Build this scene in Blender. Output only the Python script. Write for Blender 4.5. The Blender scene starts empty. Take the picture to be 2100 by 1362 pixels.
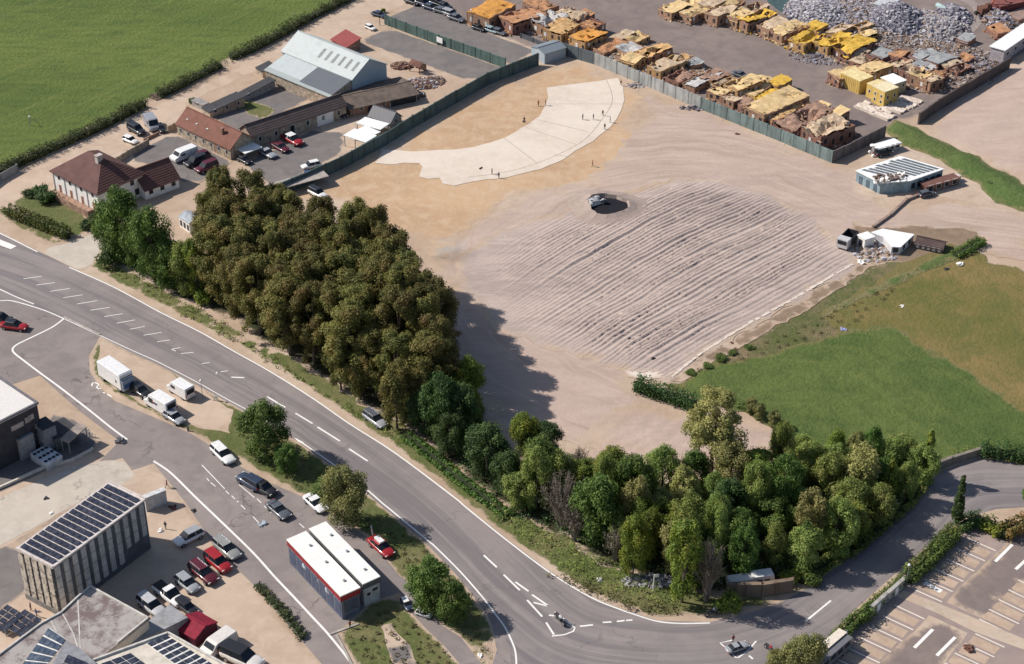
import bpy, bmesh, math, random
import numpy as np
from mathutils import Vector, Matrix
from mathutils.geometry import delaunay_2d_cdt
R = math.radians
random.seed(7)
SC = bpy.context.scene
COL = SC.collection
# ------------------------------------------------------------------ camera, sky, sun, exposure
PIT, HC, FP = R(33.0), 150.0, 3600.0
cam = bpy.data.objects.new('camera', bpy.data.cameras.new('camera'))
COL.objects.link(cam)
cam.location = (0, 0, HC)
cam.rotation_euler = (R(90) - PIT, 0, 0)
cam.data.sensor_width = 36
cam.data.lens = FP / 2100 * 36
cam.data.clip_start = 1
cam.data.clip_end = 5000
SC.camera = cam
SAZ, SEL = R(-76), R(41)
sv = Vector((math.sin(SAZ) * math.cos(SEL), math.cos(SAZ) * math.cos(SEL), math.sin(SEL)))
W = bpy.data.worlds.new("World")
SC.world = W
W.use_nodes = True
nt = W.node_tree
bg = nt.nodes['Background']
sky = nt.nodes.new('ShaderNodeTexSky')
sky.sky_type = 'NISHITA'
sky.sun_disc = False
sky.sun_elevation = SEL
sky.sun_rotation = SAZ
nt.links.new(sky.outputs[0], bg.inputs[0])
bg.inputs[1].default_value = 0.095
sl = bpy.data.lights.new('sun', 'SUN')
sl.energy = 5.0
sl.angle = R(0.6)
sl.color = (1, .94, .86)
so = bpy.data.objects.new('sun', sl)
so.rotation_euler = sv.to_track_quat('Z', 'Y').to_euler()
so.location = (0, 100, 200)
COL.objects.link(so)
SC.view_settings.view_transform = 'Standard'
SC.view_settings.look = 'None'
SC.view_settings.exposure = 0.12
SC.view_settings.gamma = 1
# ------------------------------------------------------------------ photo pixel -> point on the ground
cP, sP = math.cos(PIT), math.sin(PIT)


def P(x, y, z=0.0):
    a, b = x - 1050, 681 - y
    d = (a, b * sP + FP * cP, b * cP - FP * sP)
    t = (z - HC) / d[2]
    return Vector((d[0] * t, d[1] * t, z))


def proj_y(w):
    dx, dy, dz = w[0], w[1], w[2] - HC
    dep = dy * cP - dz * sP
    up = dy * sP + dz * cP
    return 681 - FP * up / dep


def hz(x, ytop, hpx):
    """height in metres of something whose foot is hpx below its top in the photo"""
    g = P(x, ytop + hpx)
    lo, hi = 0.0, 60.0
    for _ in range(30):
        m = (lo + hi) / 2
        if proj_y((g.x, g.y, m)) > ytop:
            lo = m
        else:
            hi = m
    return lo


def ang(x, y, vx, vy):
    a, b = P(x, y), P(x + vx, y + vy)
    return math.atan2(b.y - a.y, b.x - a.x)


# ------------------------------------------------------------------ numpy noise
_rs = np.random.RandomState(3)
_T = _rs.rand(256, 256)


def vn(x, y):
    xi, yi = np.floor(x).astype(int), np.floor(y).astype(int)
    fx, fy = x - xi, y - yi
    fx, fy = fx * fx * (3 - 2 * fx), fy * fy * (3 - 2 * fy)
    a = _T[xi & 255, yi & 255]; b = _T[(xi + 1) & 255, yi & 255]
    c = _T[xi & 255, (yi + 1) & 255]; d = _T[(xi + 1) & 255, (yi + 1) & 255]
    return (a * (1 - fx) + b * fx) * (1 - fy) + (c * (1 - fx) + d * fx) * fy


def fbm(x, y, o=4):
    s, a, t = 0, 1, 0
    for i in range(o):
        s = s + a * vn(x * 2 ** i + 17 * i, y * 2 ** i + 5 * i); t += a; a *= .5
    return s / t


# ------------------------------------------------------------------ object helpers
def tag(o, label=None, cat=None, group=None, kind=None):
    if label: o['label'] = label
    if cat: o['category'] = cat
    if group: o['group'] = group
    if kind: o['kind'] = kind
    return o


def empty(name, loc, rz=0, label=None, cat=None, group=None):
    o = bpy.data.objects.new(name, None)
    o.empty_display_size = .5
    o.location = loc
    o.rotation_euler = (0, 0, rz)
    COL.objects.link(o)
    return tag(o, label, cat, group)


class MB:
    def __init__(s):
        s.v, s.f, s.m = [], [], []

    def face(s, pts, m=0):
        n = len(s.v)
        s.v += [tuple(p) for p in pts]
        s.f.append(tuple(range(n, n + len(pts)))); s.m.append(m)

    def hexa(s, b, t, m=0):
        n = len(s.v); k = len(b)
        s.v += [tuple(p) for p in b] + [tuple(p) for p in t]
        s.f.append(tuple(range(n + k - 1, n - 1, -1))); s.m.append(m)
        s.f.append(tuple(range(n + k, n + 2 * k))); s.m.append(m)
        for i in range(k):
            j = (i + 1) % k
            s.f.append((n + i, n + j, n + k + j, n + k + i)); s.m.append(m)

    def box(s, x0, y0, z0, x1, y1, z1, m=0):
        s.hexa([(x0, y0, z0), (x1, y0, z0), (x1, y1, z0), (x0, y1, z0)],
               [(x0, y0, z1), (x1, y0, z1), (x1, y1, z1), (x0, y1, z1)], m)

    def obox(s, c, sx, sy, sz, a=0, m=0, tilt=0):
        M = Matrix.Translation(c) @ Matrix.Rotation(a, 4, 'Z') @ Matrix.Rotation(tilt, 4, 'X')
        q = [M @ Vector((i * sx / 2, j * sy / 2, k * sz / 2)) for k in (-1, 1) for i, j in ((-1, -1), (1, -1), (1, 1), (-1, 1))]
        s.hexa(q[:4], q[4:], m)

    def slab(s, q, t=.12, m=0):
        s.hexa([(p[0], p[1], p[2] - t) for p in q], q, m)

    def tube(s, pts, r, n=6, m=0):
        pts = [Vector(p) for p in pts]
        if not hasattr(r, '__len__'): r = [r] * len(pts)
        base = len(s.v)
        for i, p in enumerate(pts):
            d = (pts[min(i + 1, len(pts) - 1)] - pts[max(i - 1, 0)]).normalized()
            a = d.orthogonal().normalized(); b = d.cross(a)
            for k in range(n):
                t = 2 * math.pi * k / n
                s.v.append(tuple(p + (a * math.cos(t) + b * math.sin(t)) * r[i]))
        for i in range(len(pts) - 1):
            for k in range(n):
                k2 = (k + 1) % n
                s.f.append((base + i * n + k, base + i * n + k2, base + (i + 1) * n + k2, base + (i + 1) * n + k)); s.m.append(m)
        s.f.append(tuple(base + k for k in range(n))[::-1]); s.m.append(m)
        s.f.append(tuple(base + (len(pts) - 1) * n + k for k in range(n))); s.m.append(m)

    def chunk(s, c, r, rnd, m=0, flat=.6):
        q = []
        for k in (-1, 1):
            for i, j in ((-1, -1), (1, -1), (1, 1), (-1, 1)):
                q.append((i * r * rnd.uniform(.5, 1.1), j * r * rnd.uniform(.5, 1.1), k * r * flat * rnd.uniform(.5, 1.1)))
        M = Matrix.Rotation(rnd.uniform(0, 6.3), 4, 'Z') @ Matrix.Rotation(rnd.uniform(-.7, .7), 4, 'X')
        q = [Vector(c) + M @ Vector(p) for p in q]
        s.hexa(q[:4], q[4:], m)

    def mesh(s, name, mats):
        me = bpy.data.meshes.new(name)
        me.from_pydata(s.v, [], s.f)
        for m in (mats if isinstance(mats, (list, tuple)) else [mats]): me.materials.append(m)
        me.polygons.foreach_set('material_index', s.m)
        bm = bmesh.new(); bm.from_mesh(me); bmesh.ops.recalc_face_normals(bm, faces=bm.faces); bm.to_mesh(me); bm.free()
        me.update()
        return me

    def build(s, name, mats, parent=None, loc=None):
        o = bpy.data.objects.new(name, s.mesh(name, mats))
        if parent is not None: o.parent = parent
        if loc is not None: o.location = loc
        COL.objects.link(o)
        return o


# ------------------------------------------------------------------ materials
class N:
    def __init__(s, name):
        s.mat = bpy.data.materials.new(name); s.mat.use_nodes = True
        s.t = s.mat.node_tree; s.b = s.t.nodes['Principled BSDF']
        s.co = s.t.nodes.new('ShaderNodeTexCoord').outputs['Object']
        s.b.inputs['Specular IOR Level'].default_value = .3

    def new(s, t, **k):
        n = s.t.nodes.new(t)
        for a, b in k.items(): setattr(n, a, b)
        return n

    def put(s, inp, v):
        if isinstance(v, bpy.types.NodeSocket): s.t.links.new(v, inp)
        elif isinstance(v, (tuple, list)): inp.default_value = tuple(v) + ((1,) if len(v) == 3 and len(inp.default_value) == 4 else ())
        else: inp.default_value = v

    def mapped(s, sc=(1, 1, 1), rot=(0, 0, 0), co=None):
        m = s.new('ShaderNodeMapping')
        s.put(m.inputs['Vector'], co or s.co); m.inputs['Scale'].default_value = sc; m.inputs['Rotation'].default_value = rot
        return m.outputs[0]

    def noise(s, scale, detail=4, co=None, rough=.6, dist=0):
        n = s.new('ShaderNodeTexNoise')
        s.put(n.inputs['Vector'], co or s.co)
        n.inputs['Scale'].default_value = scale; n.inputs['Detail'].default_value = detail
        n.inputs['Roughness'].default_value = rough; n.inputs['Distortion'].default_value = dist
        return n.outputs['Fac']

    def ramp(s, f, a, b):
        n = s.new('ShaderNodeMapRange'); n.interpolation_type = 'SMOOTHSTEP'
        s.put(n.inputs['Value'], f); n.inputs['From Min'].default_value = a; n.inputs['From Max'].default_value = b
        return n.outputs[0]

    def mix(s, f, a, b, blend='MIX'):
        n = s.new('ShaderNodeMix', data_type='RGBA', blend_type=blend)
        s.put(n.inputs['Factor'], f); s.put(n.inputs[6], a); s.put(n.inputs[7], b)
        return n.outputs[2]

    def math(s, op, a, b=0.0):
        n = s.new('ShaderNodeMath', operation=op); s.put(n.inputs[0], a); s.put(n.inputs[1], b)
        return n.outputs[0]

    def attr(s, name):
        return s.new('ShaderNodeAttribute', attribute_name=name).outputs['Fac']

    def bump(s, h, strength=.4, dist=.1):
        n = s.new('ShaderNodeBump'); s.put(n.inputs['Height'], h)
        n.inputs['Strength'].default_value = strength; n.inputs['Distance'].default_value = dist
        s.t.links.new(n.outputs[0], s.b.inputs['Normal'])

    def done(s, col, rough=.9, metal=0.0):
        s.put(s.b.inputs['Base Color'], col); s.put(s.b.inputs['Roughness'], rough); s.put(s.b.inputs['Metallic'], metal)
        return s.mat


_mc = {}


def M(col, rough=.85, metal=0.0, var=.25, sc=1.2, streak=0.0, name=None):
    """painted / plastered / metal surface with blotches and vertical streaks"""
    k = (col, rough, metal, var, sc, streak)
    if k in _mc: return _mc[k]
    n = N(name or 'surface')
    d = tuple(c * (1 - var) for c in col); l = tuple(min(1, c * (1 + var * .5)) for c in col)
    c = n.mix(n.ramp(n.noise(sc, 6), .3, .7), d, l)
    if streak:
        s_ = n.ramp(n.noise(2.2, 4, co=n.mapped((1, 1, .12))), .52, .7)
        c = n.mix(n.math('MULTIPLY', s_, streak), c, tuple(x * .35 for x in col))
    n.bump(n.noise(6, 3), .15, .03)
    _mc[k] = n.done(c, rough, metal)
    return _mc[k]


SOIL = ((.43, .315, .23), (.31, .225, .16), (.52, .41, .32))


def soilcol(n):
    a = n.ramp(n.noise(.045, 5), .35, .68)
    b = n.ramp(n.noise(.35, 6, rough=.7, dist=.6), .4, .75)
    c = n.mix(a, SOIL[0], SOIL[2])
    c = n.mix(n.math('MULTIPLY', b, .6), c, SOIL[1])
    g = n.ramp(n.noise(3.5, 4, rough=.8), .62, .8)
    return n.mix(n.math('MULTIPLY', g, .25), c, (.22, .16, .12))


def ground_mat(name, cols, sc=(.06, .5), fine=2.5, finecol=None, fineamt=.3, edgew=None, bump=(.3, 4, .08), rough=.95,
               stretch=None, cracks=None, base=None, en=(.55, .35), tracks=None, wob=2.0):
    n = N(name)
    co = n.mapped(*stretch) if stretch else n.co
    a = n.ramp(n.noise(sc[0], 5, co=co), .35, .65)
    b = n.ramp(n.noise(sc[1], 6, co=co, rough=.7, dist=.5), .38, .7)
    c = n.mix(a, cols[0], cols[1])
    c = n.mix(n.math('MULTIPLY', b, .65), c, cols[2])
    f = n.ramp(n.noise(fine, 4, rough=.75), .55, .8)
    c = n.mix(n.math('MULTIPLY', f, fineamt), c, finecol or cols[2])
    if tracks:
        for sx, sy, lo_, hi_, amt, tc_ in tracks:
            cx = n.new('ShaderNodeCombineXYZ')
            n.put(cx.inputs[0], n.math('MULTIPLY', n.attr('gu'), sx)); n.put(cx.inputs[1], n.math('ADD', n.math('MULTIPLY', n.attr('gv'), sy), n.math('MULTIPLY', n.noise(.09, 2), wob)))
            c = n.mix(n.math('MULTIPLY', n.ramp(n.noise(1.0, 4, co=cx.outputs[0], rough=.65), lo_, hi_), amt), c, tc_)
    if cracks:
        v = n.new('ShaderNodeTexVoronoi', feature='DISTANCE_TO_EDGE')
        dn = n.new('ShaderNodeMix', data_type='VECTOR')
        ns = n.new('ShaderNodeTexNoise'); ns.inputs['Scale'].default_value = .5; ns.inputs['Detail'].default_value = 5
        n.put(ns.inputs['Vector'], n.co)
        dn.inputs[0].default_value = .25
        ad = n.new('ShaderNodeVectorMath', operation='MULTIPLY_ADD'); n.put(ad.inputs[0], ns.outputs['Color']); ad.inputs[1].default_value = (5, 5, 5); n.put(ad.inputs[2], n.co)
        n.put(v.inputs['Vector'], ad.outputs[0]); v.inputs['Scale'].default_value = cracks[0]
        k = n.math('SUBTRACT', 1.0, n.ramp(v.outputs[0], 0.0, cracks[1]))
        k = n.math('MULTIPLY', k, n.ramp(n.noise(.12, 2), .45, .6))
        c = n.mix(n.math('MULTIPLY', k, cracks[2]), c, tuple(x * .35 for x in cols[0]))
    if edgew:
        e = n.math('DIVIDE', n.attr('edge'), edgew)
        e = n.math('ADD', e, n.math('MULTIPLY', n.math('SUBTRACT', n.noise(en[1], 6, rough=.7), .5), en[0] * 3))
        c = n.mix(n.ramp(e, -.1, .45), base or soilcol(n), c)
    n.bump(n.noise(bump[1], 5, rough=.7), bump[0], bump[2])
    return n.done(c, rough)


RA0 = ang(1600, 500, 60, -30)
G_SOIL = (lambda n: (n.bump(n.noise(1.2, 6, rough=.7), .45, .12), n.done(soilcol(n), .95))[1])(N('soil'))
G_FIELD = ground_mat('field_grass', ((.092, .135, .026), (.135, .172, .038), (.055, .090, .018)), (.035, .35), 1.6, (.19, .21, .06), .6, stretch=((.30, 1.5, 1), (0, 0, R(-43))), tracks=((.02, .35, .50, .66, .55, (.16, .185, .05)), (.03, 1.1, .56, .66, .45, (.055, .095, .02))), wob=.6,
                     edgew=1.5, bump=(1.0, 1.1, .5))
G_FIELD2 = ground_mat('meadow_grass', ((.075, .115, .026), (.115, .150, .038), (.048, .082, .018)), (.04, .35), 1.8, (.16, .18, .06), .6,
                     edgew=1.8, base=(.17, .155, .06), tracks=((.02, .30, .50, .68, .5, (.14, .165, .045)), (.03, 1.0, .58, .68, .4, (.05, .085, .02))), wob=.8, bump=(.9, 1.3, .4))
G_OLIVE = ground_mat('dry_grass', ((.135, .125, .034), (.235, .165, .065), (.085, .105, .026)), (.05, .22), 1.2, (.27, .20, .10), .35,
                     edgew=5.0, bump=(.8, 1.2, .35), en=(.8, .15), base=(.17, .145, .055))
G_SCRUB = ground_mat('scrub_grass', ((.10, .115, .035), (.21, .155, .09), (.06, .085, .022)), (.12, .55), 1.8, (.36, .27, .18), .6,
                     edgew=3.0, bump=(.9, 1.6, .3), en=(.9, .3))
G_VERGE = ground_mat('verge_grass', ((.105, .125, .036), (.185, .165, .075), (.065, .092, .024)), (.14, .7), 2.2, (.27, .21, .12), .45,
                     edgew=1.0, bump=(.9, 2, .2), en=(.8, .6))
G_BANK = ground_mat('bank_grass', ((.085, .135, .035), (.12, .15, .045), (.045, .085, .02)), (.1, .5), 1.6, (.26, .22, .12), .5,
                    edgew=2.2, bump=(1, 1.4, .4), en=(.8, .4), base=(.20, .175, .08))
G_ROAD = ground_mat('asphalt', ((.250, .215, .208), (.20, .176, .176), (.285, .245, .232)), (.05, .25), 3.0, (.12, .11, .115), .3,
                    bump=(.15, 12, .02), rough=.85, stretch=((1, 1, 1), (0, 0, R(35))), cracks=(.05, .012, .35),
                    tracks=((.012, .42, .46, .60, .75, (.155, .138, .143)), (.015, 1.4, .52, .66, .45, (.30, .265, .255))), wob=.35)
G_ROAD2 = ground_mat('worn_asphalt', ((.235, .20, .190), (.28, .238, .22), (.175, .152, .148)), (.06, .3), 2.0, (.11, .10, .10), .35,
                     bump=(.2, 9, .02), rough=.88, cracks=(.07, .014, .7))
G_YARD = ground_mat('yard_asphalt', ((.165, .148, .145), (.20, .178, .165), (.12, .11, .112)), (.08, .4), 2.0, (.26, .22, .19), .4,
                    edgew=.8, bump=(.2, 8, .02), rough=.88)
G_DEPOT = ground_mat('depot_ground', ((.205, .162, .148), (.25, .198, .175), (.145, .118, .112)), (.05, .3), 1.6, (.32, .26, .21), .4,
                     edgew=2, bump=(.3, 4, .05), rough=.9)
G_SAND = ground_mat('arena_sand', ((.455, .345, .29), (.39, .29, .245), (.51, .395, .335)), (.07, .40), 1.4, (.33, .245, .205), .35,
                    edgew=7, bump=(.5, 1.1, .16), en=(.9, .08), stretch=((.38, 1.2, 1), (0, 0, R(-8))),
                    tracks=((.03, .30, .48, .70, .70, (.33, .245, .195)), (.03, .8, .52, .68, .45, (.57, .45, .37)), (.05, 2.0, .56, .66, .28, (.29, .215, .18))))
G_TRACK = ground_mat('raked_sand', ((.43, .345, .305), (.335, .268, .242), (.52, .42, .365)), (.045, .5), 2.5, (.27, .215, .195), .5,
                     edgew=4, bump=(.5, 1.8, .14), en=(.8, .1), base=None, stretch=((.35, 1.3, 1), (0, 0, -RA0)))
G_RIM = ground_mat('pit_sand', ((.36, .28, .24), (.30, .235, .205), (.41, .325, .28)), (.3, 1.5), 3, (.30, .22, .18), .4, bump=(.6, 2, .15))
G_ORANGE = ground_mat('ochre_sand', ((.50, .335, .205), (.43, .28, .17), (.56, .42, .29)), (.07, .4), 1.6, (.40, .26, .16), .45,
                      edgew=7, bump=(.5, 1.2, .16), en=(.9, .08))
G_PALE = ground_mat('pale_track', ((.50, .385, .295), (.44, .33, .25), (.56, .44, .345)), (.06, .4), 2, (.36, .27, .205), .45,
                    edgew=1.6, bump=(.3, 2, .06), en=(.7, .3))
G_PAD = ground_mat('pale_concrete', ((.64, .555, .47), (.58, .49, .41), (.69, .61, .53)), (.08, .5), 1.5, (.47, .385, .31), .45,
                   bump=(.1, 3, .03), rough=.9)
G_CHALK = ground_mat('chalk', ((.66, .57, .50), (.60, .51, .45), (.72, .63, .56)), (.1, .8), 2, (.5, .42, .36), .3, edgew=2, bump=(.4, 2, .1))
G_BROWN = ground_mat('brown_earth', ((.235, .165, .115), (.19, .135, .095), (.30, .215, .15)), (.1, .6), 2, (.40, .30, .22), .4,
                     edgew=1.2, bump=(.5, 2, .12), en=(.7, .4))
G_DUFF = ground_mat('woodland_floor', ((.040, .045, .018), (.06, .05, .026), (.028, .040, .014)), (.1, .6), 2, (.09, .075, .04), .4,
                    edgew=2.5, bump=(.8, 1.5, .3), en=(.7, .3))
G_CONC = ground_mat('old_concrete', ((.50, .44, .37), (.44, .385, .33), (.56, .50, .43)), (.1, .5), 2, (.36, .31, .27), .35,
                    bump=(.15, 4, .03), edgew=.6, cracks=(.08, .02, .6))
G_LINE = ground_mat('road_paint', ((.80, .78, .75), (.72, .69, .66), (.82, .80, .77)), (.5, 2), 5, (.34, .31, .30), .8, bump=(.05, 5, .01), rough=.7)
G_LINEY = ground_mat('cream_paint', ((.72, .64, .54), (.66, .58, .49), (.76, .69, .60)), (.5, 2), 5, (.34, .31, .30), .7, bump=(.05, 5, .01), rough=.7)
G_JOINT = M((.42, .34, .28), .9)
G_PARK = ground_mat('car_park_surface', ((.30, .232, .21), (.34, .268, .24), (.245, .19, .175)), (.06, .4), 2, (.19, .155, .145), .4, bump=(.2, 9, .02), rough=.9, cracks=(.06, .012, .5))


# ------------------------------------------------------------------ ground sheets
def inside(pts, poly):
    x, y = pts[:, 0], pts[:, 1]
    r = np.zeros(len(pts), bool); n = len(poly)
    for i in range(n):
        x0, y0 = poly[i]; x1, y1 = poly[(i + 1) % n]
        c = (y0 > y) != (y1 > y)
        r ^= c & (x < (x1 - x0) * (y - y0) / (y1 - y0 + 1e-12) + x0)
    return r


def segdist(pts, poly):
    d = np.full(len(pts), 1e9); n = len(poly)
    for i in range(n):
        a = poly[i]; b = poly[(i + 1) % n]; ab = b - a
        t = np.clip(((pts - a) @ ab) / (ab @ ab + 1e-9), 0, 1)
        d = np.minimum(d, np.hypot(*(pts - a - t[:, None] * ab).T))
    return d


_rng = np.random.RandomState(11)


def guidecoords(pts, px):
    g_ = np.array([tuple(P(*q))[:2] for q in spline(px, 4)])
    best = np.full(len(pts), 1e9); u = np.zeros(len(pts)); v = np.zeros(len(pts)); acc = 0
    for i in range(len(g_) - 1):
        a, ab = g_[i], g_[i + 1] - g_[i]; L = np.hypot(*ab)
        t = np.clip(((pts - a) @ ab) / (L * L), 0, 1); q = pts - a - t[:, None] * ab
        d = np.hypot(*q.T); sg = np.sign(ab[0] * q[:, 1] - ab[1] * q[:, 0]); k = d < best
        best = np.where(k, d, best); u = np.where(k, acc + t * L, u); v = np.where(k, sg * d, v); acc += L
    return u, v


def patch(name, px, mat, z, res=2.0, jit=0.0, step=1.0, hf=None, label=None, cat=None, kind='structure', rot=0, guide=None, resy=None):
    w = np.array([tuple(P(*p))[:2] for p in px])
    b = []
    for i in range(len(w)):
        p, q = w[i], w[(i + 1) % len(w)]
        L = np.hypot(*(q - p)); k = max(1, int(L / step)) if jit > 0 else 1
        for j in range(k): b.append(p + (q - p) * j / k)
    b = np.array(b)
    if jit > 0:
        b = b + jit * 2 * np.stack([fbm(b[:, 0] * .5 + 9, b[:, 1] * .5, 4) - .5, fbm(b[:, 0] * .5, b[:, 1] * .5 + 40, 4) - .5], 1) * 1.6
    lo, hi = b.min(0), b.max(0)
    ca, sa = math.cos(rot), math.sin(rot)
    c0 = (lo + hi) / 2; rad = np.hypot(*(hi - lo)) / 2 + res
    g = np.stack(np.meshgrid(np.arange(-rad, rad, res), np.arange(-rad, rad, resy or res)), -1).reshape(-1, 2)
    g = g + (_rng.rand(*g.shape) - .5) * np.array([res, resy or res]) * (.5 if not resy else .15)
    g = np.stack([g[:, 0] * ca - g[:, 1] * sa, g[:, 0] * sa + g[:, 1] * ca], 1) + c0
    g = g[inside(g, b)]
    if len(g): g = g[segdist(g, b) > res * .4]
    allp = np.concatenate([b, g]) if len(g) else b
    n = len(b)
    vs, es, fs, *_ = delaunay_2d_cdt([Vector(p) for p in allp], [], [list(range(n))], 1, 1e-5)
    V = np.array([tuple(v) for v in vs])
    ed = segdist(V, b)
    Z = np.full(len(V), z) + (hf(V[:, 0], V[:, 1], ed) if hf else 0)
    me = bpy.data.meshes.new(name)
    me.from_pydata(np.column_stack([V, Z]).tolist(), [], [list(f) for f in fs])
    a = me.attributes.new('edge', 'FLOAT', 'POINT'); a.data.foreach_set('value', ed.astype(np.float32))
    if guide:
        for nm, val in zip(('gu', 'gv'), guidecoords(V, guide)):
            a = me.attributes.new(nm, 'FLOAT', 'POINT'); a.data.foreach_set('value', val.astype(np.float32))
    me.materials.append(mat)
    bm = bmesh.new(); bm.from_mesh(me)
    for f in bm.faces:
        if f.normal.z < 0: f.normal_flip()
        f.smooth = True
    bm.to_mesh(me); bm.free()
    o = bpy.data.objects.new(name, me); COL.objects.link(o)
    return tag(o, label, cat, None, kind)


def strip(mb, px, w, z, h=0.0, world=False):
    pts = [Vector(p) for p in px] if world else [P(*p) for p in px]
    pts = [Vector((p.x, p.y, 0)) for p in pts]
    L, Rr = [], []
    for i, p in enumerate(pts):
        d = (pts[min(i + 1, len(pts) - 1)] - pts[max(i - 1, 0)]).normalized()
        nn = Vector((-d.y, d.x, 0))
        L.append(p + nn * w / 2 + Vector((0, 0, z))); Rr.append(p - nn * w / 2 + Vector((0, 0, z)))
    for i in range(len(pts) - 1):
        if h: mb.slab([L[i + 1], L[i], Rr[i], Rr[i + 1]], h)
        else: mb.face([L[i], Rr[i], Rr[i + 1], L[i + 1]])


def spline(px, k=5):
    out = []
    n = len(px)
    for i in range(n - 1):
        p0, p1, p2, p3 = [np.array(px[max(0, min(n - 1, j))], float) for j in (i - 1, i, i + 1, i + 2)]
        for t in np.arange(k) / k:
            out.append(tuple(.5 * ((2 * p1) + (-p0 + p2) * t + (2 * p0 - 5 * p1 + 4 * p2 - p3) * t * t + (-p0 + 3 * p1 - 3 * p2 + p3) * t ** 3)))
    out.append(tuple(px[-1]))
    return out


g = MB(); g.face([(-900, -500, 0), (900, -500, 0), (900, 1300, 0), (-900, 1300, 0)])
tag(g.build('ground', G_SOIL), kind='structure')

patch('field', [(-300, 480), (-150, 400), (0, 345), (200, 258), (300, 208), (470, 122), (640, 35), (740, -15), (900, -90), (500, -300), (-700, -300), (-700, 480)],
      G_FIELD, .03, 3, .8, guide=[(-300, 480), (0, 340), (300, 202), (470, 118), (740, -20), (900, -100)])
patch('track', [(-60, 395), (0, 362), (160, 300), (330, 210), (480, 140), (620, 65), (740, -5), (860, -60), (960, -60), (830, 10), (760, 40), (660, 90), (590, 95), (520, 150), (400, 205), (290, 290), (200, 330), (110, 370), (60, 420), (0, 408), (-60, 420)],
      G_PALE, .012, 3, .6)
patch('depot_ground', [(770, -10), (860, 5), (960, 50), (1100, 102), (1060, 128), (1150, 100), (1440, 215), (1706, 326), (1812, 278), (1835, 250), (1880, 240), (2055, 140), (2320, -30), (2320, -160), (900, -160)],
      G_DEPOT, .02, 4, .3)
patch('enclosure_ground', [(790, 38), (860, 8), (960, 52), (1098, 104), (1050, 132), (975, 112), (890, 80)], G_YARD, .03, 3)
patch('yard_asphalt', [(738, 84), (797, 58), (1040, 142), (964, 168)], G_YARD, .035, 3, .2)
patch('yard_asphalt', [(254, 326), (308, 297), (355, 272), (477, 332), (430, 362), (399, 382), (367, 370), (330, 345)], G_YARD, .037, 3, .2)
patch('courtyard_paving', [(421, 232), (546, 165), (640, 200), (495, 272)], G_YARD, .039, 3)
patch('courtyard_grass', [(455, 222), (489, 203), (530, 212), (565, 226), (541, 244), (512, 236), (500, 224)], G_VERGE, .05, 1, .4)
patch('yard_paving', [(500, 335), (640, 270), (705, 272), (700, 316), (560, 385)], G_YARD, .033, 3, .5)
# the arena
patch('ochre_sand', [(560, 410), (700, 350), (850, 268), (1000, 180), (1110, 136), (1180, 120), (1280, 165), (1320, 200), (1300, 330), (1200, 390), (1050, 400), (940, 480), (930, 560), (850, 500), (700, 430)],
      G_ORANGE, .02, 3, 1.5)
GUIDE = [(1380, 900), (1280, 850), (1150, 790), (1010, 700), (945, 590), (975, 480), (1100, 405), (1280, 350), (1450, 345), (1620, 390), (1760, 450), (1900, 445), (2150, 480)]
patch('arena_sand', [(1330, 190), (1450, 230), (1600, 292), (1700, 335), (1760, 350), (1800, 420), (1960, 420), (2150, 440), (2150, 545), (2010, 520), (1880, 500), (1790, 530), (1640, 615), (1530, 680), (1380, 778), (1300, 790), (1400, 850), (1500, 845), (1620, 905), (1500, 985), (1400, 975), (1230, 940), (1150, 900), (1000, 880), (880, 700), (900, 560), (950, 480), (1060, 400), (1200, 370), (1290, 290)],
      G_SAND, .04, 1.5, 1.5, guide=GUIDE)
RA = ang(1600, 500, 60, -31)


def ripples(x, y, e):
    wx = (fbm(x * .05, y * .05, 2) - .5) * 1.3; w2 = (fbm(x * .2 + 50, y * .2, 3) - .5) * .7
    x1 = P(1480, 520).x; q = np.minimum(x - x1, 0)
    v = (y - x * math.tan(RA) + q * q * .0035) * math.cos(RA) + wx + w2
    u = x * math.cos(RA) + y * math.sin(RA)
    v = v + (fbm(v * .45 + 30, u * .008, 2) - .5) * 1.4
    ph = v / .86 * 2 * np.pi
    rv = .45 + 1.1 * fbm(np.floor(v / .86 + .25) * 3.7 + 11, u * .045, 2)
    r = .5 + .5 * np.sin(ph + .6 * np.sin(ph))
    r2 = .5 + .5 * np.sin(ph * 2.17 + 3 * fbm(u * .05, v * .3, 2))
    amp = np.clip(e / 7, 0, 1) ** .8 * (.55 + .9 * fbm(x * .07 + 7, y * .07, 2))
    left = np.clip((x - P(1010, 560).x) / 16, 0, 1)
    amp = amp * (.12 + .88 * left)
    return amp * (.25 * r * rv + .07 * r2 + .10 * (fbm(u * .35, v * 1.6, 3) - .3)) + .22 * np.clip(e / 14, 0, 1)


patch('raked_sand', [(1310, 385), (1380, 366), (1480, 372), (1570, 398), (1660, 440), (1730, 500), (1765, 545), (1640, 617), (1530, 682), (1375, 778), (1290, 765), (1180, 730), (1040, 690), (960, 620), (935, 540), (1000, 480), (1110, 445), (1200, 415)],
      G_TRACK, .06, .55, 1.0, hf=ripples, rot=RA * .92, resy=.17)


def ruts(x, y, e):
    a = ang(1300, 900, 60, -35)
    v = -x * math.sin(a) + y * math.cos(a) + (fbm(x * .1, y * .1, 3) - .5) * 6
    return np.clip(e / 4, 0, 1) * .13 * (.5 + .5 * np.sin(v * 3.1)) * fbm(x * .15, y * .15, 2)


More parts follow.
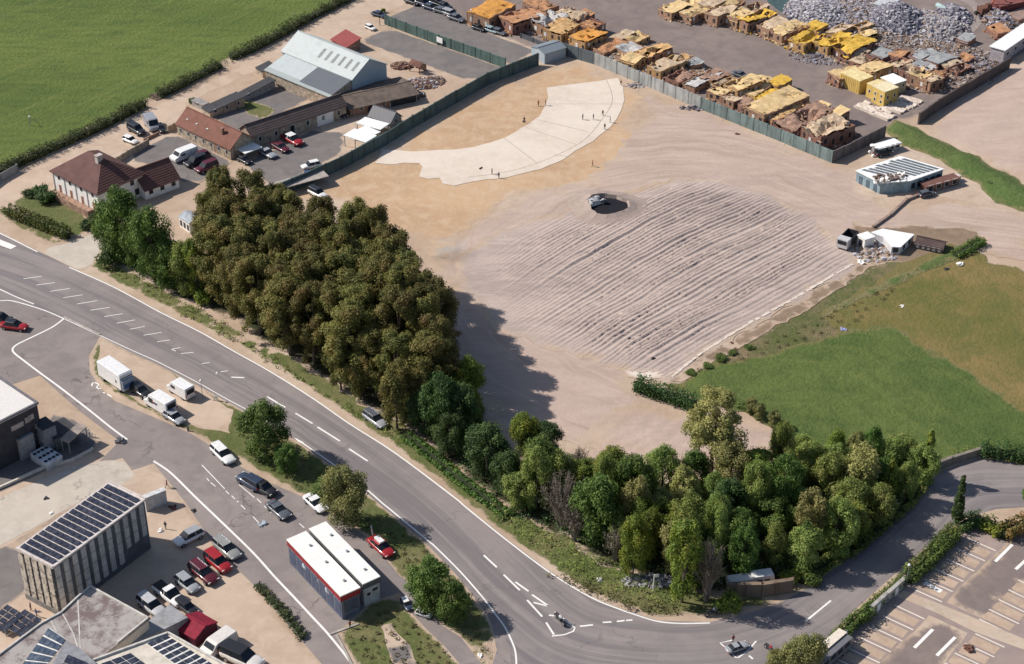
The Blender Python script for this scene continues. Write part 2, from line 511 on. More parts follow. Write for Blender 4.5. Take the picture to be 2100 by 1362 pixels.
patch('rutted_sand', [(1240, 850), (1300, 820), (1400, 850), (1480, 860), (1480, 970), (1400, 975), (1250, 940), (1190, 905)], G_SAND, .07, .6, .8, hf=ruts)
patch('concrete_pad', [(1121, 180), (1246, 164), (1268, 161), (1279, 180), (1280, 206), (1273, 230), (1255, 257), (1216, 291), (1180, 310), (1155, 328), (1108, 347), (1040, 364), (975, 372), (930, 382), (908, 378), (902, 366), (880, 368), (860, 363), (867, 342), (860, 335), (830, 334), (809, 338), (771, 335), (784, 307), (850, 311), (934, 307), (972, 302), (1037, 283), (1080, 258), (1104, 240), (1119, 218), (1124, 200)],
      G_PAD, .075, 3, .18, 1.5)
jb = MB()
for l in ([(1243, 164), (1254, 190), (1254, 215), (1234, 246), (1214, 272), (1180, 300), (1100, 336), (1030, 355), (960, 364)], [(1034, 284), (1101, 335)], [(1078, 262), (1183, 298)], [(1101, 246), (1206, 271)], [(1124, 214), (1277, 214)], [(1137, 318), (1165, 322)]):
    strip(jb, spline(l, 4) if len(l) > 3 else l, .14, .082)
tag(jb.build('paving_joint', G_JOINT), kind='structure')
patch('chalk_patch', [(1278, 758), (1300, 748), (1340, 752), (1390, 745), (1400, 752), (1372, 776), (1330, 780), (1290, 772)], G_CHALK, .10, 1.5, .5)
cb = MB(); rnd = random.Random(6); cl = spline([(1378, 773), (1440, 724), (1530, 668), (1640, 606), (1748, 543)], 16)
for i in range(len(cl) - 1):
    if rnd.random() < .12: continue
    o_ = rnd.uniform(-.5, .5); strip(cb, [(cl[i][0], cl[i][1] + o_), (cl[i + 1][0] + 1.5, cl[i + 1][1] + o_ + rnd.uniform(-1, 1))], rnd.uniform(.28, .6), .15 + i * .0004, .1)
tag(cb.build('chalk_edge', G_PAD), kind='structure')
# fields on the right
patch('dry_grass', [(1376, 782), (1440, 738), (1540, 684), (1650, 618), (1770, 548), (1860, 520), (1950, 515), (2010, 535), (2120, 555), (2300, 600), (2300, 900), (2100, 900), (1800, 800), (1600, 760), (1400, 790)], G_SCRUB, .05, 3, .8)
patch('dry_grass', [(1740, 700), (1690, 645), (1790, 580), (1860, 535), (1940, 505), (1990, 500), (2030, 540), (2110, 560), (2300, 600), (2300, 940), (2080, 890), (2010, 850), (1880, 760), (1800, 710)], G_OLIVE, .06, 3, 1.2)
patch('brown_earth', [(1378, 778), (1440, 735), (1540, 678), (1650, 612), (1760, 545), (1790, 545), (1680, 622), (1560, 690), (1470, 742), (1400, 782)], G_BROWN, .11, 1.5, .5)
patch('brown_earth', [(1750, 455), (1800, 470), (1860, 460), (2000, 475), (2015, 500), (1950, 530), (1850, 540), (1790, 545), (1745, 520)], G_BROWN, .055, 2, 1)
patch('meadow', [(1396, 779), (1469, 748), (1600, 724), (1752, 677), (1813, 664), (1895, 712), (1977, 757), (2047, 806), (2110, 845), (2300, 930), (2300, 1010), (2100, 955), (2010, 925), (1905, 955), (1860, 975), (1700, 985), (1620, 960), (1590, 890), (1520, 845), (1420, 815), (1360, 790)], G_FIELD2, .07, 3, 1.2, .7, guide=[(1600, 650), (1813, 664), (1895, 712), (2047, 806), (2200, 900)])
patch('grass_bank', [(1812, 262), (1838, 246), (1880, 262), (1990, 315), (2100, 375), (2300, 470), (2300, 530), (2100, 436), (2040, 418), (2000, 375), (1930, 330), (1850, 300)], G_BANK, .03, 1.5, .8,
      hf=lambda x, y, e: 1.6 * np.clip(e / 5, 0, 1) ** 1.2 + .25 * (fbm(x * .5, y * .5, 3) - .5) * np.clip(e, 0, 1))
patch('grass_bank', [(1890, 540), (1960, 505), (2015, 488), (2022, 496), (1985, 520), (1930, 545), (1800, 600), (1690, 655), (1700, 635)], G_BANK, .09, 1.5, .6,
      hf=lambda x, y, e: .5 * np.clip(e / 2, 0, 1))
patch('spoil_mound', [(1870, 262), (2058, 135), (2350, -20), (2350, 300), (2100, 372), (1990, 312)], G_SAND, .03, 2, .5,
      hf=lambda x, y, e: np.clip(e / 12, 0, 1) * 2.2 * fbm(x * .08, y * .08, 4))
# roads
patch('main_road', [(-200, 400), (0, 478), (59, 506), (150, 550), (235, 588), (329, 639), (408, 678), (480, 719), (560, 764), (644, 817), (716, 867), (811, 928), (931, 1018), (957, 1040), (1039, 1105), (1120, 1166), (1174, 1202), (1221, 1228), (1268, 1247), (1350, 1273), (1456, 1276), (1520, 1262), (1600, 1236), (1673, 1196), (1747, 1140), (1791, 1108), (1847, 1060), (1865, 1027), (1935, 965), (2007, 940), (2060, 945), (2250, 975), (2250, 1080), (2100, 1040), (2042, 1044), (1977, 1063), (1956, 1078), (1891, 1128), (1850, 1164), (1747, 1255), (1699, 1308), (1620, 1400), (1560, 1500), (1000, 1500), (1010, 1362), (1020, 1330), (1012, 1290), (1000, 1262), (975, 1228), (935, 1178), (884, 1125), (840, 1086), (785, 1040), (740, 1002), (682, 957), (607, 903), (560, 880), (509, 848), (415, 796), (321, 747), (269, 724), (205, 690), (131, 656), (94, 640), (0, 620), (-200, 560)],
      G_ROAD, .016, 2, guide=[(-200, 500), (0, 545), (150, 605), (330, 695), (560, 815), (760, 945), (900, 1055), (1010, 1165), (1090, 1240), (1200, 1310), (1420, 1330), (1600, 1290), (1750, 1195), (1880, 1090), (1980, 1000), (2200, 1000)])
patch('side_street', [(-200, 565), (0, 612), (94, 636), (131, 652), (205, 690), (182, 730), (184, 762), (205, 795), (235, 822), (290, 845), (345, 868), (392, 890), (425, 910), (482, 950), (541, 985), (611, 1015), (656, 1035), (690, 1060), (762, 1108), (842, 1202), (858, 1242), (898, 1277), (945, 1307), (988, 1362), (1020, 1430), (940, 1430), (943, 1362), (910, 1324), (875, 1291), (840, 1253), (819, 1216), (760, 1235), (690, 1300), (722, 1362), (780, 1470), (700, 1470), (660, 1362), (597, 1290), (520, 1200), (440, 1120), (380, 1030), (315, 950), (240, 975), (205, 945), (245, 905), (165, 845), (82, 770), (20, 790), (-200, 690)],
      G_ROAD2, .012, 4)
patch('traffic_island', [(205, 692), (269, 726), (321, 749), (415, 798), (509, 850), (560, 884), (607, 906), (682, 959), (740, 1004), (785, 1043), (840, 1089), (884, 1128), (935, 1181), (975, 1231), (1000, 1270), (1010, 1300), (1012, 1362), (1010, 1430), (990, 1362), (945, 1307), (898, 1277), (858, 1242), (842, 1202), (762, 1108), (690, 1058), (656, 1030), (611, 1008), (541, 970), (482, 935), (440, 908), (400, 888), (345, 866), (285, 830), (235, 805), (195, 770), (190, 730)],
      G_VERGE, .022, 2, .3)
patch('bare_earth', [(205, 692), (269, 728), (321, 751), (415, 800), (480, 840), (470, 890), (420, 880), (345, 862), (280, 822), (240, 800), (205, 765), (200, 730)], G_PALE, .03, 2, .5)
patch('road_verge', [(690, 1300), (760, 1238), (819, 1222), (840, 1256), (875, 1294), (910, 1326), (943, 1364), (945, 1440), (790, 1440), (730, 1362)], G_VERGE, .02, 2, .3)
patch('footpath', [(780, 1285), (800, 1280), (830, 1310), (860, 1362), (870, 1400), (820, 1400), (800, 1340)], G_YARD, .028, 2, .3)
patch('road_shoulder', [(985, 1225), (1000, 1240), (1030, 1290), (1046, 1330), (1050, 1400), (1018, 1400), (1022, 1340), (1008, 1280)], G_ROAD2, .026, 2, .2)
patch('road_verge', [(180, 545), (210, 530), (300, 575), (420, 640), (520, 700), (600, 735), (700, 790), (770, 830), (850, 880), (950, 960), (1040, 1020), (1160, 1090), (1260, 1140), (1390, 1205), (1480, 1225), (1600, 1215), (1680, 1180), (1720, 1155), (1650, 1205), (1560, 1240), (1456, 1262), (1350, 1262), (1268, 1238), (1180, 1195), (1050, 1105), (960, 1030), (820, 920), (716, 850), (650, 805), (560, 745), (480, 700), (400, 660), (300, 608), (230, 572)],
      G_VERGE, .022, 1.6, .35)
patch('road_verge', [(-80, 410), (0, 440), (60, 478), (110, 500), (140, 490), (120, 480), (20, 430), (-80, 395)], G_VERGE, .022, 2, .4)
patch('garden', [(20, 420), (60, 395), (110, 400), (200, 460), (150, 490), (130, 480)], G_VERGE, .018, 2, .3)
patch('driveway', [(80, 515), (150, 495), (210, 470), (215, 495), (190, 540), (170, 556), (140, 545)], G_CONC, .024, 2, .2)
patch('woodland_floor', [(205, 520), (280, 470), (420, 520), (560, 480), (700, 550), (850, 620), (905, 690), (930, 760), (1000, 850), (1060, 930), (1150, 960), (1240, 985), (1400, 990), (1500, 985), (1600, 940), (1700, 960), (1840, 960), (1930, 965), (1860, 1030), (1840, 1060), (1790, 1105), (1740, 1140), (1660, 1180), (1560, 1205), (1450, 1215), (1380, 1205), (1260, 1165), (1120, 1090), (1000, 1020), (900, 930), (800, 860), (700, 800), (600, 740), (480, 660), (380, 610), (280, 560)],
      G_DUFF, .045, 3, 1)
# car park, lower left yard
patch('car_park', [(1699, 1322), (1760, 1262), (1855, 1175), (1960, 1088), (2000, 1080), (2060, 1090), (2120, 1060), (2300, 1100), (2300, 1500), (1560, 1500)], G_PARK, .021, 4)
patch('lower_yard', [(-100, 880), (0, 895), (75, 850), (150, 880), (205, 945), (240, 975), (315, 950), (375, 1035), (440, 1122), (520, 1205), (600, 1300), (660, 1370), (700, 1470), (-100, 1470)], G_PALE, .014, 3, .2)
patch('concrete_slab', [(0, 1020), (150, 955), (250, 940), (290, 990), (200, 1010), (30, 1105), (-60, 1150), (-60, 1050)], G_CONC, .03, 3, .2)
patch('yard_asphalt', [(-60, 1150), (30, 1110), (120, 1055), (200, 1015), (240, 1000), (140, 1060), (60, 1120), (60, 1210), (-60, 1290)], G_YARD, .035, 3, .2)
patch('yard_asphalt', [(-60, 930), (60, 905), (110, 850), (150, 860), (195, 890), (195, 925), (120, 955), (0, 1010), (-60, 1040)], G_YARD, .033, 3)
# ------------------------------------------------------------------ painted lines
ml = MB()
UP = [(-120, 425), (0, 479), (59, 508), (77, 517)], [(141, 548), (150, 552), (235, 590), (329, 641), (408, 680), (480, 721), (560, 766), (644, 819), (716, 869), (811, 930), (931, 1020), (957, 1042), (1039, 1108), (1120, 1169), (1174, 1204), (1221, 1230), (1268, 1249), (1315, 1265), (1350, 1275), (1397, 1279), (1456, 1278)]
for l in UP: strip(ml, spline(l), .22, .032)
for l in ([(-100, 550), (0, 594), (35, 610), (70, 624)], [(-100, 620), (0, 617), (21, 617), (47, 623), (94, 638), (131, 654)],
          [(607, 900), (687, 955), (748, 1001), (785, 1033), (806, 1050), (846, 1083), (880, 1111), (894, 1123), (945, 1174), (992, 1228), (1016, 1260), (1035, 1286), (1051, 1319), (1058, 1345), (1060, 1400)]):
    strip(ml, spline(l), .22, .034)
strip(ml, [(131, 654), (269, 718), (321, 741), (368, 765), (415, 790), (462, 817), (509, 842), (560, 872)], .14, .033)
for l in ([(131, 654), (106, 672), (59, 695), (35, 707), (26, 716), (30, 725), (49, 740), (82, 765), (123, 795), (185, 843), (226, 876), (261, 902)],
          [(315, 946), (350, 970), (401, 1020), (470, 1086), (522, 1137), (564, 1184), (600, 1222), (640, 1265), (675, 1303), (722, 1362), (770, 1430)]):
    strip(ml, spline(l), .30, .033)
Z1 = lambda pts: [(x / 4.256, 460 + y / 4.256) for x, y in pts]
for a in ((205, 478, 365, 455), (320, 532, 480, 510), (440, 587, 610, 562), (552, 643, 722, 617), (672, 698, 850, 668), (790, 752, 958, 727), (910, 808, 1070, 782), (1020, 865, 1180, 836), (1135, 918, 1265, 892), (1255, 970, 1410, 945), (1372, 1028, 1485, 1010), (1497, 1092, 1575, 1078), (1580, 1130, 1688, 1120), (1762, 1218, 1830, 1208), (1925, 1290, 1990, 1280), (1885, 1310, 1895, 1288), (1497, 1092, 1535, 1108)):
    strip(ml, Z1([a[:2], a[2:]]), .15, .034)
for a in ((474, 774, 501, 775), (548, 814, 585, 836), (606, 848, 641, 869), (651, 876, 697, 905), (716, 921, 754, 946), (992, 1139, 1019, 1164), (1033, 1179, 1066, 1211), (1057, 1194, 1084, 1213), (1081, 1231, 1112, 1265),
          (1091, 1220, 1126, 1244), (1094, 1236, 1126, 1244), (1126, 1262, 1150, 1265), (1120, 1277, 1136, 1302), (1654, 1273, 1704, 1232), (1536, 1345, 1544, 1352), (1189, 1285, 1216, 1282), (1236, 1277, 1254, 1276), (1265, 1275, 1281, 1273), (1284, 1273, 1297, 1272)):
    strip(ml, [a[:2], a[2:]], .26, .035)
for a in ((1875, 1329, 1913, 1291), (1921, 1345, 1959, 1307), (2041, 1152, 2076, 1117), (2083, 1168, 2110, 1143)):
    strip(ml, [a[:2], a[2:]], .42, .036)
strip(ml, [(1138, 1255), (1160, 1273), (1179, 1288), (1176, 1295), (1158, 1302), (1132, 1305)], .2, .035)
strip(ml, [(1504, 1313), (1477, 1319), (1509, 1349), (1514, 1349), (1533, 1336), (1551, 1315)], .2, .035)
for a in ((414, 954, 461, 1003), (463, 1007, 470, 1014), (475, 1017, 482, 1024), (494, 1036, 503, 1045), (519, 1060, 532, 1074), (490, 994, 522, 1021), (527, 1023, 536, 1032), (542, 1038, 556, 1052), (614, 1074, 624, 1083), (424, 981, 429, 987), (432, 990, 442, 998), (486, 1028, 489, 1031)):
    strip(ml, [a[:2], a[2:]], .13, .034)
for a in ([(188, 792), (190, 786), (195, 785), (203, 789), (198, 795), (203, 798), (208, 796)], [(211, 805), (215, 807)], [(220, 809), (229, 814)]):
    strip(ml, a, .22, .034)
q = [P(*p, .036) for p in ((-40, 474), (0, 491), (34, 505), (22, 511), (0, 503), (-40, 490))]
ml.face(q)
q = [P(*p, .036) for p in ((602, 897), (621, 906), (628, 914), (612, 906))]
ml.face(q)
tag(ml.build('road_marking', G_LINE), kind='structure')
cp = MB(); ct = MB()
for (x0, y0, n_, lx, ly, dx, dy) in ((1984, 1104, 6, 58, 26, -22, 21), (1834, 1241, 9, 62, 29, -23, 22.5), (2088, 1190, 5, 62, 30, -20, 20), (2000, 1300, 8, 60, 28, -21, 20)):
    for i in range(n_):
        a, b = x0 + dx * i, y0 + dy * i
        if i < n_: strip(cp, [(a, b), (a + lx, b + ly)], .2, .040)
        if i < n_ - 1:
            c, d = a + dx * .5, b + dy * .5
            strip(ct, [(c + 2, d + 1), (c + lx - 4, d + ly - 2)], 1.5, .034)
tag(cp.build('parking_line', G_LINEY), kind='structure')
tag(ct.build('parking_bay', ground_mat('bay_gravel', ((.46, .34, .25), (.38, .28, .21), (.52, .40, .31)), (.3, .9), 3, (.25, .19, .155), .6, bump=(.2, 6, .03))), kind='structure')
for q in ([(2062, 1118), (2100, 1082), (2240, 1060), (2240, 1170), (2104, 1196), (2022, 1272), (1940, 1236), (1968, 1204)], [(1905, 1262), (1986, 1298), (1930, 1370), (1850, 1450), (1760, 1400), (1838, 1330)]):
    patch('car_park_lane', q, G_DEPOT, .026, 3, .15)
patch('crossing', [(1836, 1222), (1853, 1211), (1927, 1239), (2018, 1276), (2100, 1311), (2200, 1350), (2200, 1370), (2100, 1333), (2000, 1297), (1915, 1255)], G_CONC, .042, 3)
patch('kerb_block', [(1893, 1197), (1899, 1193), (1934, 1211), (1927, 1217)], G_LINE, .05, 3)
# kerbs
kb = MB()
for l in ([(131, 651), (205, 687)], [(690, 1302), (722, 1364), (760, 1420)], [(676, 1302), (735, 1280)]):
    strip(kb, l, .3, .13, .12)
tag(kb.build('kerb', M((.40, .36, .32))), kind='structure')
# ================================================================== buildings
WIN = M((.035, .04, .05), .15, 0, .2)
WFR = M((.75, .73, .70), .6)
DOORM = M((.20, .12, .09), .7)


def opening(root, side, L, D, a, z0, w, h, fm=WFR, pm=WIN, name='window', fr=.07, pane=True):
    """a framed opening on side f/r/b/l; a = distance along that side from its left end seen from outside"""
    def pt(t, z, o):
        if side == 'f': return (t, -o, z)
        if side == 'r': return (L + o, t, z)
        if side == 'b': return (L - t, D + o, z)
        return (-o, D - t, z)
    def bx(t0, t1, za, zb, o):
        m = MB()
        m.hexa([pt(t0, za, -.05), pt(t1, za, -.05), pt(t1, za, o), pt(t0, za, o)], [pt(t0, zb, -.05), pt(t1, zb, -.05), pt(t1, zb, o), pt(t0, zb, o)])
        return m
    f = bx(a - w / 2 - fr, a + w / 2 + fr, z0 - fr, z0 + h + fr, .03).build(name, fm, root)
    if pane: bx(a - w / 2, a + w / 2, z0, z0 + h, .05).build('pane' if name == 'window' else 'panel', pm, f)
    return f


def site(A, B, C, hpx, at=None):
    z = hz(B[0], B[1], hpx)
    a, b, c = P(*A, z), P(*B, z), P(*C, z)
    u = (b - a); L = u.length; u.normalize(); v = Vector((-u.y, u.x, 0))
    return Vector((a.x, a.y, 0)), math.atan2(u.y, u.x), L, (c - b).dot(v), z


def shell(L, D, z, roof, axis, rise, wm_top=True):
    m = MB()
    m.box(0, 0, -.1, L, D, z)
    if roof == 'gable':
        if axis == 'x':
            for x in (0, L - .2): m.hexa([(x, 0, z), (x + .2, 0, z), (x + .2, D, z), (x, D, z)], [(x, D / 2 - .01, z + rise), (x + .2, D / 2 - .01, z + rise), (x + .2, D / 2 + .01, z + rise), (x, D / 2 + .01, z + rise)])
        else:
            for y in (0, D - .2): m.hexa([(0, y, z), (L, y, z), (L, y + .2, z), (0, y + .2, z)], [(L / 2 - .01, y, z + rise), (L / 2 + .01, y, z + rise), (L / 2 + .01, y + .2, z + rise), (L / 2 - .01, y + .2, z + rise)])
    if roof == 'shed':
        m.hexa([(0, 0, z), (L, 0, z), (L, D, z), (0, D, z)], [(0, 0, z + .01), (L, 0, z + .01), (L, D, z + rise), (0, D, z + rise)])
    return m


def roofmesh(L, D, z, roof, axis, rise, o=.3, t=.14):
    m = MB(); e = .03
    if roof == 'gable':
        if axis == 'x':
            s = rise / (D / 2); zl = z - s * o + t + e; zt = z + rise + t + e
            m.slab([(-o, -o, zl), (L + o, -o, zl), (L + o, D / 2, zt), (-o, D / 2, zt)], t)
            m.slab([(-o, D / 2 + .004, zt), (L + o, D / 2 + .004, zt), (L + o, D + o, zl), (-o, D + o, zl)], t)
            m.box(-o, D / 2 - .12, zt - .02, L + o, D / 2 + .12, zt + .07)
        else:
            s = rise / (L / 2); zl = z - s * o + t + e; zt = z + rise + t + e
            m.slab([(-o, -o, zl), (L / 2, -o, zt), (L / 2, D + o, zt), (-o, D + o, zl)], t)
            m.slab([(L / 2 + .004, -o, zt), (L + o, -o, zl), (L + o, D + o, zl), (L / 2 + .004, D + o, zt)], t)
            m.box(L / 2 - .12, -o, zt - .02, L / 2 + .12, D + o, zt + .07)
    elif roof == 'hip':
        k = min(L, D) / 2 * .92; zl = z + e; zt = z + rise
        c = [(-o, -o, zl), (L + o, -o, zl), (L + o, D + o, zl), (-o, D + o, zl)]
        r = [(k, D / 2, zt), (L - k, D / 2, zt)] if L > D else [(L / 2, k, zt), (L / 2, D - k, zt)]
        if L > D:
            for q in ([c[0], c[1], r[1], r[0]], [c[1], c[2], r[1]], [c[2], c[3], r[0], r[1]], [c[3], c[0], r[0]]): m.face(q)
        else:
            for q in ([c[0], c[1], r[0]], [c[1], c[2], r[1], r[0]], [c[2], c[3], r[1]], [c[3], c[0], r[0], r[1]]): m.face(q)
        m.slab(c, .18)
    elif roof == 'shed':
        m.slab([(-o, -o, z + t + e), (L + o, -o, z + t + e), (L + o, D + o, z + rise + t + e), (-o, D + o, z + rise + t + e)], t)
    else:
        m.box(-o, -o, z + e, L + o, D + o, z + e + t)
    return m


def building(name, label, cat, A, B, C, hpx, roof='gable', axis='x', rise=1.5, o=.3, wm=None, rm=None, wins=(), group=None, D=None, t=.14):
    loc, rz, L, D_, z = site(A, B, C, hpx)
    if D is None: D = D_
    if D < 1.5: print('SMALL', name, L, D); D = 1.5
    root = empty(name, loc, rz, label, cat, group)
    shell(L, D, z, roof, axis, rise).build('wall', wm, root)
    roofmesh(L, D, z, roof, axis, rise, o, t).build('roof', rm, root)
    for w in wins:
        side, n, z0, ww, hh = w[:5]
        S = L if side in 'fb' else D
        kw = w[5] if len(w) > 5 else {}
        for i in range(n):
            opening(root, side, L, D, S * (i + .5) / n if n > 1 else S * kw.get('at', .5), z0, ww, hh, **{k: v for k, v in kw.items() if k != 'at'})
    return root, L, D, z


def tiles(c, v=.3):
    k = ('t', c)
    if k in _mc: return _mc[k]
    n = N('tiles')
    a = n.ramp(n.noise(.6, 6), .35, .7); b = n.ramp(n.noise(9, 3), .4, .7)
    col = n.mix(a, c, tuple(x * (1 - v) for x in c)); col = n.mix(n.math('MULTIPLY', b, .5), col, tuple(x * 1.35 for x in c))
    w = n.new('ShaderNodeTexWave', wave_type='BANDS', bands_direction='Z'); w.inputs['Scale'].default_value = 1.1; w.inputs['Distortion'].default_value = 1.5
    n.put(w.inputs['Vector'], n.co)
    n.bump(w.outputs['Fac'], .5, .05)
    _mc[k] = n.done(col, .85)
    return _mc[k]


def sheetmetal(c, axis='X', stain=.3, sc=.55):
    k = ('s', c, axis, stain, sc)
    if k in _mc: return _mc[k]
    n = N('sheet_metal')
    w = n.new('ShaderNodeTexWave', wave_type='BANDS', bands_direction=axis, wave_profile='SAW'); w.inputs['Scale'].default_value = sc; w.inputs['Distortion'].default_value = .15
    n.put(w.inputs['Vector'], n.co)
    seam = n.ramp(w.outputs['Fac'], .88, .97)
    st = n.ramp(n.noise(.5, 6, rough=.7), .45, .75)
    col = n.mix(n.math('MULTIPLY', st, stain), c, tuple(x * .5 for x in c))
    col = n.mix(n.math('MULTIPLY', n.ramp(n.noise(3, 5), .5, .8), stain), col, (.28, .22, .17))
    col = n.mix(n.math('MULTIPLY', seam, .35), col, tuple(x * .4 for x in c))
    n.bump(w.outputs['Fac'], .3, .04)
    _mc[k] = n.done(col, .55, .0)
    return _mc[k]


ROOFR = tiles((.19, .085, .062)); ROOFD = tiles((.125, .062, .055)); ROOFB = tiles((.115, .085, .08)); SLATE = tiles((.055, .055, .062))
BRICK = M((.36, .225, .165), .9, 0, .45, 1.6, .5); STONE = M((.42, .34, .26), .9, 0, .45, 1.4, .6); WHITE = M((.84, .81, .77), .8, 0, .08, .8, .15)
RUST = M((.16, .075, .055), .85, 0, .4, 1.5); GREYM = sheetmetal((.46, .50, .50)); GREYM2 = sheetmetal((.36, .42, .47), 'X', .25)
WROOF = sheetmetal((.80, .80, .79), 'X', .12, .35)
REDR = sheetmetal((.26, .055, .05), 'X', .35, .9); CREAM = M((.66, .60, .52), .85, 0, .15, 1, .3)
TIMB = M((.30, .13, .08), .8); DARK = M((.035, .035, .04), .7); DGREY = M((.10, .105, .12), .7); MID = M((.30, .30, .31), .8, 0, .25, 1, .3)


# white house with hipped roof
r, L, D, z = building('house', 'white two-storey house with a steep dark red hipped roof by the pale track', 'house', (108, 350), (200, 397), (290, 355), 43, 'hip', 'x', 3.6, .45, WHITE, ROOFD,
                      [('f', 4, 2.95, .6, .8), ('f', 4, .3, .6, 1.6, dict(pm=TIMB)), ('r', 2, 2.8, .8, 1.0), ('r', 3, .6, .9, 1.2)])
m = MB(); m.box(L * .62, D * .38, z + .6, L * .62 + .8, D * .38 + 1.1, z + 4.2); m.box(L * .62 - .08, D * .38 - .08, z + 4.2, L * .62 + .88, D * .38 + 1.18, z + 4.35); ch = m.build('chimney', M((.50, .45, .42)), r)
for i in range(4):
    m = MB(); m.box(L * i / 4 - .04, -.11, 0, L * i / 4 + .04, -.03, z); m.build('drainpipe', MID, r)
m = MB(); m.box(.5, -2.2, 0, L - .4, -.1, .45); m.box(.5, -2.2, .45, L - .4, -2.08, 1.3); m.box(L - .55, -2.2, .45, L - .4, -.1, 1.3); m.build('terrace', BRICK, r)
building('annex', 'low white annex with dark red gabled roof beside the white house', 'annex', (258, 363), (297, 390), (360, 361), 20, 'gable', 'y', 2.6, .3, WHITE, ROOFD, [('r', 3, .8, .8, 1.0), ('f', 1, .8, .8, 1)])
# barn around a courtyard
r, L, D, z = building('farm_building', 'old stone farm wing with rusty red tiled roof and small chimney beside the asphalt yard', 'farm building', (362, 254), (472, 306), (512, 279), 23, 'gable', 'x', 2.2, .25, STONE, ROOFR,
                      [('f', 7, 1.0, .5, .7), ('f', 1, .1, 1.0, 1.9, dict(at=.72, pm=BRICK))])
m = MB(); m.box(L * .74, D * .22, z + .5, L * .74 + .5, D * .22 + .5, z + 2.5); m.build('chimney', M((.30, .16, .12)), r)
m = MB()
for t_ in (.12, .3, .5): m.obox((L * t_, D * .2, z + 1.1), .35, .35, .15, .3)
m.build('roof_vent', WFR, r)
r, L, D, z = building('farm_building', 'long stone farm wing with brown roof and a white gate facing the sandy yard', 'farm building', (492, 264), (516, 280), (679, 198), 25, 'gable', 'y', 1.5, .25, STONE, ROOFB,
                      [('r', 6, 1.1, .6, .9), ('r', 1, .1, 3.6, 2.3, dict(at=.77, pm=WHITE, name='door')), ('r', 1, .1, 1.0, 2.0, dict(at=.42, pm=DARK, name='door'))])
building('store', 'narrow dark lean-to store along the courtyard near the round bush', 'lean-to', (415, 222), (430, 231), (489, 200), 12, 'shed', 'x', .8, .2, STONE, SLATE, [('r', 3, .8, .5, .7)])
building('store', 'narrow dark lean-to store at the corner of courtyard and grey barn', 'lean-to', (487, 193), (500, 199), (553, 168), 10, 'shed', 'x', .8, .2, MID, SLATE, [('r', 3, .8, .4, .5)])
building('stone_hut', 'small square grey stone hut beside the round bush at the courtyard end', 'hut', (393, 207), (416, 217), (424, 210), 10, 'flat', 'x', 0, .15, M((.36, .33, .31), .9, 0, .4), M((.3, .28, .27)), [('f', 1, .6, .5, .6)])
# big metal barn
r, L, D, z = building('barn', 'big grey sheet-metal barn with pale ribbed roof and six skylights', 'barn', (579, 105), (722, 163), (787, 130), 42, 'gable', 'x', 2.7, .25, GREYM2, GREYM, [])
sl_ = (2.7) / (D / 2)
for i in range(6):
    m = MB(); x = L * (.44 + i * .095); y0, y1 = D * .14, D * .36
    zz = lambda y: z + sl_ * y + .185
    m.slab([(x, y0, zz(y0)), (x + .75, y0, zz(y0)), (x + .75, y1, zz(y1)), (x, y1, zz(y1))], .03)
    m.build('skylight', M((.20, .21, .21), .5), r)
a = P(544, 144, 2.6); b_ = P(668, 180, 2.6)
lw = -(Matrix.Rotation(-r.rotation_euler[2], 3, 'Z') @ (a - r.location)).y
lx = (Matrix.Rotation(-r.rotation_euler[2], 3, 'Z') @ (a - r.location)).x
m = MB(); m.hexa([(lx, -lw, -.1), (L - .3, -lw, -.1), (L - .3, -.01, -.1), (lx, -.01, -.1)], [(lx, -lw, 2.5), (L - .3, -lw, 2.5), (L - .3, -.01, z - .35), (lx, -.01, z - .35)])
lt = m.build('lean_to', STONE, r)
def lroof(x0, x1, f0, f1, mt, dz):
    m = MB(); y = lambda f: -lw - .25 + (lw + .25) * f; q = lambda f: 2.55 + (z - .3 - 2.5) * f + .12 + dz
    m.slab([(x0, y(f0), q(f0)), (x1, y(f0), q(f0)), (x1, y(f1), q(f1)), (x0, y(f1), q(f1))], .1)
    return m.build('lean_to_roof', mt, lt)
lroof(lx - .2, L - .1, 0, 1, GREYM, 0)
lroof(L * .53, L - .12, .12, .98, sheetmetal((.12, .13, .15), 'X', .2), .05)
lroof(lx - .15, L - .12, 0, .20, sheetmetal((.34, .38, .37), 'X', .3), .03)
building('store', 'small slate lean-to at the left end of the big grey barn', 'lean-to', (525, 140), (538, 148), (556, 135), 12, 'shed', 'x', .6, .15, STONE, SLATE)
r, L, D, z = building('workshop', 'low brick workshop with sagging brown roof against the grey barn', 'workshop', (684, 190), (718, 223), (833, 174), 16, 'gable', 'y', .8, .5, BRICK, M((.15, .115, .095), .9, 0, .3, .8),
                      [('r', 3, .8, .5, .8), ('r', 1, .05, 5.5, 1.4, dict(at=.80, pm=DARK, name='door'))])
building('shed', 'small brick shed with bright red roof behind the grey barn', 'shed', (680, 82), (710, 99), (734, 87), 11, 'shed', 'x', 1.2, .2, BRICK, REDR, [('f', 1, .5, .5, .7)])
building('shed', 'small shed with dark ribbed roof beside the white canopies', 'shed', (757, 238), (800, 252), (828, 240), 13, 'gable', 'x', 1.5, .25, M((.36, .33, .31), .9, 0, .3, 1, .4), sheetmetal((.085, .085, .10), 'X', .2, 1), [('r', 1, .7, .5, .8)])


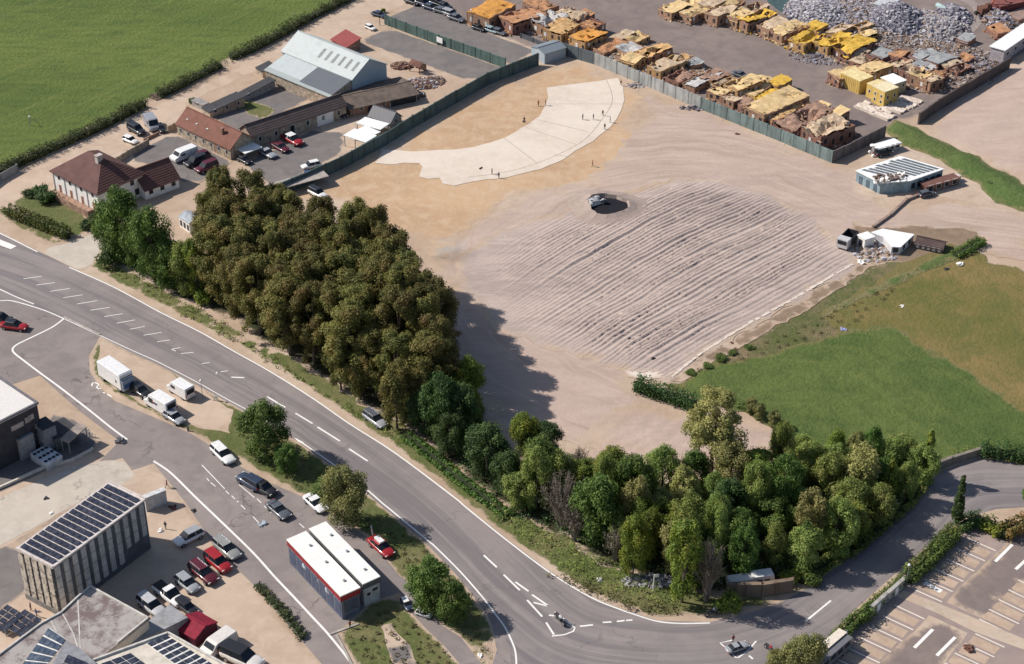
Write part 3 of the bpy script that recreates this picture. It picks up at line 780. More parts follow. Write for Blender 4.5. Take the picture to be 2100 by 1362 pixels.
def canopy(name, label, A, B, C, hpx, rm, cat='canopy', th=.15, slope=0, posts=6, D=None, screen=None):
    loc, rz, L, D_, z = site(A, B, C, hpx); D = D or D_
    root = empty(name, loc, rz, label, cat)
    m = MB(); m.slab([(0, 0, z), (L, 0, z), (L, D, z + slope), (0, D, z + slope)], th); m.build('roof', rm, root)
    n = posts // 2
    for j, y in enumerate((.15, D - .15)):
        for i in range(n):
            x = .15 + (L - .3) * i / max(1, n - 1)
            m = MB(); m.box(x - .06, y - .06, 0, x + .06, y + .06, z - th + (slope if j else 0)); m.build('post', MID, root)
    if screen:
        m = MB(); m.box(.05, D - .08, 0, L - .05, D - .02, z - th + slope); m.build('back_panel', screen, root)
    return root, L, D, z


canopy('canopy', 'white flat-topped canopy nearest the dark ribbed shed', (730, 252), (780, 266), (801, 254), 14, WROOF)
canopy('canopy', 'small white canopy squeezed between two larger white canopies', (731, 266), (763, 279), (780, 270), 13, WROOF)
canopy('canopy', 'white open canopy with blue shade at the green wall', (704, 277), (750, 292), (779, 280), 24, WROOF, screen=M((.10, .16, .24)))
canopy('carport', 'white square carport at the corner of the red-roofed farm wing', (483, 304), (503, 315), (533, 299), 17, WROOF, 'carport', posts=4)
r, L, D, z = canopy('shelter', 'long grey lean-to shelter at the left end of the green wall', (548, 377), (561, 391), (656, 344), 17, M((.36, .32, .29), .85, 0, .25), 'shelter', posts=8, slope=.15)
m = MB(); m.box(.1, .4, 0, .2, D - .4, z - .2); m.build('side_panel', MID, r)


# ------------------------------------------------------------------ walls
def wall(name, label, pts, hpx, mats, thick=.22, cat='wall', bays=3.0, cap=None, topx=None):
    """pts are the foot of the wall in the photo; mats one material per stretch"""
    w = [P(*p) for p in pts]
    root = empty(name, w[0], 0, label, cat)
    for i in range(len(w) - 1):
        a, b = w[i] - w[0], w[i + 1] - w[0]
        h0 = hz(pts[i][0], pts[i][1] - hpx, hpx); h1 = hz(pts[i + 1][0], pts[i + 1][1] - hpx, hpx)
        d = (b - a); L = d.length; d.normalize(); nn = Vector((-d.y, d.x, 0)) * thick / 2
        m = MB(); k = max(1, int(L / bays)); rnd = random.Random(i + len(pts))
        for j in range(k):
            t0, t1 = j / k, (j + 1) / k - .03 / L
            p, q = a + d * L * t0, a + d * L * t1
            h = h0 + (h1 - h0) * t0 + rnd.uniform(-.05, .05); off = nn * rnd.uniform(-.1, .1) * 2
            m.hexa([p - nn + off, q - nn + off, q + nn + off, p + nn + off], [p - nn + off + Vector((0, 0, h)), q - nn + off + Vector((0, 0, h)), q + nn + off + Vector((0, 0, h)), p + nn + off + Vector((0, 0, h))])
        for j in range(k + 1):
            p = a + d * L * j / k
            m.obox(p + Vector((0, 0, (h0 + .1) / 2)), .16, .34, h0 + .1, math.atan2(d.y, d.x))
        m.build('panel', mats[i % len(mats)], root)
    return root


def stained(c, s=.7, rust=(.20, .13, .09)):
    n = N('stained_wall')
    v = n.noise(1.4, 5, co=n.mapped((1, 1, .10)), rough=.75)
    col = n.mix(n.ramp(n.noise(.25, 4), .35, .65), c, tuple(x * .72 for x in c))
    col = n.mix(n.math('MULTIPLY', n.ramp(v, .48, .62), s), col, tuple(x * .38 for x in c))
    col = n.mix(n.math('MULTIPLY', n.ramp(n.noise(3, 4, co=n.mapped((1, 1, .2))), .6, .75), s * .6), col, rust)
    n.bump(v, .25, .05)
    return n.done(col, .8)


GW = stained((.085, .128, .130)); GW2 = stained((.11, .17, .155)); LG = stained((.42, .43, .42)); DG = stained((.16, .19, .21)); TG = stained((.20, .26, .255)); BW = stained((.17, .14, .135)); DK = stained((.12, .095, .09))
wall('green_wall', 'long dark green sheet wall running down beside the sandy arena', [(1103, 134), (1000, 174), (847, 262), (790, 298), (700, 347), (640, 374), (562, 407)], 25, [GW])
r = wall('green_wall', 'green streaked wall between the grey yard and the upper car enclosure', [(790, 50), (900, 92), (975, 118), (1036, 140)], 20, [GW2])
wall('grey_wall', 'pale grey streaked panel wall between the arena and the ruined ochre blocks', [(1152, 112), (1219, 132), (1310, 170), (1437, 224), (1600, 290), (1706, 334)], 24, [DG, LG, LG, TG, TG])
wall('brown_wall', 'dark stained wall closing the depot corner beside the small white-roofed office', [(1706, 334), (1813, 281)], 23, [BW])
wall('brown_wall', 'long dark retaining wall above the tan spoil ground', [(1883, 256), (1922, 228), (2000, 182), (2068, 142)], 24, [DK], .3)
wall('dark_fence', 'low dark fence behind the grey corner kiosk', [(1068, 78), (1118, 96)], 9, [DGREY], .12)
wall('stone_wall', 'low stone wall between the asphalt yard and the pale track', [(240, 336), (262, 322), (305, 298)], 13, [STONE])
wall('stone_wall', 'short stone wall joining the red-roofed farm wing to the grey trailer', [(345, 272), (364, 262)], 12, [STONE])
wall('board_fence', 'short grey board fence at the left edge beside the field hedge', [(-30, 395), (2, 371), (36, 352)], 15, [MID], .1)
wall('low_wall', 'short brick end wall beside the curved courtyard track', [(296, 290), (325, 276)], 5, [BRICK], .2)
r, L, D, z = building('kiosk', 'grey sheet-metal kiosk at the top corner of the arena', 'kiosk', (1090, 97), (1117, 112), (1150, 93), 20, 'gable', 'y', .6, .12, GREYM2, sheetmetal((.20, .23, .26), 'X', .2, .8), [('f', 1, .3, .8, 1.5, dict(pm=MID, name='door'))])
r = empty('notice_board', P(903, 94, 0), ang(903, 94, 40, 16), 'white notice board fixed to the green wall of the enclosure', 'notice board')
m = MB(); m.box(-.85, -.22, .75, .85, -.14, 1.9); m.build('board', WHITE, r)
for s in (-.7, .7): m = MB(); m.box(s - .05, -.2, 0, s + .05, -.12, .75); m.build('post', DARK, r)

# ------------------------------------------------------------------ ruined ochre blocks
def ochre(c, c2, sc=.9):
    n = N('ochre')
    a = n.ramp(n.noise(sc, 6, rough=.7), .35, .65)
    col = n.mix(a, c, c2)
    col = n.mix(n.math('MULTIPLY', n.ramp(n.noise(3.2, 5, rough=.8), .55, .72), .85), col, tuple(x * .22 for x in c2))
    col = n.mix(n.math('MULTIPLY', n.ramp(n.noise(2.2, 4), .62, .75), .6), col, (.55, .48, .42))
    n.bump(n.noise(4, 5, rough=.8), .8, .15)
    return n.done(col, .9)


OC = [ochre((.62, .42, .20), (.50, .28, .12)), ochre((.70, .52, .28), (.55, .38, .18)), ochre((.66, .42, .07), (.55, .33, .05)), ochre((.60, .47, .33), (.42, .30, .20)), ochre((.52, .27, .13), (.36, .19, .11)),
      ochre((.40, .25, .18), (.26, .16, .12)), ochre((.66, .32, .07), (.52, .24, .06)), ochre((.58, .56, .54), (.40, .38, .37)), ochre((.35, .36, .36), (.24, .25, .26))]
OW = [ochre((.42, .26, .17), (.27, .155, .11), 1.4), ochre((.52, .34, .16), (.34, .19, .10), 1.4), ochre((.32, .165, .12), (.20, .105, .085), 1.4)]
RB_ = M((.30, .22, .18), .9, 0, .4, 2)
YEL = M((.62, .43, .13), .7, 0, .15, .8, .4)


def ruin(i, label, A, B, C, hpx, rm, wm, broken=.5, name='ruined_building', cat='ruin', wins=2, group='ruined ochre buildings in the depot'):
    rnd = random.Random(i * 13 + 5); rs = np.random.RandomState(i + 1)
    ca = tuple((A[k] + B[k] + C[k] + (A[k] + C[k] - B[k])) / 4 for k in (0, 1))
    A, B, C = [tuple(ca[k] + (q[k] - ca[k]) * 1.24 for k in (0, 1)) for q in (A, B, C)]
    loc, rz, L, D, z = site(A, B, C, hpx * 1.4)
    L, D, z = max(L, 1.6), max(D, 1.8), max(1.2, z)
    root = empty(name, loc, rz, label, cat, group)
    m = MB(); th = .22
    ring = [(0, 0), (L, 0), (L, D), (0, D), (0, 0)]
    for k in range(4):
        (x0, y0), (x1, y1) = ring[k], ring[k + 1]
        n = max(2, int(math.hypot(x1 - x0, y1 - y0) / .8)); ph = z
        for j in range(n):
            h = z - (rnd.random() ** 2.2) * z * .45 * broken + rnd.uniform(0, .25) * broken
            xa, ya, xb, yb = x0 + (x1 - x0) * j / n, y0 + (y1 - y0) * j / n, x0 + (x1 - x0) * (j + 1) / n, y0 + (y1 - y0) * (j + 1) / n
            dx, dy = (xb - xa), (yb - ya); l = math.hypot(dx, dy); nx, ny = -dy / l * th, dx / l * th
            b0 = [(xa, ya, -.05), (xb, yb, -.05), (xb + nx, yb + ny, -.05), (xa + nx, ya + ny, -.05)]
            t0 = [(p[0], p[1], hh) for p, hh in zip(b0, (ph, h, h, ph))]
            m.hexa(b0, t0); ph = h
    mw = m
    m = MB(); nx, ny = max(3, int(L / .7)), max(3, int(D / .7))
    zz = np.zeros((nx + 1, ny + 1)); sx, sy = rnd.uniform(0, 99), rnd.uniform(0, 99)
    X, Y = np.meshgrid(np.linspace(-.08, L + .08, nx + 1), np.linspace(-.08, D + .08, ny + 1), indexing='ij')
    X = X + rs.randn(nx + 1, ny + 1) * .13 * broken; Y = Y + rs.randn(nx + 1, ny + 1) * .13 * broken
    f = fbm(X * .35 + sx, Y * .35 + sy, 3)
    zz = z + .06 + (f - .5) * 1.25 * broken + rs.randn(nx + 1, ny + 1) * .10 * broken + (X / L - .5) * rnd.uniform(-.5, .5) + (Y / D - .5) * rnd.uniform(-.3, .7)
    hole = f < (.30 + .12 * broken)
    zz = np.where(hole, zz - 1.0 * broken, zz)
    if broken < .25: zz += .25 * np.abs(1 - 2 * np.abs(Y / D - .5))
    for a in range(nx):
        for b in range(ny):
            if broken > .3 and rnd.random() < .035 * broken + (.12 if hole[a, b] else 0): continue
            q = [(X[i_, j_], Y[i_, j_], zz[i_, j_]) for i_, j_ in ((a, b), (a + 1, b), (a + 1, b + 1), (a, b + 1))]
            m.slab(q, .1)
    for _ in range(int(L * D * .35 * broken) + 1):
        m.chunk((rnd.uniform(.1, L), rnd.uniform(.1, D), z + rnd.uniform(-.1, .25)), rnd.uniform(.08, .3), rnd)
    m.build('roof', rm, root)
    for _ in range(int((L + D) * 4 * broken)):
        if rnd.random() < .5: q = (rnd.uniform(-.3, L + .3), -rnd.uniform(.05, .7), rnd.uniform(0, .3))
        else: q = (L + rnd.uniform(.05, .7), rnd.uniform(-.3, D + .3), rnd.uniform(0, .3))
        mw.chunk(q, rnd.uniform(.10, .38), rnd, rnd.randrange(3), .5)  # loose rubble at the foot of the walls, joined into the wall mesh
    mw.build('wall', [wm, rm, RB_], root)
    for side, S in (('f', L), ('r', D)):
        k = min(4, int(S / 1.6))
        if wins and z > 1.2:
            for j in range(k):
                opening(root, side, L, D, S * (j + .5) / k + rnd.uniform(-.2, .2), z * rnd.uniform(.25, .5), rnd.uniform(.3, .55), z * .3, fm=wm, pm=DARK, pane=False).data.materials[0] = DARK if rnd.random() < .8 else WFR
    return root


K = [  # A, B, C, hpx, roof, wall, broken, label
    ((966, 22), (1004, 33), (1040, 8), 18, 6, 0, .15, 'ruined hall with bright orange ridged roof at the top left of the depot'),
    ((1028, 30), (1054, 46), (1100, 24), 16, 4, 2, .45, 'brown-roofed ruin with a white tank beside it, right of the orange hall'),
    ((1078, 5), (1112, 20), (1132, 8), 12, 4, 0, .5, 'low salmon-roofed ruin at the very top edge behind the brown ruin'),
    ((1088, 38), (1119, 50), (1150, 30), 17, 7, 7 - 7, .9, 'roofless ruin full of white rubble left of the orange-roofed ruin'),
    ((1120, 57), (1152, 67), (1184, 50), 15, 0, 1, .55, 'orange-roofed ruin just above the grey corner kiosk'),
    ((1140, 28), (1180, 40), (1206, 26), 14, 3, 0, .9, 'open-topped salmon ruin behind the orange-roofed ruin'),
    ((1188, 26), (1204, 33), (1212, 27), 12, 4, 2, .5, 'tiny brown block at the back right of the salmon ruin'),
    ((1188, 50), (1212, 58), (1228, 44), 14, 4, 2, .2, 'brown flat-roofed block behind the golden corner block'),
    ((1172, 72), (1200, 84), (1222, 64), 15, 6, 1, .45, 'golden broken block beside the top of the grey wall'),
    ((1216, 98), (1240, 108), (1268, 88), 6, 4, 0, .35, 'low rust-brown roof slab among yellow rubble by the wall'),
    ((1266, 99), (1290, 109), (1309, 95), 7, 7, 3 - 3, .25, 'low white-roofed ruin among the ochre ruins by the wall'),
    ((1285, 78), (1306, 85), (1326, 73), 8, 1, 1, .3, 'pale yellow flat block behind the low white-roofed ruin'),
    ((1246, 82), (1262, 88), (1290, 70), 6, 3, 0, .7, 'collapsed pale brown strip at the back of the ruins'),
    ((1298, 108), (1320, 118), (1352, 92), 10, 0, 0, .75, 'crumbled orange block with a dark side right of the white-roofed ruin'),
    ((1274, 121), (1300, 129), (1316, 117), 12, 1, 1, .12, 'neat pale yellow block standing against the grey wall'),
    ((1334, 133), (1358, 143), (1400, 122), 13, 3, 1, .5, 'long cream ruin with small windows against the grey wall'),
    ((1362, 130), (1384, 138), (1420, 118), 8, 0, 0, .9, 'collapsed ochre ruin behind the long cream ruin'),
    ((1403, 124), (1416, 134), (1434, 126), 7, 8, 0, .2, 'small block with grey-green roof at the back of the ruins'),
    ((1366, 158), (1392, 168), (1414, 150), 8, 5, 2, 1., 'heap-like brown ruin left of the fallen grey roof sheet'),
    ((1404, 168), (1426, 176), (1450, 144), 8, 7, 0, .5, 'fallen curved grey roof sheet strewn with white rubble'),
    ((1441, 160), (1466, 168), (1492, 152), 9, 5, 1, .8, 'open brown ruin with ragged rim right of the grey roof sheet'),
    ((1466, 172), (1484, 179), (1506, 162), 9, 3, 1, .5, 'narrow tan ruin in front of the open brown ruin'),
    ((1454, 185), (1480, 194), (1492, 187), 12, 1, 0, .5, 'small cream-topped ruin against the teal part of the wall'),
    ((1484, 199), (1504, 208), (1516, 200), 12, 3, 0, .8, 'small crumbled ruin second in line against the teal wall'),
    ((1508, 208), (1530, 219), (1544, 210), 11, 5, 2, .9, 'small dark crumbled ruin left of the long yellow-topped block'),
    ((1491, 170), (1516, 182), (1556, 162), 17, 1, 1, .2, 'tall pale yellow block with two small windows behind the small ruins'),
    ((1516, 184), (1548, 194), (1600, 172), 12, 1, 0, .5, 'tan block squeezed behind the bright yellow roof'),
    ((1540, 197), (1564, 212), (1602, 188), 10, 2, 1, .7, 'broken block with the brightest yellow roof'),
    ((1578, 166), (1596, 174), (1618, 164), 14, 2, 1, .35, 'golden yellow block at the back behind the brightest yellow roof'),
    ((1538, 215), (1572, 230), (1640, 195), 18, 1, 0, .18, 'longest pale yellow roof over a rusty walled block by the wall'),
    ((1576, 236), (1590, 243), (1648, 208), 12, 0, 0, .6, 'narrow rusty ruin clinging to the long yellow-roofed block'),
    ((1596, 248), (1630, 262), (1690, 222), 14, 5, 2, 1., 'hull-shaped roofless red-brown ruin near the wall corner'),
    ((1652, 258), (1686, 276), (1730, 250), 22, 3, 2, .9, 'red-brown ruin with ragged cream roof at the wall corner'),
    ((1698, 232), (1713, 239), (1730, 226), 16, 1, 0, .5, 'small ochre tower-like ruin behind the corner ruin'),
    ((1668, 214), (1684, 222), (1694, 214), 12, 1, 2, .4, 'small cream-topped turret at the end of the hull-shaped ruin'),
    # far row
    ((1356, 14), (1378, 24), (1400, 8), 12, 1, 0, .4, 'leftmost pale yellow ruin of the far row'),
    ((1398, 24), (1418, 32), (1440, 18), 12, 1, 0, .4, 'second pale yellow ruin from the left of the far row'),
    ((1400, 6), (1420, 12), (1445, -2), 9, 1, 1, .5, 'pale yellow ruin at the top edge behind the second ruin of the far row'),
    ((1434, 6), (1456, 14), (1478, 0), 10, 3, 1, .5, 'tan ruin on the top edge in the middle of the far row'),
    ((1450, 22), (1472, 31), (1492, 14), 16, 3, 0, .3, 'tan flat ruin with a dark end wall, third of the far row'),
    ((1478, 10), (1496, 16), (1520, 2), 8, 1, 0, .6, 'broken yellow ruin at the back of the far row'),
    ((1488, 28), (1512, 38), (1530, 24), 15, 1, 0, .45, 'ochre ruin right of the tan flat ruin in the far row'),
    ((1514, 34), (1536, 44), (1576, 24), 16, 2, 0, .5, 'long yellow-topped ruin in the far row'),
    ((1520, 16), (1540, 24), (1566, 10), 9, 3, 0, .8, 'ragged tan ruin behind the long yellow-topped ruin'),
    ((1556, 50), (1578, 60), (1602, 42), 13, 3, 0, .5, 'narrow tan ruin after the long yellow-topped ruin'),
    ((1582, 60), (1606, 70), (1640, 48), 13, 1, 0, .7, 'ruin with crumpled cream roof right of the narrow tan ruin'),
    ((1630, 62), (1652, 70), (1684, 50), 10, 2, 1, .35, 'ruin with smooth mustard yellow roof in the far row'),
    ((1624, 78), (1650, 88), (1678, 70), 14, 2, 1, .6, 'yellow ruin in front of the smooth mustard roof'),
    ((1676, 84), (1700, 94), (1736, 74), 14, 2, 1, .75, 'dented yellow ruin right of the mustard roof'),
    ((1700, 64), (1718, 70), (1744, 56), 7, 3, 1, .6, 'tan ruin below the white rubble heap'),
    ((1752, 52), (1766, 58), (1784, 48), 7, 3, 1, .4, 'small flat tan block between the rubble heaps'),
    ((1716, 96), (1744, 106), (1786, 84), 13, 2, 2, .85, 'dark yellow ruin at the right end of the far row'),
    ((1744, 74), (1762, 82), (1792, 68), 9, 1, 1, .8, 'ragged yellow ruin above the dark yellow ruin'),
    ((1724, 114), (1746, 122), (1784, 108), 8, 3, 2, .8, 'collapsed brown ruin below the far row'),
    # depot right group
    ((1703, 146), (1722, 158), (1742, 132), 14, 1, 2, .3, 'tan end block left of the long yellow container'),
    ((1762, 136), (1788, 148), (1812, 130), 16, 1, 1, .3, 'ochre open-topped block behind the long yellow container'),
    ((1746, 124), (1766, 131), (1790, 118), 9, 3, 2, .6, 'grey-brown ruin behind the ochre open-topped block'),
    ((1870, 152), (1900, 163), (1916, 150), 16, 1, 0, .4, 'orange-walled shack right of the white-roofed yellow block'),
    ((1896, 160), (1910, 167), (1926, 157), 16, 3, 0, .5, 'second orange-walled shack facing the dark slope'),
    ((1846, 142), (1866, 150), (1884, 140), 14, 3, 2, .5, 'brown shack with curved tan roof between shacks'),
    ((1822, 128), (1842, 136), (1862, 124), 10, 3, 2, .5, 'tan-roofed shack in the dark huddle of shacks'),
    ((1866, 134), (1880, 140), (1896, 131), 10, 8, 2, .3, 'grey-roofed small shack in the dark huddle of shacks'),
    ((1884, 140), (1902, 147), (1918, 138), 9, 7, 2, .5, 'white-roofed small shack in the dark huddle of shacks'),
    ((1826, 112), (1846, 118), (1866, 108), 9, 4, 2, .5, 'brown-roofed shack behind the tan-roofed shack'),
    ((1868, 112), (1886, 120), (1908, 104), 10, 8, 2, .12, 'shed with pale grey-green roof, left of a matching shed'),
    ((1900, 128 - 8), (1924, 130), (1948, 112), 11, 8, 2, .12, 'larger shed with pale grey-green roof among the shacks'),
    ((1928, 136 - 6), (1944, 137), (1960, 124), 10, 3, 2, .4, 'tan shack right of the larger grey-green roofed shed'),
    ((1912, 152), (1928, 158), (1938, 150), 10, 4, 2, .5, 'small rusty shack at the edge of the dark slope'),
    ((1790, 110), (1812, 118), (1840, 112), 8, 8, 2, .4, 'low grey-roofed shack near the end of the far row'),
    ((1950, 140), (1966, 146), (1984, 134), 9, 5, 2, .7, 'dark brown shack close to the retaining wall'),
    ((1958, 120), (1976, 127), (1990, 118), 8, 4, 2, .5, 'rust-topped shack above the dark brown shack'),
    ((1964, 82), (1984, 88), (1998, 80), 6, 8, 2, .2, 'low grey slab-roofed hut near the long white shed'),
    ((2026, 56), (2046, 68), (2060, 58), 7, 4, 2, .2, 'square brown-roofed hut in the top right yard'),
]
for i, k in enumerate(K):
    ruin(i, k[7], k[0], k[1], k[2], k[3], OC[k[4]], OW[k[5]], min(1.0, k[6] * .95 + .12))
# neat yellow container and block
r, L, D, z = building('container', 'long smooth yellow container in the right group of the depot', 'container', (1724, 150), (1764, 168), (1782, 154), 26, 'flat', 'x', 0, .03, YEL, M((.72, .58, .30), .8, 0, .2), [])
m = MB()
for i in range(11): m.box(L * (i + .5) / 11 - .04, -.06, .2, L * (i + .5) / 11 + .04, -.03, z - .1)
m.build('rib', YEL, r)
building('yellow_block', 'bright yellow two-storey block with small dark windows in the depot', 'block', (1790, 178), (1815, 190), (1834, 176), 31, 'flat', 'x', 0, .05, YEL, M((.74, .64, .42), .8, 0, .2), [('f', 2, 1.9, .4, .5), ('f', 2, .7, .4, .5), ('r', 2, 1.6, .4, .7), ('r', 1, .5, .4, .5)])
building('yellow_block', 'narrow yellow tower block touching the two-storey yellow block', 'block', (1778, 172), (1791, 178), (1806, 166), 26, 'flat', 'x', 0, .05, YEL, M((.70, .56, .30), .8, 0, .2), [('f', 1, 1.2, .4, .6)])
building('yellow_block', 'yellow block with white roof behind the two-storey yellow block', 'block', (1806, 160), (1834, 174), (1850, 161), 22, 'flat', 'x', 0, .05, M((.58, .45, .27)), WHITE, [('r', 2, 1.3, .4, .6)])
# flattened pale slabs at the depot corner
sm = ochre((.70, .62, .54), (.56, .46, .38))
rnd = random.Random(5)
for i, (x, y, lab) in enumerate(((1780, 222, 'cracked white slab lying nearest the depot roadway'), (1812, 236, 'white slab with a broken lower edge beside the grass bank'), (1838, 222, 'pale slab between the yellow block and the grass bank'), (1862, 210, 'long pale slab along the dark retaining wall'), (1822, 212, 'small grey heap-like slab below the yellow block'))):
    o_ = P(x, y); r = empty('concrete_slab', o_, ang(x, y, 30, -12) + rnd.uniform(-.2, .2), lab, 'slab')
    m = MB(); w, d = (3.6, 2.2)
    for a in range(5):
        for b in range(3):
            if (a + b + i) % 6 == 5: continue
            q = [(-w / 2 + w * aa / 5, -d + 2 * d * bb / 3, .35 + .18 * math.sin(aa * 2.1 + bb + i)) for aa, bb in ((a, b), (a + 1, b), (a + 1, b + 1), (a, b + 1))]
            m.hexa([(p[0], p[1], 0) for p in q], q)
    m.build('slab', sm, r)


# ------------------------------------------------------------------ rubble heaps
def heap(name, label, px, py, rx, ry, h, n, mats, cr=(.15, .45), seed=1, base=None, kind='stuff'):
    rnd = random.Random(seed); c = P(px, py); m = MB()
    K_ = 22
    for i in range(K_):
        for j in range(6):
            q = []
            for a, b in ((i, j), (i + 1, j), (i + 1, j + 1), (i, j + 1)):
                t = 2 * math.pi * (a % K_) / K_; f = 1 - b / 6
                q.append((math.cos(t) * rx * f, math.sin(t) * ry * f, (h * (1 - f ** 1.3) + .25 * math.sin(a % K_ * 2.3 + b)) * .85 if b else -.05))
            m.face(q, 0)
    for _ in range(n):
        t, f = rnd.uniform(0, 6.283), math.sqrt(rnd.random())
        zc = h * (1 - f ** 1.3) * .85
        m.chunk((math.cos(t) * rx * f * 1.08, math.sin(t) * ry * f * 1.08, zc + .05), rnd.uniform(*cr) * rnd.uniform(.6, 1.3), rnd, rnd.randrange(1, len(mats)))
    o = m.build(name, mats, None, c)
    return tag(o, label, 'rubble', None, kind)


RG = [M((.20, .18, .19), .9, 0, .4), M((.44, .42, .45), .9, 0, .4), M((.26, .245, .29), .9, 0, .3), M((.34, .31, .30), .9), M((.14, .135, .165), .9)]
RB = [M((.18, .13, .11), .9, 0, .4), M((.30, .20, .14), .9), M((.42, .33, .26), .9), M((.12, .09, .08), .9), M((.5, .46, .42), .9)]
heap('rubble_heap', 'large white rubble heap beside the green pond at the top', 1678, 28, 7, 9, 2.6, 1500, [RG[1], RG[1], RG[1], RG[3], RG[2]], (.12, .34), 1)
heap('rubble_heap', 'tall conical violet-grey rubble heap at the top of the depot', 1842, 44, 6.5, 8, 4.6, 1500, [RG[2], RG[2], RG[1], RG[2], RG[4]], (.14, .4), 2)
heap('rubble_heap', 'low grey rubble spread between the white heap and conical heap', 1760, 30, 6.5, 9, 1.4, 900, [RG[0], RG[1], RG[2], RG[3], RB[1]], (.12, .36), 3)
heap('rubble_heap', 'pale rubble mound right of the conical heap', 1900, 52, 5, 8, 2.0, 900, [RG[1], RG[1], RG[3], RG[2], RB[2]], (.14, .4), 4)
heap('rubble_heap', 'block-shaped grey rubble mound at the edge of the haul loop', 1942, 62, 4.6, 7, 2.2, 800, [RG[0], RG[1], RG[3], RG[0]], (.14, .4), 5)
heap('rubble_heap', 'rubble mound inside the bend of the haul loop', 1956, 34, 3.6, 6, 2.0, 500, [RG[0], RG[1], RG[2], RG[4]], (.14, .4), 6)
heap('rubble_heap', 'scrap heap below the rusty excavator arm', 2046, 40, 3.6, 7, 1.8, 500, [RB[0], RG[2], RG[4], RB[1], RG[1]], (.14, .45), 7)
heap('debris', 'brown and white debris spread under the white heap', 1790, 78, 14, 9, .7, 1600, [RB[0], RB[1], RG[1], RB[2], RG[3], RB[3]], (.12, .34), 8)
heap('debris', 'dark brown debris around the huddle of shacks', 1900, 128, 13, 14, .6, 1600, [RB[0], RB[1], RB[2], RB[3], RG[3]], (.12, .34), 9)
heap('debris', 'dark debris filling the corner by the retaining wall', 1985, 132, 6, 10, .6, 700, [RB[0], RB[1], RB[3], RG[3], RG[2]], (.12, .34), 10)
heap('debris', 'ochre debris strewn between wall and small ruins', 1275, 112, 9, 5, .5, 700, [RB[1], OC[1], OC[3], RG[3], RB[1]], (.12, .32), 11)
heap('debris', 'tan debris between the cream ruin and the grey roof sheet', 1372, 146, 8, 5, .6, 600, [RB[1], OC[3], OC[0], RG[1], RB[1]], (.12, .32), 12)
heap('debris', 'yellow and brown debris at the foot of the golden corner block', 1188, 84, 4, 4, .6, 260, [RB[1], OC[0], OC[1], RG[1]], (.1, .3), 13)
heap('debris', 'scattered grey debris at the end of the far row', 1690, 116, 7, 4, .25, 240, [RG[0], RG[3], RG[2], RB[0]], (.1, .3), 14)
heap('debris', 'dark debris inside the wall corner of the depot', 1712, 280, 4.5, 4, .4, 220, [RB[3], RB[0], RG[4], RB[1]], (.1, .35), 15)
heap('scrap_pile', 'rusty scrap pile below the hut frame in the sandy yard', 868, 172, 3.4, 2.6, .7, 260, [RB[1], RB[1], RUST, RG[2], RG[1]], (.1, .35), 16)
heap('scrap_pile', 'scrap pile with white bags by the brown workshop end', 838, 196, 3.0, 2.0, .6, 200, [RB[1], RG[1], RUST, RB[0]], (.1, .38), 17)
heap('scrap_pile', 'dark rusty scrap pile near the skylit barn gable', 824, 132 + 4, 2.2, 1.8, .6, 150, [RUST, RB[0], RB[1], RUST], (.1, .35), 18)
heap('scrap_pile', 'scrap pile with coiled wire at the right of the sandy yard', 892, 166, 2.2, 1.8, .6, 150, [RB[0], RG[3], RB[1], RUST], (.1, .3), 19)
heap('boulder_pile', 'grey boulders at the foot of the pale wall', 1427, 222, 3.2, 1.0, .3, 40, [RG[0], RG[0], RG[3], RG[4]], (.15, .4), 20)
heap('boulder_pile', 'small stones beside the top end of the concrete pad', 1306, 176, 2.2, 1.4, .15, 40, [RG[3], RG[3], RG[0], RB[2]], (.08, .25), 21)
heap('debris', 'white debris spilled in front of the wrecked white house', 1796, 518, 3.6, 3.2, .35, 220, [RB[2], RG[1], RG[1], RG[3], RB[1]], (.08, .32), 22)
heap('debris', 'white rubble along the verge under the roadside trees', 1335, 1192, 3.8, 1.3, .4, 160, [RG[0], RG[1], RG[1], RG[3]], (.08, .26), 23)

tag(patch('pond', [(1560, -30), (1640, -20), (1655, 8), (1640, 30), (1600, 24), (1575, 5)], M((.06, .10, .09), .15), .045), None, None, None, 'structure')
lp = MB(); strip(lp, spline([(1940, -10), (1990, 5), (2010, 30), (1990, 60), (1960, 90)], 5), 2.4, .05)
tag(lp.build('haul_road', M((.30, .25, .23), .95, 0, .2)), kind='structure')

# long white shed top right
r, L, D, z = building('long_shed', 'long white-roofed shed at the top right corner', 'shed', (2032, 96), (2060, 104), (2160, 12), 26, 'flat', 'x', 0, .25, M((.40, .36, .38), .8, 0, .25), WROOF, [('r', 8, 1.2, .9, .7)])
# excavator arm and red frame
r = empty('excavator', P(2022, 34), .4, 'rusty red excavator with raised arm in the top right yard', 'excavator')
m = MB(); m.obox((0, 0, .45), 3.4, .6, .7); m.obox((0, 1.7, .45), 3.4, .6, .7); m.build('track', DARK, r)
m = MB(); m.obox((0, .85, 1.4), 2.6, 1.9, 1.1); m.obox((.6, .4, 2.3), 1.2, .9, .9); m.build('body', RUST, r)
m = MB(); m.tube([(1.2, .9, 1.6), (3, 1, 4.6), (5, 1.1, 3.8)], [.25, .22, .18]); m.tube([(5, 1.1, 3.8), (5.6, 1.1, 1.6)], [.18, .12]); m.obox((5.5, 1.1, 1.2), .8, .8, .7); m.build('arm', M((.42, .14, .09)), r)
r, L, D, z = building('steel_hall', 'dark red steel hall at the very top right', 'hall', (2034, 4), (2052, 14), (2120, -10), 18, 'flat', 'x', 0, .2, M((.16, .05, .05)), M((.22, .08, .07)), [])
r, L, D, z = building('low_store', 'low open brick bays behind the long white shed', 'store', (2060, 30), (2090, 42), (2140, 10), 6, 'flat', 'x', 0, .1, BRICK, M((.30, .21, .18), .9, 0, .3), [])
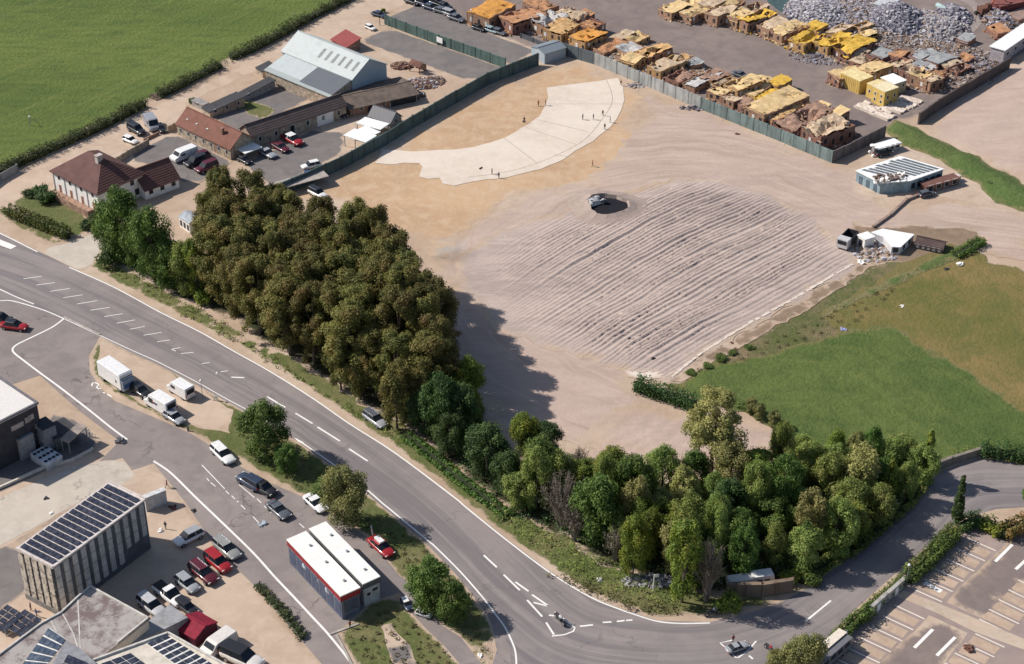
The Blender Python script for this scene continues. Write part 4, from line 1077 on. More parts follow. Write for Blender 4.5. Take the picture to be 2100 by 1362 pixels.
r = empty('storage_tank', P(1932, 22), ang(1932, 22, 20, 10), 'pale turquoise cylinder tank lying by the haul loop', 'tank')
m = MB(); m.tube([(-1.7, 0, .7), (1.7, 0, .7)], .6, 12); m.build('shell', M((.38, .48, .48)), r)
building('grey_hut', 'pale grey-roofed hut on top of the rubble at the top edge', 'hut', (1790, 8), (1815, 16), (1840, -2), 10, 'flat', 'x', 0, .1, MID, M((.5, .52, .54)), [])

# ------------------------------------------------------------------ right-hand buildings
r, L, D, z = building('office', 'small office with L-shaped white roof below the depot corner', 'office', (1789, 299), (1802, 307), (1838, 289), 13, 'flat', 'x', 0, .2, M((.30, .28, .27), .8, 0, .3), WROOF, [('r', 4, .6, .8, .9), ('f', 1, .6, .6, .8)])
r = empty('radar_mast', P(1787, 320), 0, 'white disc on a thin mast beside the small white-roofed office', 'mast')
m = MB(); m.tube([(0, 0, 0), (0, 0, 2.1)], .07); m.build('mast', WFR, r)
m = MB(); m.tube([(0, 0, 2.1), (0, 0, 2.3)], [.5, .5], 12); m.build('disc', WHITE, r)
for i, (x, y, lb) in enumerate(((1783, 314, 'white drum left of the radar mast foot'), (1790, 322, 'white drum right of the radar mast foot'))):
    m = MB(); m.tube([(0, 0, 0), (0, 0, .25), (0, 0, .5)], [.25, .32, .2], 8); m.build('lid_drum', WHITE, None, P(x, y)); o = bpy.context.scene.collection.objects[-1]; tag(o, lb, 'drum')


def polybuilding(name, label, cat, quad, hpx, wm, rm, th=.15, stripes=None, dz=0, at=None):
    z = hz(*(at or quad[1]), hpx) + dz
    w = [P(*p, z) for p in quad]; o = Vector((w[0].x, w[0].y, 0)); w = [p - o for p in w]
    root = empty(name, o, 0, label, cat)
    m = MB(); m.hexa([(p.x, p.y, -.1) for p in w], [(p.x, p.y, z - .01) for p in w]); m.build('wall', wm, root)
    c = sum((Vector(p) for p in w), Vector()) / len(w)
    q = [c + (p - c) * 1.03 for p in w]; m = MB(); m.slab([(p.x, p.y, z + th) for p in q], th); rf = m.build('roof', rm, root)
    return root, w, z, rf


r, w, z, rf = polybuilding('striped_building', 'damaged workshop with white and grey striped roof and pale blue front', 'workshop', [(1757, 351), (1806, 376), (1866, 372), (1934, 348), (1846, 322)], 22, M((.26, .35, .39), .8, 0, .3, 1, .4), WROOF)
A_, B_, C_, D__ = w[0], w[1] * .3 + w[2] * .7, w[3], w[4]
for i in range(9):
    t0, t1 = .05 + i * .105, .122 + i * .105
    m = MB(); q = [A_ * (1 - t0) * 1 + D__ * t0, A_ * (1 - t1) + D__ * t1]
    e0, e1 = B_ * (1 - t0) + C_ * t0, B_ * (1 - t1) + C_ * t1
    f0 = .05 + .04 * (i % 3); f1 = .95 - .1 * (i == 2) - .3 * (i < 2)
    pts = [q[0].lerp(e0, f0), q[1].lerp(e1, f0), q[1].lerp(e1, f1), q[0].lerp(e0, f1)]
    m.slab([(p.x, p.y, z + .19) for p in pts], .03); m.build('roof_strip', M((.13, .15, .17), .6), rf)
m = MB(); rnd = random.Random(4)
for _ in range(60):
    t = rnd.random(); p = w[1].lerp(w[2], t) * 1 + Vector((rnd.uniform(-1.5, .5), rnd.uniform(-.2, 2.2), 0))
    m.chunk((p.x, p.y, z + .2 + rnd.uniform(0, .3)), rnd.uniform(.12, .5), rnd, rnd.randrange(2))
m.build('torn_roofing', [WHITE, RB[0]], r)
for t in (.2, .5, .8):
    p = w[0].lerp(w[1], t); a_ = math.atan2(w[1].y - w[0].y, w[1].x - w[0].x)
    m = MB(); m.obox((p.x, p.y, .8), .8, .12, 1.5, a_); m.build('door', M((.10, .14, .18)), r)
for t in (.12, .3, .5, .7, .88):
    p = w[2].lerp(w[3], t); a_ = math.atan2(w[3].y - w[2].y, w[3].x - w[2].x)
    m = MB(); m.obox((p.x, p.y, 1.0), .9, .12, 1.1, a_); m.build('window', WIN, r)
for dx in (0, 18):
    building('white_turret', 'white flat-topped porch block, %s at the front of the striped building' % ('left one' if dx == 0 else 'right one'), 'porch', (1791 + dx, 373), (1800 + dx, 379), (1812 + dx, 373), 15, 'flat', 'x', 0, .1, M((.5, .48, .47)), WHITE, [('f', 1, .5, .4, .8)])
r, L, D, z = building('brown_shed', 'long rust-brown roofed shed beside the striped building', 'shed', (1889, 376), (1901, 384), (1954, 358), 13, 'flat', 'x', 0, .25, M((.20, .11, .08), .85, 0, .4), M((.17, .085, .068), .8, 0, .2), [('r', 4, .4, 1.0, 1.0, dict(pm=DARK))])
building('white_box', 'small pale hut at the far end of the brown-roofed shed', 'hut', (1950, 361), (1958, 366), (1966, 360), 9, 'flat', 'x', 0, .08, M((.5, .42, .38)), M((.6, .5, .46)))
wall('timber_walkway', 'narrow timber walkway from the striped building down to the wrecked white house', [(1790, 468), (1824, 444), (1858, 412)], 5, [M((.30, .22, .18))], .5, 'walkway')
wall('timber_walkway', 'short timber walkway towards the brown-roofed shed', [(1860, 412), (1896, 397)], 4, [M((.30, .22, .18))], .4, 'walkway')
r, w, z, rf = polybuilding('white_house', 'wrecked white house with ribbed white roof at the arena edge', 'house', [(1787, 478), (1812, 487), (1829, 507), (1846, 508), (1874, 482), (1810, 471)], 15, M((.60, .58, .58), .8, 0, .2, 1, .3), sheetmetal((.80, .80, .80), 'X', .1, .5))
for t in (.3, .7):
    p = w[3].lerp(w[4], t); a_ = math.atan2(w[4].y - w[3].y, w[4].x - w[3].x)
    m = MB(); m.obox((p.x, p.y, .9), .8, .12, .9, a_); m.build('window', WIN, r)
p = w[2].lerp(w[3], .5); m = MB(); m.obox((p.x, p.y, .9), .9, .14, .8, 0); m.build('window', WIN, r)
building('white_block', 'small white block with dark doorway left of the wrecked white house', 'block', (1759, 483), (1774, 493), (1788, 483), 18, 'flat', 'x', 0, .1, WHITE, WROOF, [('f', 1, .2, .8, 1.2, dict(pm=DARK, name='door'))])
building('dark_shed', 'dark brown shed with pitched roof right of the wrecked white house', 'shed', (1877, 501), (1932, 513), (1946, 498), 9, 'gable', 'x', .7, .2, M((.16, .13, .12), .8, 0, .4), M((.09, .06, .055), .8), [('f', 5, .35, .5, .7, dict(pm=WFR, fm=DARK))])

# ------------------------------------------------------------------ lower-left buildings
PANEL = (lambda n: n.done(n.mix(n.ramp(n.noise(1.5, 3), .4, .7), (.028, .032, .05), (.06, .065, .09)), .2))(N('solar_glass'))
PANEL2 = (lambda n: n.done(n.mix(n.ramp(n.noise(.8, 3), .4, .7), (.06, .08, .12), (.13, .16, .20)), .2))(N('solar_glass_pale'))
loc, rz, L, D, z = site((35, 1127), (108, 1165), (312, 1033), 100)
r = empty('office_block', loc, rz, 'grey panelled four-storey block with solar panels covering its flat roof', 'building')
CREAMW = (lambda n: n.done(n.mix(n.ramp(n.noise(1.6, 6, rough=.8), .48, .60), (.56, .50, .42), (.16, .14, .12)), .9))(N('peeling_cream'))
GP = M((.44, .43, .42), .8, 0, .22, .7, .5)
m = MB(); m.box(.06, .06, -.1, L - .06, D - .06, z - .05); m.build('wall', DGREY, r)
m = MB(); m.box(-.12, -.12, z - .05, L + .12, D + .12, z + .22); m.box(-.12, -.12, z + .22, L + .12, .05, z + .36); m.box(-.12, D - .05, z + .22, L + .12, D + .12, z + .36); m.build('roof', M((.60, .54, .51)), r)
nb = 11
for i in range(nb):
    y0, y1 = D * i / nb + .22, D * (i + .62) / nb + .1
    for j in range(4):
        za, zb = 1.0 + (z - 1.1) * j / 4, 1.0 + (z - 1.1) * (j + 1) / 4 - .10
        if i > 7 and j == 0: continue
        m = MB(); m.box(L - .05, y0, za, L + .10, y1, zb); m.build('facade_panel', GP, r)
for i in range(5):
    x0, x1 = L * i / 5 + .05, L * (i + .72) / 5
    m = MB(); m.box(x0, -.10, .9, x1, .05, z - .06); m.build('facade_panel', CREAMW, r)
    for j in range(4):
        m = MB(); m.box(x1 + .02, -.04, 1.1 + j * (z - 1.2) / 4, x1 + L * .26 / 5, .05, 1.0 + (j + .8) * (z - 1.2) / 4); m.build('window', WIN, r)
m = MB(); m.box(.0, -.14, .1, L, .04, .85); m.build('plinth', M((.22, .21, .2)), r)
for i in range(15):
    m = MB(); y0 = .3 + (D - .6) * i / 15; y1 = y0 + (D - .6) / 15 * .74
    for j in range(6):
        x0 = .25 + (L - .5) * j / 6; m.slab([(x0, y0, z + .30), (x0 + (L - .5) / 6 * .90, y0, z + .30), (x0 + (L - .5) / 6 * .90, y1, z + .42), (x0, y1, z + .42)], .05)
    m.build('solar_panel', PANEL, r)
building('white_screen', 'short leaning white screen wall behind the solar-roofed block', 'screen wall', (292, 1018), (297, 1024), (334, 1000), 26, 'flat', 'x', 0, .03, M((.52, .52, .53)), M((.6, .6, .6)), D=None)

# modular building with red fascia
for nm, lab, A, B, C, fas, win in (('modular_block', 'white-roofed modular block with red fascia and grey-blue glass front', (590, 1108), (699, 1223), (737, 1206), M((.30, .03, .035), .6), 1), ('modular_block', 'plain white-roofed modular block behind the red-fascia block', (636, 1086), (745, 1198), (781, 1187), M((.12, .12, .13)), 0)):
    loc, rz, L, D, z = site(A, B, C, 48 if win else 46)
    r = empty(nm, loc, rz, lab, 'building')
    m = MB(); m.box(0, 0, -.05, L, D, z - .02); m.build('wall', M((.14, .155, .20), .5, 0, .3, .7, .3) if win else M((.50, .50, .51), .7), r)
    m = MB(); m.box(-.12, -.12, z - .02, L + .12, D + .12, z + .14); m.build('roof', M((.80, .78, .74), .8, 0, .10, .5), r)
    m = MB(); m.box(-.10, -.10, z - .85, L + .10, -.02, z - .02); m.box(L + .02, -.10, z - .85, L + .10, D + .1, z - .02); m.box(-.10, -.02, z - .85, -.02, D + .1, z - .02); m.build('fascia', fas, r)
    m = MB()
    for q_ in (.2, .5, .83): m.box(L * q_, D * .6, z + .14, L * q_ + .3, D * .6 + .3, z + .32)
    m.build('roof_vent', MID, r)
    if win:
        for i in range(7): opening(r, 'f', L, D, L * (i + .5) / 7, .35, L / 7 * .72, z - 1.5, fm=M((.20, .22, .27)), pm=M((.07, .09, .15), .2))
        for i in range(3): opening(r, 'f', L, D, L * (.30 + .22 * i), z - 1.9, .9, .5, fm=WFR, pm=M((.45, .5, .55)), name='sign')
        opening(r, 'r', L, D, D / 2, .9, D * .8, z - 2.0, fm=MID, pm=M((.10, .12, .15), .2))
    else:
        opening(r, 'r', L, D, D * .3, 1.5, .5, .5, fm=WFR, pm=DARK); opening(r, 'r', L, D, D * .7, 1.9, .8, .45, fm=WFR, pm=DARK)

# dark building at left edge
loc, rz, L, D, z = site((-133, 822), (-40, 888), (62, 820), 88)
r = empty('warehouse', loc, rz, 'dark-walled warehouse with white tiled roof cut off by the left edge', 'building')
m = MB(); m.box(0, 0, -.1, L, D, z); m.build('wall', M((.045, .045, .055), .6, 0, .3), r)
m = MB(); m.box(-.15, -.15, z, L + .15, D + .15, z + .12); m.build('roof', (lambda n: (lambda b: (n.put(b.inputs['Vector'], n.co), b.inputs['Color1'].__setattr__('default_value', (.74, .71, .68, 1)), b.inputs['Color2'].__setattr__('default_value', (.70, .67, .64, 1)), b.inputs['Mortar'].__setattr__('default_value', (.42, .39, .37, 1)), b.inputs['Scale'].__setattr__('default_value', 1.2), n.done(b.outputs[0], .8)))(n.new('ShaderNodeTexBrick'))[-1])(N('white_tiles')), r)
m = MB(); m.box(L - .1, -.2, z + .12, L + .2, D + .2, z + .4); m.box(-.2, D - .1, z + .12, L - .1, D + .2, z + .4); m.build('parapet', M((.16, .15, .17)), r)
for (t, z0, w_, h_) in ((.86, z * .74, .8, .8), (.80, z * .72, .8, .8), (.93, z * .5, .35, .6), (.94, z * .3, .35, .5), (.95, z * .14, .3, .3), (.66, z * .7, 1, .7), (.56, z * .7, 1, .7)):
    opening(r, 'r', L, D, D * t, z0, w_, h_, fm=M((.25, .22, .22)), pm=M((.42, .36, .33)))
m = MB(); m.box(L, D * .55, 0, L + .5, D * .82, z * .48); m.build('lower_cladding', MID, r)
building('annex_tower', 'grey service tower with white duct attached beside the dark warehouse', 'tower', (68, 868), (88, 884), (106, 866), 48, 'flat', 'x', 0, .05, M((.22, .23, .26), .6), M((.05, .05, .065)), [('f', 2, 1, .4, .8)])
building('dark_annex', 'low black-roofed annex between warehouse tower and mesh awning', 'annex', (84, 880), (112, 902), (155, 876), 26, 'flat', 'x', 0, .05, DGREY, M((.05, .05, .06)), [('f', 2, .6, .6, .8)])
r, L, D, z = canopy('mesh_awning', 'triangular brown mesh awning beside the dark annex', (122, 900), (140, 908), (160, 872), 26, M((.30, .25, .22), .8, 0, .3), 'awning', slope=.5, posts=4)
r, L, D, z = building('air_unit', 'white box of air-conditioning fans on the dark yard floor', 'air unit', (62, 932), (96, 954), (124, 934), 12, 'flat', 'x', 0, .03, M((.55, .55, .57)), M((.62, .64, .68)), [])
for i in range(3):
    for j in range(4):
        m = MB(); m.tube([(L * (i + .5) / 3, D * (j + .5) / 4, z + .16), (L * (i + .5) / 3, D * (j + .5) / 4, z + .22)], .28, 10); m.build('fan', DARK, r)
wall('yard_kerb_wall', 'pale low wall curving along the dark yard by the warehouse', [(-20, 1012), (40, 985), (90, 962), (150, 945), (190, 924)], 5, [CREAM], .3)

# large complex at the bottom left
CR = (lambda n: n.done(n.mix(n.ramp(n.noise(.35, 6, rough=.75), .42, .62), (.36, .33, .31), (.17, .13, .125)), .95))(N('weathered_roof'))
r, w, z, rf = polybuilding('concrete_building', 'large low building with weathered concrete roof peaking behind the solar-roofed block', 'building', [(-60, 1390), (84, 1283), (126, 1260), (160, 1228), (186, 1206), (304, 1271), (241, 1322), (196, 1356), (120, 1420), (-60, 1500)], 52, CREAM, CR, .2, at=(304, 1271))
m = MB()
for i in range(0, 6):
    a_, b_ = w[i], w[i + 1]; d = (b_ - a_); 
    m.obox((a_ + b_) / 2 + Vector((0, 0, .30)), d.length, .22, .25, math.atan2(d.y, d.x))
m.build('parapet', M((.55, .52, .48)), r)
def panels(root, org, q, nx, ny, z, mat, name='solar_panel', tilt=.25, fm=None):
    w = [P(*p, z) - org for p in q]
    for j in range(ny):
        m = MB()
        for i in range(nx):
            def pt(a, b): return w[0].lerp(w[1], a).lerp(w[3].lerp(w[2], a), b)
            a0, a1, b0, b1 = i / nx + .012, (i + 1) / nx - .012, j / ny + .02, (j + 1) / ny - .02
            qq = [pt(a0, b0), pt(a1, b0), pt(a1, b1), pt(a0, b1)]
            m.slab([(p.x, p.y, z + .30) for p in qq], .06)
        m.build(name, mat, root)
    c = [(p.x, p.y, z + .22) for p in w]; m = MB(); m.slab(c, .05); m.build('panel_frame', WFR, root)
org = r.location.copy()
m = MB()
for sg in ([(127, 1258), (150, 1300), (165, 1345)], [(160, 1230), (163, 1290), (166, 1345)], [(105, 1275), (118, 1300)]):
    strip(m, [P(*q_, z) - org for q_ in sg], .16, z + .23, .03, world=True)
m.build('roof_seam', M((.52, .49, .46)), r)
panels(r, org, [(101, 1290), (136, 1314), (90, 1375), (40, 1375)], 4, 5, z, PANEL2)
r, w, z, rf = polybuilding('solar_building', 'low roof covered in dark solar panels at the bottom edge', 'building', [(192, 1358), (240, 1338), (345, 1302), (475, 1375), (470, 1480), (120, 1480)], 66, at=(345, 1302), wm=CREAM, rm=M((.60, .54, .46), .9, 0, .2), th=.2)
org = r.location.copy()
panels(r, org, [(300, 1322), (340, 1304), (452, 1375), (408, 1400)], 3, 9, z, PANEL)
panels(r, org, [(205, 1364), (268, 1342), (320, 1380), (280, 1420)], 3, 5, z, PANEL)
m = MB()
for i in range(3, 5): pass
a_, b_ = [P(*p, z) - org + Vector((0, 0, .3)) for p in ((192, 1358), (345, 1302))]; d = b_ - a_
m.obox((a_ + b_) / 2, d.length, .25, .35, math.atan2(d.y, d.x)); a_, b_ = [P(*p, z) - org + Vector((0, 0, .3)) for p in ((345, 1302), (475, 1375))]; d = b_ - a_
m.obox((a_ + b_) / 2, d.length, .25, .35, math.atan2(d.y, d.x)); m.build('parapet', M((.55, .52, .48)), r)
r, w, z, rf = polybuilding('solar_building', 'fan-shaped set of pale-framed solar panels at the bottom left edge', 'building', [(135, 1318), (160, 1330), (196, 1362), (150, 1440), (80, 1440), (100, 1380)], 72, CREAM, M((.25, .25, .27)), .15, at=(160, 1330))
panels(r, r.location.copy(), [(140, 1345), (180, 1362), (165, 1390), (120, 1380)], 4, 2, z, PANEL)
r, w, z, rf = polybuilding('grey_canopy', 'plain grey flat canopy between the concrete roof and the parked cars', 'canopy', [(243, 1318), (257, 1331), (385, 1266), (349, 1239)], 34, MID, M((.40, .38, .38), .8, 0, .12), .12)
bpy.data.objects.remove(r.children[0])
for p in w:
    m = MB(); m.obox((p.x * .97, p.y * .97, z / 2 - .05), .14, .14, z - .1); m.build('post', MID, r)
r, L, D, z = building('red_tent', 'dark red pitched tent roof beside the grey canopy', 'tent', (362, 1290), (400, 1312), (458, 1285), 18, 'gable', 'x', .8, .1, M((.07, .012, .025)), M((.24, .014, .035), .8), [])
# solar rows on the ground at left
for i, (x, y, lb) in enumerate(((14, 1282, 'rusty framed solar table at the far left edge'), (50, 1292, 'solar table between the far left one and the concrete roof'))):
    r = empty('solar_table', P(x, y), ang(x, y, 50, 30), lb, 'solar table')
    m = MB()
    for a in range(3):
        for b in range(4): m.slab([(-1.6 + a * 1.1, -1.6 + b * .85, .9 + b * .12), (-.6 + a * 1.1, -1.6 + b * .85, .9 + b * .12), (-.6 + a * 1.1, -.85 + b * .85, 1 + b * .12), (-1.6 + a * 1.1, -.85 + b * .85, 1 + b * .12)], .05)
    m.build('solar_panel', PANEL, r)
    for sx in (-1.4, 1.5):
        for sy in (-1.4, 1.4): m = MB(); m.box(sx - .05, sy - .05, 0, sx + .05, sy + .05, 1.0 if sy < 0 else 1.3); m.build('leg', MID, r)

# trailers, huts in the greenery
def hut(label, A, B, C, hpx, wm, rm, name='hut', roof='gable', axis='x', rise=.5, wins=(), cat='hut'):
    return building(name, label, cat, A, B, C, hpx, roof, axis, rise, .12, wm, rm, wins)
hut('small white garden room with grey glass roof behind the green trees', (367, 445), (388, 459), (413, 448), 20, WHITE, M((.35, .38, .42)), 'garden_room', 'gable', 'x', .6, [('f', 3, .4, .6, 1.1), ('r', 1, .4, .7, 1.2)])
hut('grey shed wall with small windows half hidden among roadside trees', (1046, 958), (1062, 970), (1080, 958), 34, M((.42, .42, .44), .8, 0, .2, 1, .5), M((.35, .28, .26)), 'tree_shed', 'flat', 'x', 0, [('f', 2, 2.0, .5, .7)])
wall('stone_retaining_wall', 'rough brown stone retaining wall below the white caravan', [(1490, 1222), (1560, 1222), (1624, 1212)], 26, [stained((.26, .19, .14))], .6)
wall('bridge_parapet', 'dark low bridge-like parapet at the top of the right-hand road', [(1907, 968), (1950, 951), (2011, 932)], 15, [M((.22, .19, .16))], .5)
wall('garden_wall', 'low pale wall with white doors between the two car-park hedges', [(1784, 1262), (1815, 1234), (1850, 1203)], 18, [M((.38, .36, .33))], .5)
for i, (x, y, lb) in enumerate(((1783, 1262, 'white door nearest the lower hedge in the garden wall'), (1797, 1250, 'second white door in the garden wall'), (1834, 1217, 'white door nearest the upper hedge in the garden wall'))):
    m = MB(); m.obox((0, 0, .6), .75, .2, 1.2, 0); o = m.build('panel_door', WHITE, None, P(x + 3, y + 3)); o.rotation_euler[2] = ang(x, y, 35, -32); tag(o, lb, 'door')
# ================================================================== foliage
def leafmat(name, a, b, c, dry=None):
    n = N(name)
    t = n.attr('tint')
    col = n.mix(n.ramp(t, .0, .55), a, b)
    col = n.mix(n.ramp(t, .5, 1.0), col, c)
    if dry: col = n.mix(n.math('MULTIPLY', n.ramp(n.noise(.35, 3), .50, .66), dry[3]), col, dry[:3])
    oi = n.new('ShaderNodeObjectInfo').outputs['Random']
    h = n.new('ShaderNodeHueSaturation'); n.put(h.inputs['Color'], col)
    n.put(h.inputs['Value'], n.math('ADD', n.math('MULTIPLY', oi, .45), .98)); n.put(h.inputs['Hue'], n.math('ADD', n.math('MULTIPLY', oi, .03), .485))
    tr = n.new('ShaderNodeBsdfTranslucent'); n.put(tr.inputs['Color'], h.outputs[0])
    mx = n.new('ShaderNodeMixShader'); mx.inputs[0].default_value = .32
    n.done(h.outputs[0], .65)
    n.t.links.new(n.b.outputs[0], mx.inputs[1]); n.t.links.new(tr.outputs[0], mx.inputs[2])
    n.t.links.new(mx.outputs[0], n.t.nodes['Material Output'].inputs[0])
    return n.mat


L_POP = leafmat('poplar_leaf', (.072, .078, .022), (.135, .132, .036), (.225, .195, .058), (.25, .145, .055, .45))
L_GRN = leafmat('green_leaf', (.045, .085, .018), (.090, .150, .032), (.155, .22, .050))
L_DRK = leafmat('dark_leaf', (.030, .060, .020), (.055, .098, .028), (.10, .155, .045))
L_BRT = leafmat('bright_leaf', (.07, .11, .02), (.14, .185, .03), (.26, .27, .04), (.36, .30, .04, .35))
L_OLV = leafmat('olive_leaf', (.10, .11, .040), (.185, .185, .065), (.29, .27, .10))
L_MID = leafmat('wood_leaf', (.095, .135, .034), (.185, .235, .058), (.31, .335, .095), (.26, .22, .085, .3))
L_PAL = leafmat('pale_leaf', (.15, .155, .05), (.26, .25, .085), (.38, .35, .13))
L_GRY = leafmat('grey_leaf', (.10, .09, .065), (.16, .14, .105), (.22, .19, .14))
L_BRN = leafmat('weed_leaf', (.075, .080, .030), (.14, .115, .055), (.22, .16, .085), (.06, .09, .025, .6))
L_HDG = leafmat('hedge_leaf', (.045, .075, .018), (.085, .125, .028), (.16, .20, .045), (.20, .15, .05, .35))
L_FHD = leafmat('field_hedge_leaf', (.030, .042, .016), (.055, .072, .024), (.10, .11, .04), (.12, .10, .05, .4))
BARK = M((.13, .105, .085), .95, 0, .4, 3); BARKP = M((.22, .18, .15), .95, 0, .4, 3)


def cloud(name, blobs, n, size, seed, mat, up=.35, flat=.0):
    """crown of separate leaf-sized faces spread through a set of leafy clumps"""
    rs = np.random.RandomState(seed)
    B = np.array(blobs, float)
    wgt = (B[:, 3] * B[:, 4] + B[:, 3] * B[:, 5] + B[:, 4] * B[:, 5]); wgt = wgt / wgt.sum()
    k = rs.choice(len(B), n, p=wgt)
    d = rs.randn(n, 3); d[:, 2] += up; d /= np.linalg.norm(d, axis=1)[:, None]
    rad = .58 + .68 * rs.rand(n) ** 1.2
    c = B[k, :3] + d * B[k, 3:6] * rad[:, None]
    c[:, 2] = np.maximum(c[:, 2], .05)
    nr = d + rs.randn(n, 3) * .45; nr[:, 2] += .25; nr /= np.linalg.norm(nr, axis=1)[:, None]
    t = np.cross(nr, rs.randn(n, 3)); t /= np.linalg.norm(t, axis=1)[:, None] + 1e-9
    b = np.cross(nr, t)
    s = size * (.6 + .8 * rs.rand(n))[:, None] / 2
    V = np.stack([c - t * s * 1.1, c + b * s * .7 + nr * s * .15, c + t * s * 1.1, c - b * s * .7 - nr * s * .15], 1).reshape(-1, 3)
    bt = rs.rand(len(B)); tint = .6 * bt[k] + .4 * rs.rand(n)
    me = bpy.data.meshes.new(name)
    me.vertices.add(4 * n); me.vertices.foreach_set('co', V.astype(np.float32).ravel())
    me.loops.add(4 * n); me.loops.foreach_set('vertex_index', np.arange(4 * n, dtype=np.int32))
    me.polygons.add(n); me.polygons.foreach_set('loop_start', np.arange(0, 4 * n, 4, dtype=np.int32))
    me.update(calc_edges=True)
    a = me.attributes.new('tint', 'FLOAT', 'POINT'); a.data.foreach_set('value', np.repeat(tint, 4).astype(np.float32))
    me.materials.append(mat)
    return me


def trunkmesh(name, h, r, blobs, seed, mat, nl=7):
    rnd = random.Random(seed); m = MB()
    top = h * .8; b = rnd.uniform(-.03, .03) * h
    pts = [(0, 0, -.1), (b * .3, 0, top * .35), (b, b * .5, top * .7), (b, b, top)]
    m.tube(pts, [r, r * .75, r * .45, r * .12], 7)
    for q in rnd.sample(list(blobs), min(nl, len(blobs))):
        z0 = min(q[2] * .55, top * .8)
        m.tube([(b * .6, 0, z0), (q[0] * .5, q[1] * .5, z0 + (q[2] - z0) * .6), (q[0], q[1], q[2])], [r * .35, r * .22, r * .05], 5)
    return m.mesh(name, mat)


def crown_blobs(kind, h, R_, seed):
    rnd = random.Random(seed); out = []
    if kind == 'poplar':
        for i in range(84):
            t = rnd.uniform(.08, 1) ** .72; env = math.sqrt(max(0, 1 - (max(0, t - .55) / .47) ** 2)) * (.78 + .22 * min(1, t * 3))
            a = rnd.uniform(0, 6.283); f = rnd.uniform(.35, 1) ** .6; s = rnd.uniform(.42, .95)
            out.append((math.cos(a) * R_ * env * f, math.sin(a) * R_ * env * f, h * t * .94, s, s, s * rnd.uniform(.9, 1.5)))
    elif kind == 'column':
        for i in range(34):
            t = i / 33; rr = R_ * (1 - t) ** .55 * min(1, .35 + t * 4) * .8
            a = rnd.uniform(0, 6.283); s = max(.25, R_ * .38 * (1 - t * .6)) * rnd.uniform(.8, 1.2)
            out.append((math.cos(a) * rr * .6, math.sin(a) * rr * .6, h * (.14 + .84 * t), s, s, s * 1.3))
    elif kind == 'bush':
        for i in range(14):
            a = rnd.uniform(0, 6.283); f = math.sqrt(rnd.random()) * .7; s = R_ * rnd.uniform(.3, .5)
            out.append((math.cos(a) * R_ * f, math.sin(a) * R_ * f, h * rnd.uniform(.25, .7) * (1 - f * .4), s, s, s * .9))
    else:
        for i in range(46):
            a = rnd.uniform(0, 6.283); e = rnd.uniform(-.45, 1); ce = math.sqrt(max(0, 1 - e * e)); f = rnd.uniform(.5, .88); s = R_ * rnd.uniform(.19, .34)
            out.append((math.cos(a) * ce * R_ * f, math.sin(a) * ce * R_ * f, h * .58 + e * h * .36 * (.75 + .25 * f), s, s, s * rnd.uniform(.8, 1.15)))
        for i in range(8):
            a = rnd.uniform(0, 6.283); s = R_ * .3
            out.append((math.cos(a) * R_ * .5, math.sin(a) * R_ * .5, h * .2, s, s, s))
    return out


_tc = {}
UNIT = {'poplar': (15, 3.2, 25000, .22), 'broad': (8, 3.4, 12500, .25), 'column': (8, 1.3, 3600, .32), 'bush': (2.5, 1.6, 1500, .28), 'young': (9, 2.4, 8500, .24)}


def tree(kind, mat, x, yb, yt=None, h=None, r=None, label='', group=None, name=None, v=None, cat='tree', bark=None):
    """x, yb: foot of the trunk in the photo; yt: top of the crown"""
    uh, ur, n, ls = UNIT[kind]
    bl = {'young': 'broad'}.get(kind, kind)
    if v is None: v = random.randrange(4 if kind != 'column' else 3)
    k = (kind, mat.name, v)
    if k not in _tc:
        b = crown_blobs(bl, uh, ur, hash_(kind) + v * 17)
        if kind == 'young': b = [(q[0], q[1], q[2], q[3], q[4], q[5] * 1.3) for q in b]
        _tc[k] = (cloud('crown', b, n, ls, v + 3, mat), trunkmesh('trunk', uh, .30 if kind == 'poplar' else .2 if kind != 'bush' else .06, b, v, bark or BARK))
    g_ = P(x, yb)
    if h is None: h = hz(x, yt, yb - yt)
    s = h / uh; sr = (r / ur) if r else s
    o = empty(name or {'poplar': 'poplar_tree', 'broad': 'broadleaf_tree', 'column': 'columnar_tree', 'bush': 'bush', 'young': 'slender_tree'}[kind], g_, random.uniform(0, 6.28), label, cat, group)
    o.scale = (sr, sr, s)
    for nm, me in zip(('crown', 'trunk'), _tc[k]):
        c = bpy.data.objects.new(nm, me); c.parent = o; COL.objects.link(c)
    return o


def hash_(s): return sum(ord(c) * (i + 3) for i, c in enumerate(s)) % 1000


